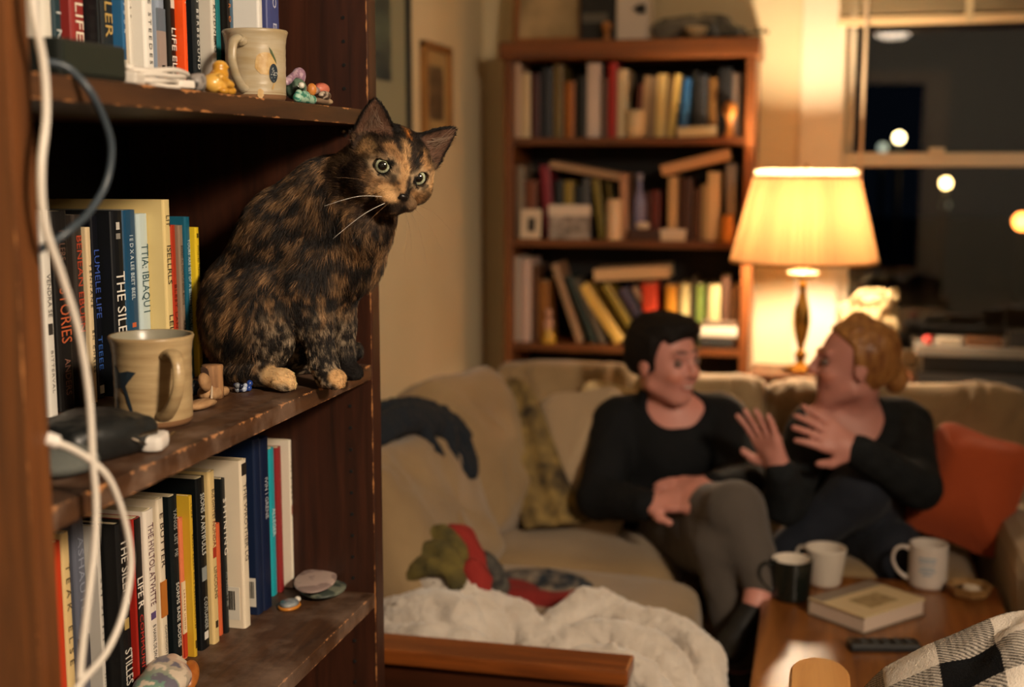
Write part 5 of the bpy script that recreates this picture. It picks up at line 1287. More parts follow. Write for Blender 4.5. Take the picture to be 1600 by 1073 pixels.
blob('bust', None, None, [caps((-.864, 4.12, .853), .010, (-.864, 4.12, .878), .012, .006), ell((-.864, 4.119, .905), (.013, .013, .016), k=.006), caps((-.875, 4.118, .876), .005, (-.872, 4.110, .853), .004, .003), caps((-.853, 4.118, .876), .005, (-.856, 4.110, .853), .004, .003)], mat('paint_pink', 'b58a74', rough=.4), h=.0025, parent=t)
# top of the far bookcase
ZT = 1.782
t = empty('leaning_picture', (-.89, 4.27, ZT), 'wood framed cream still life picture leaning on top of the far bookcase', 'picture')
FRW = wood('frame_amber', '6a3a14', '94571f', 'z', rough=.35)
rbox('canvas', (-.89, 4.245, ZT + .172), (.22, .008, .33), mat('canvas_beige', 'b39a72', rough=.8, mix2='8a7552', mscale=9), t, (-8, 0, 0), 0)
for x in (-1.0, -.78): rbox('frame_side', (x, 4.243, ZT + .174), (.020, .018, .345), FRW, t, (-8, 0, 0), .003)
for z_ in (.012, .336): rbox('frame_rail', (-.89, 4.243 + (z_ - .174) * .14, ZT + z_), (.24, .0175, .020), FRW, t, (-8, 0, 0), .003)
v, f = lathe([(0.0001, 0), (.022, .0005), (.026, .002), (.025, .003)], (0, 0, 0), 20, rot=Euler((R(82), 0, 0)).to_matrix())
link('pale_jug_print', mesh_np('p', [p + Vector((-.945, 4.228, ZT + .06)) for p in v], f), mat('print_cream', 'd2bb92', rough=.8), t)
rbox('leaf_print', (-.908, 4.231, ZT + .075), (.018, .002, .07), mat('print_leaf', '3a3a2a', rough=.8), t, (-8, 14, 0), 0)
t = empty('black_box', (-.725, 4.27, ZT), 'matte black box standing on the far bookcase beside the white canister', 'box')
box('box_body', (-.782, 4.20, ZT), (-.666, 4.33, ZT + .26), mat('matte_black', '12100e', rough=.6), t, .004)
box('label_strip', (-.774, 4.1985, ZT + .065), (-.690, 4.2005, ZT + .095), mat('label_grey', '5a564e', rough=.6), t, 0)
lathe_obj('bud_vase', [(0, 0), (.014, 0), (.010, .012), (.007, .024), (.013, .036), (.017, .048), (.013, .060), (.0, .064)], (-.685, 4.155, ZT), WC, n=20); tag(bpy.data.objects['bud_vase'], 'tiny turned wooden bud vase before the black box', 'vase')
t = empty('white_canister', (-.607, 4.25, ZT), 'white paper canister with a dark bird mark on the far bookcase', 'canister')
box('body', (-.660, 4.18, ZT), (-.555, 4.32, ZT + .28), mat('paper_white', 'd8cabc', rough=.5), t, .008)
blob('bird_mark', None, None, [ell((-.585, 4.1795, ZT + .098), (.014, .0012, .007)), ell((-.574, 4.1795, ZT + .106), (.006, .0012, .006)), caps((-.606, 4.1795, ZT + .104), .003, (-.585, 4.1795, ZT + .100), .004, .004)], mat('mark_dark', '2a2622', rough=.6), h=.0011, parent=t)
# wrapped clutter in grey plastic
me = sdf_mesh('c', [caps((-.52, 4.2, ZT + .035), .034, (-.44, 4.2, ZT + .040), .036, .03), ell((-.37, 4.2, ZT + .05), (.06, .05, .035), k=.03), caps((-.33, 4.2, ZT + .05), .030, (-.26, 4.18, ZT + .02), .018, .03), caps((-.40, 4.16, ZT + .018), .018, (-.30, 4.16, ZT + .014), .014, .02)], .006)
v = verts_of(me); v += ((np.stack([fbm(v * 40, 3), fbm(v * 40 + 3, 3), fbm(v * 40 + 7, 3)], 1) - .5) * .02); v[:, 2] = np.maximum(v[:, 2], ZT + .0003); set_verts(me, v)
tag(link('wrapped_bundle', me, mat('grey_plastic', '7d766a', rough=.25, mix2='2c2c28', mscale=14, spec=.7), None, True), 'crumpled grey plastic wrapped bundle on top of the far bookcase', 'bundle')
lathe_obj('bowl', [(0, 0), (.018, 0), (.030, .02), (.036, .034), (.034, .035), (.028, .021), (0.001, .006)], (-.395, 4.125, ZT), CREAM, n=24); tag(bpy.data.objects['bowl'], 'small cream bowl in front of the plastic bundle', 'bowl')
t = empty('wire_plant', (-.24, 4.16, ZT), 'thin dark twig sticking out past the bookcase corner', 'twig')
tube_obj('twig_stem', [(-.30, 4.16, ZT + .004), (-.25, 4.16, ZT + .012), (-.205, 4.15, ZT + .02), (-.175, 4.15, ZT + .014)], .003, mat('twig_dark', '4a4030', rough=.8), t, n=6)
for p in ((-.18, 4.15, ZT + .018), (-.19, 4.145, ZT + .026), (-.21, 4.15, ZT + .028)): blob('bud', None, None, [ell(p, (.006, .005, .007))], _mats['twig_dark'], h=.003, parent=t)

# ------------------------------------------------------------------ console and table lamp behind the sofa
LX, LY = -.045, 3.93
cw = wood('console_wood', '3a2012', '5e3519', 'x', rough=.4)
t = empty('console_table', (LX + .05, 3.93, FLOOR), 'narrow dark console table behind the sofa carrying the lamp', 'table')
box('tabletop', (-.19, 3.82, .752), (.28, 4.035, .775), cw, t, .004)
for x in (-.18, .245):
    for y in (3.83, 4.0): box('leg', (x, y, FLOOR), (x + .025, y + .025, .752), cw, t, .002)
box('rail', (-.18, 3.835, .70), (.27, 3.85, .752), cw, t, .002)
lamp = empty('table_lamp', (LX, LY, .775), 'lit table lamp with pleated cream shade and slim antique brass baluster', 'lamp')
BRASS = mat('antique_brass', '7a6230', rough=.35, metal=1)
lathe_obj('base', [(0, 0), (.052, 0), (.054, .006), (.040, .012), (.018, .018), (.012, .03), (.017, .040), (.020, .048), (.014, .058), (.008, .064)], lamp.location, BRASS, lamp, n=28)
lathe_obj('column', [(.008, .062), (.011, .075), (.020, .105), (.026, .145), (.024, .18), (.015, .22), (.010, .245), (.012, .252), (.018, .256), (.010, .262), (.010, .275)], lamp.location, BRASS, lamp, n=28)
lathe_obj('candle_cup', [(.010, .272), (.030, .282), (.045, .290), (.046, .298), (.026, .300), (.022, .312), (.024, .335), (.016, .345), (0, .346)], lamp.location, mat('cup_cream', 'dcc9a0', rough=.4), lamp, n=28)
lathe_obj('socket', [(.010, .343), (.010, .38), (.015, .384), (.015, .398), (0, .399)], lamp.location, BRASS, lamp, n=20)
bulb = lathe_obj('bulb', [(.012, .392), (.014, .417), (.028, .447), (.033, .472), (.028, .499), (.012, .514), (.0005, .517)], lamp.location, mat('bulb_glow', 'ffe2bc', emit=TABLE_BULB), lamp, n=20)
npl = 58
prof = [(.2140 - (.2140 - .1518) * u, .331 + .252 * u) for u in np.linspace(0, 1, 12)]
v, f = [], []
for r_i, z_i in prof:
    for k in range(npl * 4):
        a = 2 * math.pi * k / (npl * 4); rr = r_i * (1 + .017 * math.cos(a * npl))
        v.append((LX + rr * math.cos(a), LY + rr * math.sin(a), .775 + z_i))
n_ = npl * 4
for i in range(len(prof) - 1):
    for k in range(n_): f.append((i * n_ + k, i * n_ + (k + 1) % n_, (i + 1) * n_ + (k + 1) % n_, (i + 1) * n_ + k))
sm_ = bpy.data.materials.new('pleated_fabric'); sm_.use_nodes = True; nt = sm_.node_tree; nt.nodes.clear()
o_ = nt.nodes.new('ShaderNodeOutputMaterial'); mx = nt.nodes.new('ShaderNodeMixShader'); df = nt.nodes.new('ShaderNodeBsdfDiffuse'); tl = nt.nodes.new('ShaderNodeBsdfTranslucent')
df.inputs[0].default_value = (*lin('d8b080'), 1); tl.inputs[0].default_value = (*lin('dda268'), 1); mx.inputs[0].default_value = .075
nt.links.new(df.outputs[0], mx.inputs[1]); nt.links.new(tl.outputs[0], mx.inputs[2]); nt.links.new(mx.outputs[0], o_.inputs[0])
pa = nt.nodes.new('ShaderNodeAttribute'); pa.attribute_name = 'pigment'      # painted shading: darker pleat creases and uneven glow streaks
mm = nt.nodes.new('ShaderNodeMix'); mm.data_type = 'RGBA'; mm.blend_type = 'MULTIPLY'; mm.inputs[0].default_value = 1; mm.inputs[6].default_value = tl.inputs[0].default_value
nt.links.new(pa.outputs['Color'], mm.inputs[7]); nt.links.new(mm.outputs[2], tl.inputs[0])
sme = mesh_np('shade', v, f)
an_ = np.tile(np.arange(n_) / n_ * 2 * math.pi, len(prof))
pleat_shade = .62 + .38 * np.clip(.5 + .5 * np.cos(an_ * npl), 0, 1) * 1.0
pleat_shade *= .50 + 1.0 * fbm(np.stack([an_ * 6, an_ * 0 + 3, an_ * 0], 1), 3)
paint(sme, np.stack([pleat_shade] * 3, 1))
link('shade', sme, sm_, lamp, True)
for z_i, r_i in ((.331, .2150), (.583, .1518)):
    v, f = lathe([(r_i - .002, z_i - .004), (r_i + .003, z_i - .004), (r_i + .003, z_i + .005), (r_i - .002, z_i + .005), (r_i - .002, z_i - .004)], lamp.location, 64)
    link('shade_trim', mesh_np('trim', v, f), mat('trim_tan', 'b98a4c', rough=.7), lamp, True)
bandm = bpy.data.materials.new('lit_inside_tint'); bandm.use_nodes = True; b2 = bandm.node_tree; b2.nodes.clear()  # added pale band imitating the bright inside of the shade at its top
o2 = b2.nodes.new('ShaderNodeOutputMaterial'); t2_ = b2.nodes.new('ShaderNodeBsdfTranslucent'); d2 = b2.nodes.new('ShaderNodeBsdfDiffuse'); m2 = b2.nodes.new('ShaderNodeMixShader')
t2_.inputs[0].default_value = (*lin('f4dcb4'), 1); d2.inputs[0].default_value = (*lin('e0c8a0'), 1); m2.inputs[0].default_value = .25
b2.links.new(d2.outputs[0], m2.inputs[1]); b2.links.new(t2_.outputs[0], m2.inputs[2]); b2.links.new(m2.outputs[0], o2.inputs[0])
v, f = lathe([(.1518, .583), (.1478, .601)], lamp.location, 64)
link('lit_inside_band', mesh_np('band', v, f), bandm, lamp, True)
tube_obj('harp', [(LX - .012, LY, 1.12), (LX - .055, LY, 1.24), (LX - .03, LY, 1.34), (LX, LY, 1.372), (LX + .03, LY, 1.34), (LX + .05, LY, 1.22), (LX + .012, LY, 1.12)], .002, BRASS, lamp, n=6, upv=(0, 1, 0))
lathe_obj('finial', [(.002, .598), (.006, .601), (.004, .606), (.007, .612), (.0005, .62)], lamp.location, BRASS, lamp, n=12)
for k in range(3):
    a = 2 * math.pi * k / 3 + .4
    tube_obj('spider_arm', [(LX, LY, 1.372), (LX + .147 * math.cos(a), LY + .147 * math.sin(a), 1.372)], .0016, BRASS, lamp, n=6, sub=2)

# ------------------------------------------------------------------ desk by the window with its clutter
t = empty('desk', (.62, 4.22, FLOOR), 'white topped desk under the window with a black front', 'desk')
box('desktop', (.30, 4.06, .812), (1.30, 4.345, .842), mat('laminate_white', '6c675f', rough=.4), t, .003)
box('drawer_front', (.32, 4.085, .70), (1.28, 4.30, .812), mat('desk_black', '14120f', rough=.35), t, .003)
for x in (.32, 1.24): box('leg', (x, 4.09, FLOOR), (x + .04, 4.30, .70), _mats['desk_black'], t, .003)
stone('small round red tin on the white desk', (.335, 4.10, .857), (.016, .016, .015), 'b0302c', 'c04a40', name='red_tin', cat='tin')
for i, (x, w, h, c, lb) in enumerate(((.40, .07, .020, '8f8676', 'pale papers stacked on the desk by the red tin'), (.50, .10, .024, '5a3a20', 'low brown box in the middle of the desk'), (.60, .06, .05, '1d1d1c', 'black gadget on the desk right of the brown box'), (.675, .06, .06, '8a8476', 'grey lidded tub at the frame edge of the desk'))):
    t2 = empty('desk_box', (x, 4.14, .842), lb, 'box')
    box('box_body', (x - w / 2, 4.09, .842), (x + w / 2, 4.17, .842 + h * .75), mat('desk_item_%d' % i, c, rough=.5), t2, .003)
    box('box_lid', (x - w / 2 - .001, 4.089, .842 + h * .72), (x + w / 2 + .001, 4.171, .842 + h), _mats['desk_item_%d' % i], t2, .003)
# black stereo below
t = empty('stereo_unit', (.62, 4.0, FLOOR), 'black stereo cabinet standing before the desk behind the sofa', 'cabinet')
box('cabinet_body', (.30, 3.90, FLOOR), (.95, 4.05, .765), mat('stereo_black', '100f0e', rough=.4), t, .004)
box('shelf_edge', (.29, 3.895, .70), (.96, 4.05, .712), wood('stereo_trim', '3a2010', '5a3218', 'x'), t, .002)
box('display_panel', (.36, 3.897, .722), (.62, 3.901, .752), mat('panel_grey', '2c2e2c', rough=.3), t, .001)
# crumpled cream bag on a stool
t = empty('cloth_bag', (.16, 4.20, .742), 'crumpled cream cloth bag heaped by the window behind the lamp', 'bag')
me = sdf_mesh('bag', [ell((.15, 4.19, .80), (.095, .07, .065), k=.04), ell((.16, 4.19, .885), (.085, .065, .05), k=.04), ell((.19, 4.19, .94), (.055, .055, .05), k=.04), ell((.12, 4.18, .93), (.06, .05, .035), k=.03), caps((.10, 4.17, .95), .018, (.22, 4.17, .985), .020, .02)], .007)
v = verts_of(me); v += (np.stack([fbm(v * 28, 3), fbm(v * 28 + 3, 3), fbm(v * 28 + 7, 3)], 1) - .5) * .06; v[:, 2] = np.maximum(v[:, 2], .7425); set_verts(me, v)
link('bag_body', me, mat('cream_cloth', 'b8a67e', rough=.85, mix2='8f7c58', mscale=16), t, True)
tube_obj('bag_strap', [(.10, 4.14, .96), (.13, 4.12, 1.0), (.18, 4.125, 1.0), (.21, 4.15, .975)], .006, _mats['cream_cloth'], t)
t = empty('stool', (.15, 4.20, FLOOR), 'plain wooden stool by the window under the cream bag', 'stool')
box('seat', (.02, 4.07, .715), (.285, 4.345, .742), cw, t, .006)
for x in (.03, .25):
    for y in (4.08, 4.31): box('leg', (x, y, FLOOR), (x + .025, y + .025, .715), cw, t, .002)

# lights across the street; dim and orange ones imitate reflections in the glass
def window_light(label, p, r, e, c):
    t = empty('window_light', (p[0], p[1], FLOOR), label, 'street lamp')
    tube_obj('post', [(p[0], p[1] + .02, FLOOR), (p[0], p[1] + .02, p[2] * .5), (p[0], p[1] + .02, p[2])], .03, mat('post_black', '050505', rough=.6), t, n=6, sub=2, upv=(1, 0, 0))
    lathe_obj('lantern', [(r * math.sin(q), -r * math.cos(q)) for q in np.linspace(.05, math.pi - .001, 9)], p, mat('lantern_%s_%g' % (c, e), c, emit=e), t, n=12)
window_light('warm white street lamp shining through the upper pane', (0.7113, 13.0000, 1.6313), .046, 20, 'ffe6a8')
window_light('dim greenish light imitating a reflection just left of the upper pane light', (0.5610, 13.0000, 1.5342), .042, .8, 'd8e6d0')
window_light('warm lamp glowing below the meeting rail', (1.1588, 13.0000, 1.1990), .046, 24, 'ffd68a')
window_light('faint light imitating a reflection under the warm one in the lower pane', (1.2518, 14.0000, 0.9600), .042, .3, 'd8e0c0')
window_light('orange light imitating a room lamp reflection at the very right of the window', (1.8639, 13.0000, 0.8396), .075, 12, 'ff9440')

# ------------------------------------------------------------------ sofa
SOFA = mat('sofa_twill', '937a56', rough=.9, sheen=.2, mix2='826a49', mscale=7, bump=(420, .5))
SOFA2 = mat('sofa_twill_dark', '75664c', rough=.92, sheen=.2, bump=(420, .5))
def cushion(name, c, size, rot, m, parent, e=.35, gather=0, crown=.0, wob=.010, sc=9, nu=44, nv=26, seed=0, pinch=0):
    """soft boxy cushion: a superellipsoid with a crown and wrinkles"""
    v, f = [], []
    M = Euler([R(a) for a in rot]).to_matrix()
    def sp(x, q): return math.copysign(abs(x) ** q, x)
    for j in range(nv + 1):
        ph = -math.pi / 2 + math.pi * j / nv
        for i in range(nu):
            th = 2 * math.pi * i / nu
            x = sp(math.cos(ph), e) * sp(math.cos(th), e * .8); y = sp(math.cos(ph), e) * sp(math.sin(th), e * .8); z = sp(math.sin(ph), .75)
            k = 1 + pinch * (abs(x * y)) ** 2
            z *= (1 - crown * (x * x + y * y) * .5) if crown else 1
            if pinch: z *= (1 - .92 * max(abs(x), abs(y)) ** 3)
            v.append((x * k * size[0] / 2, y * k * size[1] / 2, z * size[2] / 2))
    for j in range(nv):
        for i in range(nu):
            f.append((j * nu + i, j * nu + (i + 1) % nu, (j + 1) * nu + (i + 1) % nu, (j + 1) * nu + i))
    v = np.array(v)
    wob *= 1.5
    w = np.stack([fbm(v * sc + seed, 3), fbm(v * sc + seed + 5, 3), fbm(v * sc + seed + 9, 3)], 1) - .5
    v = v + w * wob * 2
    if gather:      # creases running down from the top seam
        q = np.clip((v[:, 1] / (size[1] / 2) + .25) / 1.1, 0, 1)
        ph_ = v[:, 0] * 52 + 9 * fbm(v * 6 + seed, 2)
        v[:, 2] += gather * q * np.sign(v[:, 2]) * (np.abs(np.sin(ph_)) ** .6 - .6)
    v = v @ np.array(M).T + np.array(c)
    return link(name, mesh_np(name, v, f), m, parent, True)

sofa = empty('sofa', (-.2, 3.1, FLOOR), 'big olive beige twill corner sofa with loose cushions filling the back of the room', 'sofa')
def sbox(nm, lo, hi, bev=.05, m=SOFA): return box(nm, lo, hi, m, sofa, bev, 4)
sbox('seat_base', (-.93, 2.99, FLOOR + .05), (.70, 3.60, .30), .03)
sbox('chaise_base', (-.93, 2.20, FLOOR + .05), (-.24, 3.05, .30), .03)
sbox('back_frame', (-1.12, 3.55, FLOOR + .05), (.72, 3.80, .735), .06)
sbox('side_frame', (-1.145, 2.20, FLOOR + .05), (-.93, 3.60, .72), .06)
sbox('arm', (.428, 2.72, FLOOR + .05), (.74, 3.60, .575), .075)
cushion('seat_cushion', (-.585, 2.575, .385), (.72, .60, .17), (0, 0, 0), SOFA, sofa, e=.30, seed=1, wob=.006)
cushion('seat_cushion', (-.62, 3.15, .392), (.64, .54, .165), (2, 2, 0), SOFA, sofa, e=.30, seed=3, wob=.007)
cushion('seat_cushion', (.070, 3.245, .378), (.66, .50, .165), (0, 0, 0), SOFA, sofa, e=.30, seed=5, wob=.007)
cushion('back_cushion', (-.685, 3.50, .655), (.43, .38, .20), (74, 0, 3), SOFA, sofa, e=.42, seed=7, wob=.011, gather=.012, nu=120, nv=40)
cushion('back_cushion', (-.305, 3.50, .640), (.37, .38, .20), (76, 0, -3), SOFA, sofa, e=.42, seed=9, wob=.012, gather=.016, nu=120, nv=40)
cushion('back_cushion', (.215, 3.51, .630), (.70, .38, .21), (75, 0, 0), SOFA, sofa, e=.36, seed=11, wob=.012, gather=.016, nu=160, nv=40)
cushion('back_cushion', (-.850, 2.66, .600), (.40, .62, .20), (0, 62, 3), SOFA, sofa, e=.45, seed=13, wob=.017, sc=14)
cushion('back_cushion', (-.850, 3.14, .650), (.44, .46, .22), (0, 62, -14), SOFA, sofa, e=.50, seed=15, wob=.017, sc=14)
for x, y in ((-.86, 2.28), (-.30, 2.28), (.66, 2.80), (.66, 3.72), (-1.05, 3.72)):
    box('foot', (x - .03, y - .03, FLOOR), (x + .03, y + .03, FLOOR + .06), mat('foot_wood', '2a170c', rough=.4), sofa, .004)
# wooden end arm of the chaise with rail, post and slats
AW = wood('arm_wood', '5a2c10', '94501f', 'x', rough=.35, grain=12)
box('arm_board', (-.93, 2.055, .518), (-.292, 2.135, .546), AW, sofa, .005)
box('arm_rail', (-.92, 2.075, .452), (-.305, 2.115, .5175), wood('arm_dark', '2c1508', '4a2410', 'x', rough=.4), sofa, .003)
for x in (-.92, -.335): box('arm_post', (x, 2.072, FLOOR), (x + .036, 2.118, .518), AW, sofa, .003)
for k in range(11): box('arm_slat', (-.86 + k * .048, 2.086, .17), (-.842 + k * .048, 2.104, .4525), _mats['arm_dark'], sofa, .002)
box('arm_foot_rail', (-.885, 2.078, .14), (-.335, 2.112, .172), _mats['arm_dark'], sofa, .003)

# loose pillows
cushion('throw_pillow', (-.590, 3.20, .615), (.26, .40, .13), (70, -10, -16), mat('linen_beige', 'a58e70', rough=.9, sheen=.2, bump=(300, .4)), None, e=.55, seed=21, pinch=.12, wob=.008)
tag(bpy.data.objects['throw_pillow'], 'plump beige pillow leaning in the sofa corner beside the dark haired woman', 'pillow')
cushion('throw_pillow', (-.50, 3.335, .665), (.27, .27, .12), (78, 10, -8), mat('linen_cream', 'c9b184', rough=.9, bump=(300, .4)), None, e=.55, seed=23, pinch=.15, wob=.006)
tag(bpy.data.objects['throw_pillow.001'], 'cream pillow with only its corner showing behind the beige one', 'pillow')
cushion('throw_pillow', (.372, 3.20, .615), (.24, .28, .13), (66, 14, -12), mat('rust_cotton', 'b04a1c', rough=.85, sheen=.2, bump=(300, .4)), None, e=.55, seed=25, pinch=.16, wob=.008)
tag(bpy.data.objects['throw_pillow.002'], 'rust orange pillow against the right end of the sofa', 'pillow')

def cloth_blob(name, label, cat, chains, m, h=.008, amp=.012, sc=30, k=.02, floor_=None, fine=0):
    prims = []
    for pts, r in chains:
        sp_ = spline(pts, 4)
        for i in range(len(sp_) - 1):
            t0, t1 = i / (len(sp_) - 1), (i + 1) / (len(sp_) - 1)
            r0, r1 = (r, r) if not isinstance(r, tuple) else (r[0] + (r[1] - r[0]) * t0, r[0] + (r[1] - r[0]) * t1)
            prims.append(caps(sp_[i], r0, sp_[i + 1], r1, k))
    me = sdf_mesh(name, prims, h, 1)
    v = verts_of(me)
    v = v + (np.stack([fbm(v * sc, 3), fbm(v * sc + 4, 3), fbm(v * sc + 8, 3)], 1) - .5) * 2 * amp
    if fine: v = v + nrng.normal(0, fine, v.shape)
    if floor_ is not None: v[:, 2] = np.maximum(v[:, 2], floor_)
    set_verts(me, v)
    return tag(link(name, me, m, None, True), label, cat)
FLEECE = mat('fleece', 'd0c5b8', rough=.95, sheen=.6, bump=(240, .9), mix2='c2b5a6', mscale=22)
cloth_blob('fleece_blanket', 'fluffy off white blanket bunched in thick folds on the near end of the sofa', 'blanket', [
    ([(-0.8746, 2.4400, 0.5235), (-0.7839, 2.4200, 0.5509), (-0.7028, 2.4000, 0.5544), (-0.6399, 2.3800, 0.5221), (-0.6033, 2.3400, 0.4668)], .040),
    ([(-0.8264, 2.3400, 0.4803), (-0.7421, 2.3300, 0.5177), (-0.6668, 2.3200, 0.5184), (-0.6355, 2.3000, 0.4659)], .042),
    ([(-0.8192, 2.2800, 0.4567), (-0.7236, 2.2700, 0.4822), (-0.6181, 2.2600, 0.4763)], .035),
    ([(-0.6413, 2.4200, 0.5013), (-0.5762, 2.4000, 0.5004), (-0.5351, 2.3700, 0.4749), (-0.5084, 2.3200, 0.4309)], .036),
    ([(-0.5018, 2.3600, 0.4684), (-0.4689, 2.4200, 0.4958), (-0.4241, 2.4600, 0.5163), (-0.3783, 2.4600, 0.5094)], (.034, .028)),
    ([(-0.4044, 2.4600, 0.5099), (-0.3427, 2.4400, 0.4928), (-0.2574, 2.4200, 0.4877), (-0.1969, 2.3800, 0.4626), (-0.1710, 2.3300, 0.4147), (-0.1639, 2.3200, 0.3497)], (.032, .034)),
    ([(-0.4720, 2.3400, 0.4526), (-0.4016, 2.3700, 0.4803), (-0.3121, 2.3600, 0.4726), (-0.2465, 2.3300, 0.4455), (-0.2109, 2.2900, 0.3833)], .034),
    ([(-0.4492, 2.2900, 0.4357), (-0.3647, 2.3000, 0.4589), (-0.2885, 2.2800, 0.4364), (-0.2480, 2.2500, 0.3719)], .034),
    ([(-0.8060, 2.4400, 0.3970), (-0.5906, 2.4600, 0.3745), (-0.3899, 2.4600, 0.3798), (-0.2554, 2.4200, 0.3756)], .045),
    ([(-0.8041, 2.3500, 0.3773), (-0.5594, 2.3300, 0.3760), (-0.3315, 2.3300, 0.3858)], .045),
], FLEECE, h=.006, amp=.012, sc=24, k=.006, fine=.0012)
# clothes on the chaise
cloth_blob('knit_scarf', 'olive and moss green knitted scarf heaped on the sofa', 'scarf', [
    ([(-0.8349, 2.4400, 0.5474), (-0.8147, 2.4400, 0.6011), (-0.7676, 2.4500, 0.6343), (-0.7236, 2.4500, 0.6401), (-0.6909, 2.4400, 0.6020)], .016),
    ([(-0.7910, 2.4000, 0.5637), (-0.7768, 2.4000, 0.6079), (-0.7360, 2.4000, 0.6270), (-0.6984, 2.4000, 0.6083), (-0.6663, 2.3900, 0.5699)], .016),
    ([(-0.8008, 2.3800, 0.5626), (-0.7512, 2.3700, 0.5977), (-0.7005, 2.3700, 0.5910), (-0.6715, 2.3700, 0.5561)], .018),
    ([(-0.7851, 2.4700, 0.6218), (-0.7285, 2.4200, 0.6188), (-0.7064, 2.3900, 0.5868)], .013),
    ([(-0.8075, 2.4500, 0.5462), (-0.7516, 2.4500, 0.5712), (-0.6939, 2.4400, 0.5583)], .028)], mat('olive_knit', '6a5c28', rough=.95, mix2='2c2a18', mscale=18, bump=(180, .9)), amp=.006, sc=45, h=.005, k=.006)
cloth_blob('red_shirt', 'dark red shirt stuffed between the scarf and the dark socks', 'shirt', [
    ([(-0.7329, 2.5200, 0.6247), (-0.7134, 2.5200, 0.6080), (-0.6912, 2.5200, 0.5607), (-0.6762, 2.5000, 0.5124)], (.018, .026)),
    ([(-0.6623, 2.4000, 0.5870), (-0.6372, 2.3900, 0.5455)], .022)], mat('red_cotton', '8a2018', rough=.9, bump=(200, .5)), amp=.007, sc=40)
cloth_blob('dark_sock', 'black and grey patterned sock hanging by the red shirt', 'sock', [
    ([(-0.6822, 2.5600, 0.5602), (-0.6571, 2.5500, 0.5327), (-0.6350, 2.5400, 0.5052)], .018)], mat('sock_dark', '16181c', rough=.95, mix2='5a554c', mscale=45), amp=.005, sc=40)
cloth_blob('folded_jumper', 'dark red jumper lying behind the white blanket', 'jumper', [
    ([(-0.6693, 2.5800, 0.4647), (-0.5911, 2.5800, 0.4640), (-0.5050, 2.5700, 0.4632), (-0.4585, 2.5800, 0.4679)], .024),
    ([(-0.6676, 2.6300, 0.4698), (-0.5860, 2.6200, 0.4652)], .022)], mat('jumper_red', '7c1d18', rough=.95, bump=(160, .8)), amp=.007, sc=34)
cloth_blob('patterned_shirt', 'navy and cream patterned shirt crumpled behind the red jumper', 'shirt', [
    ([(-0.6680, 2.7200, 0.4518), (-0.5958, 2.7300, 0.4632), (-0.5201, 2.7200, 0.4590), (-0.4757, 2.7000, 0.4470)], .022),
    ([(-0.6214, 2.6800, 0.4494), (-0.5248, 2.6700, 0.4532)], .020)], mat('shirt_navy', '15222e', rough=.9, mix2='8a7a68', mscale=26), amp=.006, sc=36)
cloth_blob('navy_jumper', 'dark navy jumper slung over the left back cushions', 'jumper', [
    ([(-0.9199, 2.5600, 0.8026), (-0.8875, 2.6600, 0.8235), (-0.8561, 2.8000, 0.7878), (-0.8210, 2.8600, 0.7277), (-0.7936, 2.8400, 0.6687)], (.022, .014)),
    ([(-0.9263, 2.6000, 0.8294), (-0.8919, 2.7200, 0.8378), (-0.8552, 2.8600, 0.7942), (-0.8132, 2.9000, 0.7319), (-0.7834, 2.8600, 0.6707)], (.024, .014)),
    ([(-0.9460, 2.7000, 0.8451), (-0.9023, 2.8000, 0.8402), (-0.8602, 2.9200, 0.7915), (-0.8118, 2.9300, 0.7445)], (.022, .012)),
    ([(-0.9177, 2.6600, 0.8075), (-0.8821, 2.7600, 0.8142), (-0.8507, 2.8600, 0.7696)], .026),
    ([(-0.8832, 2.7400, 0.8255), (-0.8502, 2.7400, 0.7675), (-0.8291, 2.7600, 0.7252)], (.018, .010)),
    ([(-0.8368, 2.8400, 0.7806), (-0.8221, 2.8200, 0.7181), (-0.8068, 2.8200, 0.6697)], (.018, .010))], mat('navy_knit', '0e1620', rough=.95, bump=(160, .7)), amp=.007, sc=42, h=.006, k=.008)
# patterned throw draped over the corner cushion
def strip(name, label, cat, path, wdir, w, th, m, seed=0, amp=.012):
    sp_ = spline(path, 6); n = len(sp_); nw = 14
    top, bot = [], []
    wv = [Vector(wdir[0]).lerp(Vector(wdir[1]), i / (n - 1)) for i in range(n)]
    for i, p in enumerate(sp_):
        t_ = (sp_[min(i + 1, n - 1)] - sp_[max(i - 1, 0)]).normalized(); wd = wv[i].normalized(); nn = t_.cross(wd).normalized()
        if nn.z < 0 and abs(nn.z) > .3 or nn.y > .5: nn = -nn
        for j in range(nw + 1):
            u = j / nw - .5
            b_ = p + wd * (u * w) + nn * (amp * math.sin(u * 17 + i * .25 + seed) * .6)
            top.append(b_ + nn * th); bot.append(b_)
    v = top + bot; o = len(top); W = nw + 1; f = []
    for i in range(n - 1):
        for j in range(nw):
            a = i * W + j
            f.append((a, a + 1, a + W + 1, a + W)); f.append((o + a, o + a + W, o + a + W + 1, o + a + 1))
    for i in range(n - 1):
        a = i * W; f.append((a, a + W, o + a + W, o + a)); a = i * W + nw; f.append((a, o + a, o + a + W, a + W))
    for j in range(nw): f.append((j, o + j, o + j + 1, j + 1)); a = (n - 1) * W + j; f.append((a, a + 1, o + a + 1, o + a))
    return tag(link(name, mesh_np(name, v, f), m, None, True), label, cat)
strip('patterned_throw', 'olive brown patterned throw draped over the sofa corner down to the seat', 'throw', [(-0.9358, 3.4000, 0.7856), (-0.8189, 3.3000, 0.8038), (-0.7476, 3.2000, 0.7082), (-0.6850, 3.1200, 0.5940), (-0.6156, 3.0600, 0.4941)],
      ((.75, -.3, -.1), (.85, .15, .1)), .165, .016, mat('throw_pattern', '8a7240', rough=.92, mix2='33291a', mscale=21, bump=(160, .6)))

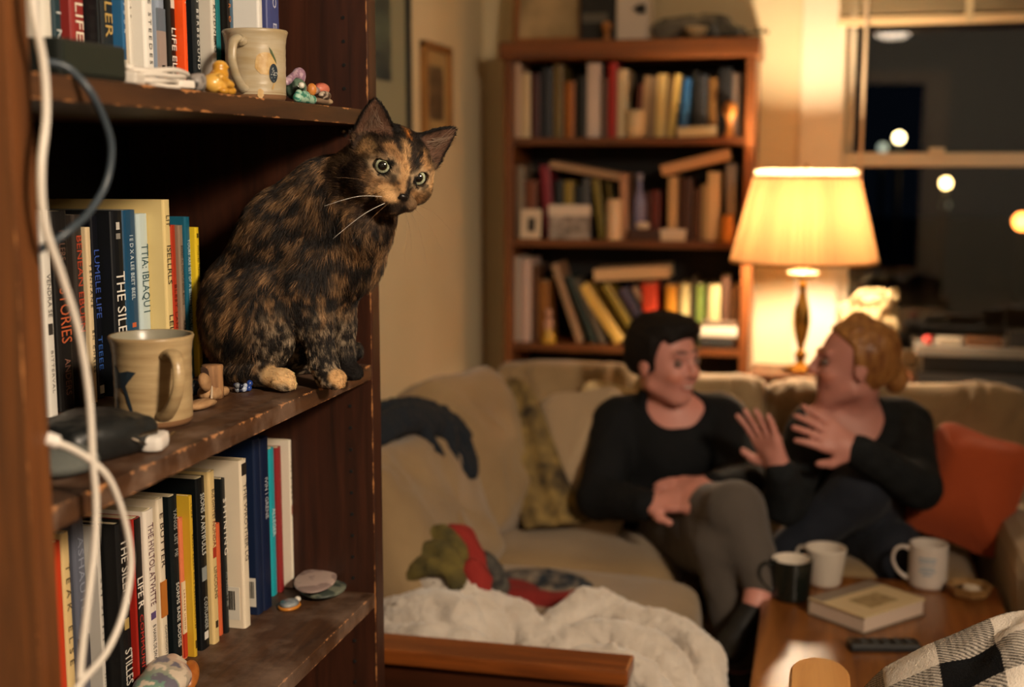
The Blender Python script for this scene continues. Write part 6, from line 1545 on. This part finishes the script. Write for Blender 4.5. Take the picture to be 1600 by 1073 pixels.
# ------------------------------------------------------------------ coffee table and what stands on it
TZ = .450
TW = wood('table_oak', '5e3415', '99622e', 'y', rough=.28, grain=9, spec=.6)
ct = empty('coffee_table', (.15, 2.6, FLOOR), 'low honey brown wooden coffee table with mugs and a book', 'table')
bm = box_bm((-.098, 2.12, TZ - .026), (.415, 2.965, TZ), .006, 3)
link('tabletop', bm_mesh('top', bm), TW, ct)
for x in (-.075, .35):
    for y in (2.15, 2.91): box('leg', (x, y, FLOOR), (x + .045, y + .045, TZ - .026), TW, ct, .004)
for y in (2.165, 2.93): box('apron', (-.03, y, TZ - .085), (.35, y + .018, TZ - .026), TW, ct, .002)
for x in (-.068, .375): box('apron', (x, 2.195, TZ - .085), (x + .018, 2.91, TZ - .026), TW, ct, .002)
MG = 'mugs on the coffee table'
mug('black mug with white inside at the left edge of the coffee table', (-.036, 2.775, TZ), .041, .0455, .092, mat('glaze_black', '141814', rough=.2), 195, MG, mat('glaze_ivory', 'd9cdbd', rough=.25), handle=(.028, .25, .85), hr=.0065)
mug('plain white tapered mug behind the black one', (.036, 2.89, TZ), .036, .047, .088, mat('glaze_offwhite', 'cdc1b2', rough=.3), 165, MG, handle=(.022, .35, .88), hr=.006)
t, rf = mug('tall white mug with faint blue print, right side of the coffee table', (.262, 2.935, TZ), .0425, .0425, .100, mat('glaze_white2', 'd5cac0', rough=.25), 178, MG, handle=(.034, .18, .84), hr=.0070)
for k, (z_, w_) in enumerate(((.074, 26), (.066, 24), (.054, 20), (.046, 24), (.038, 14))):
    decal(t, (.262, 2.935, TZ), .1, rf, [(-97 - w_, z_ - .0022), (-97 + w_, z_ - .0022), (-97 + w_, z_ + .0022), (-97 - w_, z_ + .0022)] if k < 0 else [(-97 - w_ + 2 * w_ * q / 8, z_ - .0022) for q in range(9)] + [(-97 + w_ - 2 * w_ * q / 8, z_ + .0022) for q in range(9)], mat('print_blue', '8fa3b4', rough=.5), 'printed_line')
# thick book lying on the table
bk = empty('book', (.122, 2.705, TZ), 'thick hardback with cream cover lying on the coffee table', 'book')
M2 = 0
rbox('page_block', (.122, 2.705, TZ + .0195), (.142, .190, .030), mat('page_pinkish', 'c9b5a4', rough=.85), bk, (0, 0, -41), .001)
rbox('back_board', (.122, 2.705, TZ + .0022), (.148, .196, .0040), cover_mat('6a5d50'), bk, (0, 0, -41), .001)
rbox('front_board', (.122, 2.705, TZ + .0366), (.148, .196, .0042), cover_mat('cdb890'), bk, (0, 0, -41), .001)
rbox('spine_board', (.122 - .146 / 2 * math.cos(R(41)), 2.705 + .146 / 2 * math.sin(R(41)), TZ + .0195), (.004, .196, .038), cover_mat('8c7f6e'), bk, (0, 0, -41), .001)
rbox('cover_panel', (.122 - .055 * math.cos(R(41)), 2.705 + .055 * math.sin(R(41)), TZ + .0389), (.034, .194, .0006), cover_mat('86786a'), bk, (0, 0, -41), 0)
rbox('cover_picture', (.135, 2.694, TZ + .0389), (.06, .09, .0006), mat('cover_sepia', 'a8926a', rough=.6, mix2='8a7550', mscale=60), bk, (0, 0, -41), 0)
# wooden dish, remote
t = empty('wooden_dish', (.346, 2.885, TZ), 'small octagonal wooden dish with a white scrap in it on the table corner', 'dish')
lathe_obj('dish_body', [(0, 0), (.036, 0), (.046, .010), (.050, .026), (.046, .027), (.041, .012), (.0005, .008)], t.location, wood('dish_wood', '7a5630', 'a88250', 'x', rough=.45), t, n=8)
bpy.data.objects['dish_body'].data.polygons.foreach_set('use_smooth', np.zeros(len(bpy.data.objects['dish_body'].data.polygons), bool))
lathe_obj('dark_lining', [(.0405, .0125), (.0005, .0085)], (.346, 2.885, TZ + .0006), mat('lining_dark', '2a1c14', rough=.6), t, n=8)
blob('crumpled_tissue', 'crumpled white tissue lying in the wooden dish', 'tissue', [ell((.352, 2.865, TZ + .022), (.016, .012, .011)), ell((.340, 2.873, TZ + .022), (.010, .012, .010), k=.006)], mat('tissue_white', 'cfc2ae', rough=.9, bump=(120, .8)), h=.003)
t = empty('remote_control', (.148, 2.515, TZ), 'black remote control lying near the front of the coffee table', 'remote')
rbox('case', (.148, 2.515, TZ + .009), (.140, .040, .018), mat('remote_black', '141516', rough=.4), t, (0, 0, 12), .006)
for k in range(5):
    for j in (-.009, .009):
        a = R(12); lx, ly = -.04 + k * .022, j
        rbox('button', (.148 + lx * math.cos(a) - ly * math.sin(a), 2.515 + lx * math.sin(a) + ly * math.cos(a), TZ + .0185), (.011, .009, .002), mat('rubber_grey', '3c3e3e', rough=.7), t, (0, 0, 12), .0005)

# ------------------------------------------------------------------ near armchair with plaid throw
ac = empty('armchair', (.30, 1.58, FLOOR), 'pale wooden armchair at the lower right, only an arm end showing beside the plaid throw', 'armchair')
PINE = wood('pine', 'a8733a', 'c9985a', 'y', rough=.38, grain=8)
bm = bmesh.new()
pts = [(-.022, 1.30), (.062, 1.30), (.062, 1.80)] + [(.020 + .042 * math.cos(a), 1.80 + .055 * math.sin(a)) for a in np.linspace(.15, math.pi - .15, 10)] + [(-.022, 1.80)]
vs = [bm.verts.new((x, y, .652)) for x, y in pts]; fa = bm.faces.new(vs)
ex = bmesh.ops.extrude_face_region(bm, geom=[fa]); bmesh.ops.translate(bm, verts=[q for q in ex['geom'] if isinstance(q, bmesh.types.BMVert)], vec=(0, 0, .028))
bmesh.ops.recalc_face_normals(bm, faces=bm.faces[:])
bmesh.ops.bevel(bm, geom=bm.edges[:], offset=.004, segments=2, affect='EDGES')
am = bm_mesh('arm', bm); a1 = link('arm', am, PINE, ac)
a2 = a1.copy(); COL.objects.link(a2); a2.location.x += .62
for x in (.002, .622):
    for y in (1.32, 1.74): box('leg', (x, y, FLOOR), (x + .036, y + .04, .652), PINE, ac, .004)
box('seat_frame', (.038, 1.30, .40), (.622, 1.78, .44), PINE, ac, .004)
cushion('seat_cushion', (.33, 1.55, .50), (.57, .50, .14), (0, 0, 0), mat('chair_canvas', '5a4a3a', rough=.9), ac, e=.35, seed=31, wob=.005)
box('back_rest', (.04, 1.25, .44), (.62, 1.295, .80), PINE, ac, .006)
tag(cushion('throw_pillow', (.150, 1.665, .615), (.20, .17, .16), (8, 10, 6), mat('burnt_orange', 'b0501e', rough=.85, sheen=.2), None, e=.5, seed=33, wob=.006), 'burnt orange pillow peeking out left of the plaid throw on the armchair', 'pillow')
# buffalo check throw: a thick draped sheet, the check woven into its pigment
nu_, nv_ = 400, 320
U, V = np.meshgrid(np.linspace(0, 1, nu_), np.linspace(0, 1, nv_), indexing='ij')
X = .070 + U * .56; Yc = 1.36 + V * .46
crest = .795 - .115 * np.clip((.30 - X) / .23, 0, 1.2) ** 1.7
drop_far = np.clip((Yc - 1.735) / .085, 0, 1) ** 2 * .17
drop_near = np.clip((1.66 - Yc) / .30, 0, 1) ** 1.6 * .10
nse = fbm(np.stack([X.ravel() * 9, Yc.ravel() * 9, X.ravel() * 0], 1), 3).reshape(X.shape) - .5
fold = .012 * np.sin(X * 26 + 5 * nse) * np.clip((X - .16) / .1, 0, 1)
Zc = crest - drop_far - drop_near + nse * .03 + fold
edge = np.clip((X - .07) / .04, 0, 1) ** .5
Zc = Zc - (1 - edge) * .03
P_ = np.stack([X, Yc, Zc], -1)
gu, gv = np.gradient(P_, axis=0), np.gradient(P_, axis=1)
su = np.concatenate([[0], np.cumsum(np.linalg.norm(gu[1:, nv_ // 2], axis=1))]); sv = np.concatenate([[0], np.cumsum(np.linalg.norm(gv[nu_ // 2, 1:], axis=1))])
N_ = np.cross(gu, gv); N_ /= np.linalg.norm(N_, axis=-1, keepdims=True)
CK = .080
SU = np.broadcast_to((su - .071)[:, None], X.shape); SV = np.broadcast_to((sv - .082)[None], X.shape)
bu = (np.floor(SU / CK).astype(int) % 2 == 1); bv = (np.floor(SV / CK).astype(int) % 2 == 0)
tw = (np.floor((SU + SV) / .0036).astype(int) % 2 == 0)
wv_ = np.array(lin('d9cfc2')); bk_ = np.array(lin('0c0d10'))
shade_ = np.where(bu & bv, 0.0, np.where(bu ^ bv, np.where(tw, .78, .12), 1.0))[..., None]
colr = bk_ * (1 - shade_) + wv_ * shade_
top = P_ + N_ * (.006 + .0008 * nrng.random(X.shape)[..., None]); bot = P_ - N_ * .002
vv = np.concatenate([top.reshape(-1, 3), bot.reshape(-1, 3)]); o_n = nu_ * nv_
ii, jj = np.meshgrid(np.arange(nu_ - 1), np.arange(nv_ - 1), indexing='ij'); a_ = (ii * nv_ + jj).ravel()
ft = np.stack([a_, a_ + nv_, a_ + nv_ + 1, a_ + 1], 1); fb_ = ft[:, ::-1] + o_n
rim = []
for i in range(nu_ - 1):
    a = i * nv_; rim.append((a, o_n + a, o_n + a + nv_, a + nv_)); a = i * nv_ + nv_ - 1; rim.append((a, a + nv_, o_n + a + nv_, o_n + a))
for j in range(nv_ - 1):
    rim.append((j, j + 1, o_n + j + 1, o_n + j)); a = (nu_ - 1) * nv_ + j; rim.append((a, o_n + a, o_n + a + 1, a + 1))
me = mesh_np('plaid', vv, np.concatenate([ft, fb_, np.array(rim)]))
paint(me, np.concatenate([colr.reshape(-1, 3)] * 2))
tag(link('plaid_throw', me, mat('plaid_wool', 'ffffff', rough=.95, spec=.15, attr='pigment', bump=(500, .5)), None, True), 'black and white buffalo check throw heaped over the near armchair', 'throw')

# ------------------------------------------------------------------ the two women on the sofa
SKIN = mat('skin', 'ffffff', rough=.5, spec=.4, attr='pigment', sss=.12)
SK = np.array(lin('c4877a'))
def V3(*a): return np.array(a, float)
def head_prims(Hc, f, up, sc=1.0):
    f = nz(f); s = nz(np.cross(f, up)); u = np.cross(s, f)
    B_ = np.stack([s, f, u], 1)
    def q(x, y, z): return Hc + B_ @ (np.array((x, y, z)) * sc)
    r = lambda *a: tuple(np.array(a) * sc)
    pr = [ell(q(0, -.012, .028), r(.071, .088, .078), B_, .02), ell(q(0, .030, -.035), r(.054, .056, .066), B_, .03),
          ell(q(0, .058, -.088), r(.024, .022, .020), B_, .025), caps(q(-.046, .005, -.062), .018 * sc, q(-.014, .054, -.088), .014 * sc, .02), caps(q(.046, .005, -.062), .018 * sc, q(.014, .054, -.088), .014 * sc, .02),
          caps(q(0, .082, .020), .008 * sc, q(0, .104, -.018), .0105 * sc, .010), ell(q(-.010, .094, -.022), r(.008, .009, .006), B_, .006), ell(q(.010, .094, -.022), r(.008, .009, .006), B_, .006),
          ell(q(-.030, .066, -.026), r(.020, .018, .018), B_, .02), ell(q(.030, .066, -.026), r(.020, .018, .018), B_, .02),
          caps(q(-.038, .072, .030), .008 * sc, q(-.012, .082, .028), .008 * sc, .012), caps(q(.038, .072, .030), .008 * sc, q(.012, .082, .028), .008 * sc, .012),
          caps(q(-.018, .081, -.050), .0055 * sc, q(.018, .081, -.050), .0055 * sc, .005), caps(q(-.014, .080, -.060), .006 * sc, q(.014, .080, -.060), .006 * sc, .005),
          ell(q(-.073, -.004, -.008), r(.007, .018, .031), B_, .006), ell(q(.073, -.004, -.008), r(.007, .018, .031), B_, .006)]
    for sx in (-1, 1): pr.append(('f', (lambda p, c=q(sx * .032, .084, .006): np.linalg.norm((p - c) / np.array((1, 1, .62)), axis=1) * .8 - .0105 * sc), q(sx * .032, .084, .006) - .02, q(sx * .032, .084, .006) + .02, .008, True))
    return pr, q, B_
def hand(w, d, palm, sp, curl, L=.17, thumb=1):
    """w wrist, d direction of the fingers, palm normal, sp spread; five fingers rooted in the palm"""
    d = nz(d); n = nz(np.array(palm) - d * (np.array(palm) @ d)); s = np.cross(d, n)
    w = np.array(w); pr = [caps(w, .024, w + d * L * .28, .022, .015)]
    for o in (-1, -.33, .33, 1):
        kn = w + d * L * .50 + s * o * .030
        pr.append(caps(w + d * L * .14 + s * o * .014, .015, kn, .0125, .012))
        Lf = L * (.46, .50, .47, .37)[int(round((o + 1) * 1.5))]
        dd = nz(d + s * o * sp); p0 = kn
        for j in range(3):
            p1 = p0 + dd * Lf / 3 * (1.15 - .15 * j)
            pr.append(caps(p0, .0098 - .0009 * j, p1, .0090 - .0009 * j, .003)); p0 = p1
            dd = nz(dd + n * curl)
    tb = w + d * L * .14 - s * thumb * .022; t1 = tb + nz(d * .6 - s * thumb * .8 + n * .3) * L * .24; t2 = t1 + nz(d * .9 - s * thumb * .4 + n * .3) * L * .18
    pr += [caps(tb, .0145, t1, .0115, .010), caps(t1, .0110, t2, .0088, .004)]
    return pr
def inflate(prims, g):
    out = []
    for p in prims:
        if p[0] == 'c': out.append(('c', p[1], p[2] + g, p[3], p[4] + g, p[5]))
        elif p[0] == 'e': out.append(('e', p[1], p[2] + g, p[3], p[4]))
    return out
def cut(fn, lo, hi, k=.006): return ('f', fn, np.array(lo, float), np.array(hi, float), k, True)
def garment(name, prims, m, parent, h=.0075, folds=.010, sc=22, seed=0):
    me = sdf_mesh(name, prims, h, 1); v = verts_of(me)
    v = v + (np.stack([fbm(v * sc + seed, 3), fbm(v * sc + seed + 4, 3), fbm(v * sc + seed + 8, 3)], 1) - .5) * folds
    set_verts(me, v); return link(name, me, m, parent, True)
BIGLO, BIGHI = (-2, 2, 0), (2, 5, 2)

def person(label, Hc, f, up, neck_base, torso, arms, hands, legs, ankles, hairf, hair_m, top_m, leg_m, shoe_m, neckline, eye_dir, smile=0, lip='a04a44', cuffs=()):
    t = empty('person', (torso[0][1][0], torso[0][1][1], .42), label, 'person')
    hp_, q, B_ = head_prims(np.array(Hc), f, np.array(up), .98)
    neck = [caps(q(0, -.022, -.055), .046, neck_base, .052, .025)]
    skin = hp_ + neck + torso + arms + sum(hands, []) + legs + ankles
    me = sdf_mesh('body', skin, .0058, 1)
    v = verts_of(me); c = np.tile(SK, (len(v), 1))
    lv = (v - np.array(Hc)) @ B_
    def dab(x, y, z, r, col, a):
        nonlocal c
        k = (a * sm(1.3 - np.linalg.norm((lv - np.array((x, y, z))) / np.array(r), axis=1), 0, .6))[:, None]
        c = c * (1 - k) + np.array(lin(col)) * k
    for sx in (-1, 1):
        dab(sx * .026, .080, .034, (.017, .02, .0045), hair_m[1], .85)
        dab(sx * .036, .066, -.030, (.018, .03, .014), 'cc7a5e', .5)
    dab(0, .085, -.055, (.022, .02, .009), lip, .9)
    if smile: dab(0, .090, -.054, (.016, .02, .004), 'e0d2c4', .9)
    dab(0, .104, -.02, (.014, .02, .012), 'cc7e62', .4)
    paint(me, c)
    link('body', me, SKIN, t, True)
    for sx in (-1, 1):
        ec = q(sx * .032, .0745, .006); g = nz(np.array(eye_dir) - ec); Mq = Vector(g).to_track_quat('Z', 'Y').to_matrix()
        prof = [(.0108 * math.sin(a), .0108 * math.cos(a)) for a in np.linspace(.001, 2.4, 16)]
        vv_, ff = lathe(prof, (0, 0, 0), 20, rot=Mq); me2 = mesh_np('eye', [p + Vector(ec) for p in vv_], [x[::-1] for x in ff])
        th_ = np.repeat(np.linspace(.001, 2.4, 16), 20)[:, None]
        paint(me2, np.where(th_ < .25, .004, np.where(th_ < .58, np.array(lin('3c2a1c')), np.array(lin('6e5850')))))
        link('eye', me2, mat('eye_glossy', 'ffffff', rough=.1, attr='pigment'), t, True)
    hair = hairf(q, B_)
    me3 = sdf_mesh('hair', hair, .0055, 1); v3 = verts_of(me3)
    nn = fbm(((v3 - np.array(Hc)) @ B_) * np.array((95, 30, 30)), 3) - .5
    v3 = v3 + (v3 - np.array(Hc)) * (nn * .11)[:, None]; set_verts(me3, v3)
    link('hair', me3, hair_m[0], t, True)
    garment('sweater', inflate(torso + arms, .011) + [caps(q(0, -.022, -.085), .050, neck_base, .064, .03)] + neckline(q, B_) + list(cuffs), top_m, t, seed=1)
    garment('trousers', inflate(legs, .007), leg_m, t, folds=.008, seed=2)
    return t, q

BLK_KNIT = mat('sweater_black', '0a0c0f', rough=.85, spec=.25, bump=(260, .5))
GREY_KNIT = mat('sweater_charcoal', '111416', rough=.9, spec=.25, bump=(200, .8), mix2='1b1e20', mscale=30)
# left: short dark hair, smiling towards the other
HA = V3(*(-0.3666, 3.1800, 0.9080))
torsoA = [ell((-.405, 3.27, .52), (.150, .120, .090), k=.04), caps((-.400, 3.27, .55), .115, (-.365, 3.25, .66), .118, .04), ell((-.360, 3.24, .685), (.150, .095, .095), k=.04),
          caps((-.475, 3.21, .745), .052, (-.235, 3.255, .755), .052, .04)]
armsA = [caps((-.492, 3.20, .735), .052, (-.512, 3.05, .575), .043, .02), caps((-.512, 3.05, .575), .041, (-.385, 2.955, .592), .029, .015),
         caps((-.220, 3.24, .742), .052, (-.165, 3.11, .625), .042, .02), caps((-.165, 3.11, .625), .040, (-.222, 3.015, .632), .029, .015)]
handsA = [hand((-.385, 2.955, .594), (1, -.12, .20), (.1, .35, -1), .12, .22, .155, 1), hand((-.222, 3.015, .634), (-1, -.25, -.05), (0, .3, -1), .10, .25, .15, -1)]
legsA = [caps((-.36, 3.22, .475), .088, (-.165, 2.845, .622), .060, .03), caps((-.165, 2.845, .622), .056, (-.100, 2.80, .482), .040, .02),
         caps((-.33, 3.2, .45), .085, (-.195, 2.86, .530), .060, .03), caps((-.195, 2.86, .530), .056, (-.150, 2.855, .285), .040, .02)]
anklesA = [caps((-.100, 2.80, .482), .034, (-.112, 2.77, .435), .030, .015), caps((-.150, 2.855, .285), .034, (-.148, 2.86, .20), .032, .01)]
def hairA(q, B_):
    inv = lambda p: (p - HA) @ B_
    def face(p): l = inv(p); return -(np.minimum(l[:, 1] * .85 - .020 - .25 * np.maximum(l[:, 2] - .02, 0) - .9 * np.maximum(l[:, 2] - .055, 0), .075 - l[:, 2] + .4 * l[:, 1])) * .8
    def low(p): l = inv(p); return (l[:, 2] + .062 + .35 * np.minimum(l[:, 1], .0))
    return [ell(q(0, -.018, .036), (.086, .102, .088), B_, .02), ell(q(0, -.060, -.010), (.066, .050, .060), B_, .03), ell(q(-.01, .030, .086), (.060, .048, .024), B_, .03),
            cut(lambda p: face(p), BIGLO, BIGHI), cut(lambda p: low(p), BIGLO, BIGHI),
            caps(q(-.062, .028, .070), .020, q(-.010, .066, .088), .018, .012), caps(q(-.020, .060, .086), .018, q(.046, .062, .066), .010, .012), caps(q(-.070, .018, .060), .016, q(-.074, .022, .018), .008, .01), caps(q(.070, .018, .060), .016, q(.074, .022, .018), .008, .01)]
def neckA(q, B_): return [cut(lambda p: np.linalg.norm((p - V3(-.335, 3.155, .800)) / V3(.082, .085, .062), axis=1) * .07 - .07, (-.5, 3.0, .70), (-.2, 3.3, .95)), cut(lambda p: .832 - p[:, 2], (-.6, 3, .82), (-.1, 3.4, 1.1))]
fA = V3(.80, -.62, -.06)
pA, qA = person('woman with short dark hair in a black sweater smiling, legs crossed, left on sofa', HA, fA, (-.08, .05, 1), V3(-.352, 3.235, .775), torsoA, armsA, handsA, legsA, anklesA, hairA, (mat('hair_dark', '120c09', rough=.75, spec=.2, bump=(150, .8)), '1c120c'), BLK_KNIT, mat('trousers_grey', '4c443d', rough=.9, sheen=.15, bump=(320, .5)), None, neckA, (0.0242, 3.1500, 0.8985), smile=1)
garment('shoe', [caps((-.116, 2.765, .415), .034, (-.150, 2.71, .375), .030, .02), ell((-.16, 2.69, .355), (.036, .060, .024), k=.03)], mat('shoe_black', '0f0f10', rough=.5), pA, h=.006, folds=.002)
garment('shoe', [caps((-.148, 2.86, .225), .042, (-.148, 2.86, .15), .042, .02), ell((-.145, 2.80, .135), (.042, .10, .034), k=.03)], _mats['shoe_black'], pA, h=.006, folds=.002)

# right: reddish fair hair tied back, talking with raised hands
HB_ = V3(*(0.0877, 3.2000, 0.9119))
torsoB = [ell((.135, 3.31, .52), (.150, .120, .090), k=.04), caps((.135, 3.31, .55), .112, (.110, 3.28, .66), .115, .04), ell((.105, 3.27, .690), (.130, .105, .095), k=.04),
          caps((.005, 3.20, .752), .050, (.215, 3.31, .752), .052, .04)]
armsB = [caps((.228, 3.29, .742), .052, (.245, 3.08, .640), .043, .02), caps((.245, 3.08, .640), .041, (.105, 2.965, .745), .028, .015),
         caps((-.008, 3.17, .738), .050, (-.060, 3.02, .600), .042, .02), caps((-.060, 3.02, .600), .038, (-.070, 2.955, .690), .027, .015)]
handsB = [hand((.105, 2.965, .747), (-.90, -.12, .42), (-.30, .75, -.3), .16, .16, .165, -1), hand((-.070, 2.955, .692), (-.42, -.10, .90), (-.65, -.65, .35), .20, .10, .165, 1)]
legsB = [caps((.165, 3.32, .475), .090, (.108, 3.06, .628), .064, .03), caps((.108, 3.06, .628), .058, (-.045, 3.05, .480), .044, .02),
         caps((.09, 3.26, .46), .085, (.195, 3.06, .490), .060, .03), caps((.195, 3.06, .490), .056, (.20, 3.03, .24), .040, .02)]
anklesB = [caps((-.045, 3.05, .480), .034, (-.07, 3.05, .45), .030, .015), caps((.20, 3.03, .24), .034, (.20, 3.03, .19), .032, .01)]
def hairB(q, B_):
    inv = lambda p: (p - HB_) @ B_
    def face(p): l = inv(p); return -(np.minimum(l[:, 1] * .85 - .012 - .9 * np.maximum(l[:, 2] - .045, 0), .070 - l[:, 2] + .5 * l[:, 1])) * .8
    def low(p): l = inv(p); return (l[:, 2] + .072 + .5 * np.minimum(l[:, 1] + .02, .0))
    return [ell(q(0, -.018, .034), (.082, .098, .082), B_, .02), ell(q(0, -.055, -.015), (.062, .048, .058), B_, .03), ell(q(0, -.010, .112), (.026, .030, .020), B_, .012),
            cut(lambda p: face(p), BIGLO, BIGHI), cut(lambda p: low(p), BIGLO, BIGHI), ell(q(.0, -.108, -.035), (.030, .028, .038), B_, .012)]
def neckB(q, B_): return [cut(lambda p: np.linalg.norm((p - V3(.075, 3.185, .790)) / V3(.098, .095, .085), axis=1) * .085 - .085, (-.1, 3.0, .65), (.25, 3.35, .95)), cut(lambda p: .825 - p[:, 2], (-.3, 3, .80), (.5, 3.5, 1.1))]
pB, qB = person('woman with fair reddish hair tied back talking with raised hands, charcoal sweater', HB_, V3(-.965, -.20, .02), (.02, .03, 1), V3(.098, 3.255, .775), torsoB, armsB, handsB, legsB, anklesB, hairB, (mat('hair_ginger', '7a4a22', rough=.45, spec=.5, mix2='b07c42', mscale=60, mstretch=(1, 1, .3), bump=(150, .6)), '6a4426'), GREY_KNIT, mat('jeans_navy', '0e1523', rough=.85, sheen=.05, bump=(320, .5)), None, neckB, (-0.2792, 3.1000, 0.9027), lip='8a3c38')
garment('shoe', [caps((-.065, 3.05, .455), .036, (-.10, 3.03, .41), .032, .02), ell((-.105, 3.02, .40), (.035, .035, .025), k=.02)], _mats['shoe_black'], pB, h=.006, folds=.002)
garment('shoe', [caps((.20, 3.035, .215), .042, (.20, 3.035, .15), .042, .02), ell((.20, 3.0, .135), (.042, .10, .034), k=.03)], _mats['shoe_black'], pB, h=.006, folds=.002)

# ------------------------------------------------------------------ lettering as real mesh, last
bpy.context.view_layer.update()
dg = bpy.context.evaluated_depsgraph_get()
for o in [o for o in bpy.data.objects if o.type == 'FONT']:
    me = bpy.data.meshes.new_from_object(o.evaluated_get(dg))
    n = bpy.data.objects.new('tmp', me); COL.objects.link(n)
    n['kind'] = 'stuff'; n.parent = o.parent; n.matrix_local = o.matrix_local.copy()
    nm = o.name; bpy.data.objects.remove(o); n.name = nm
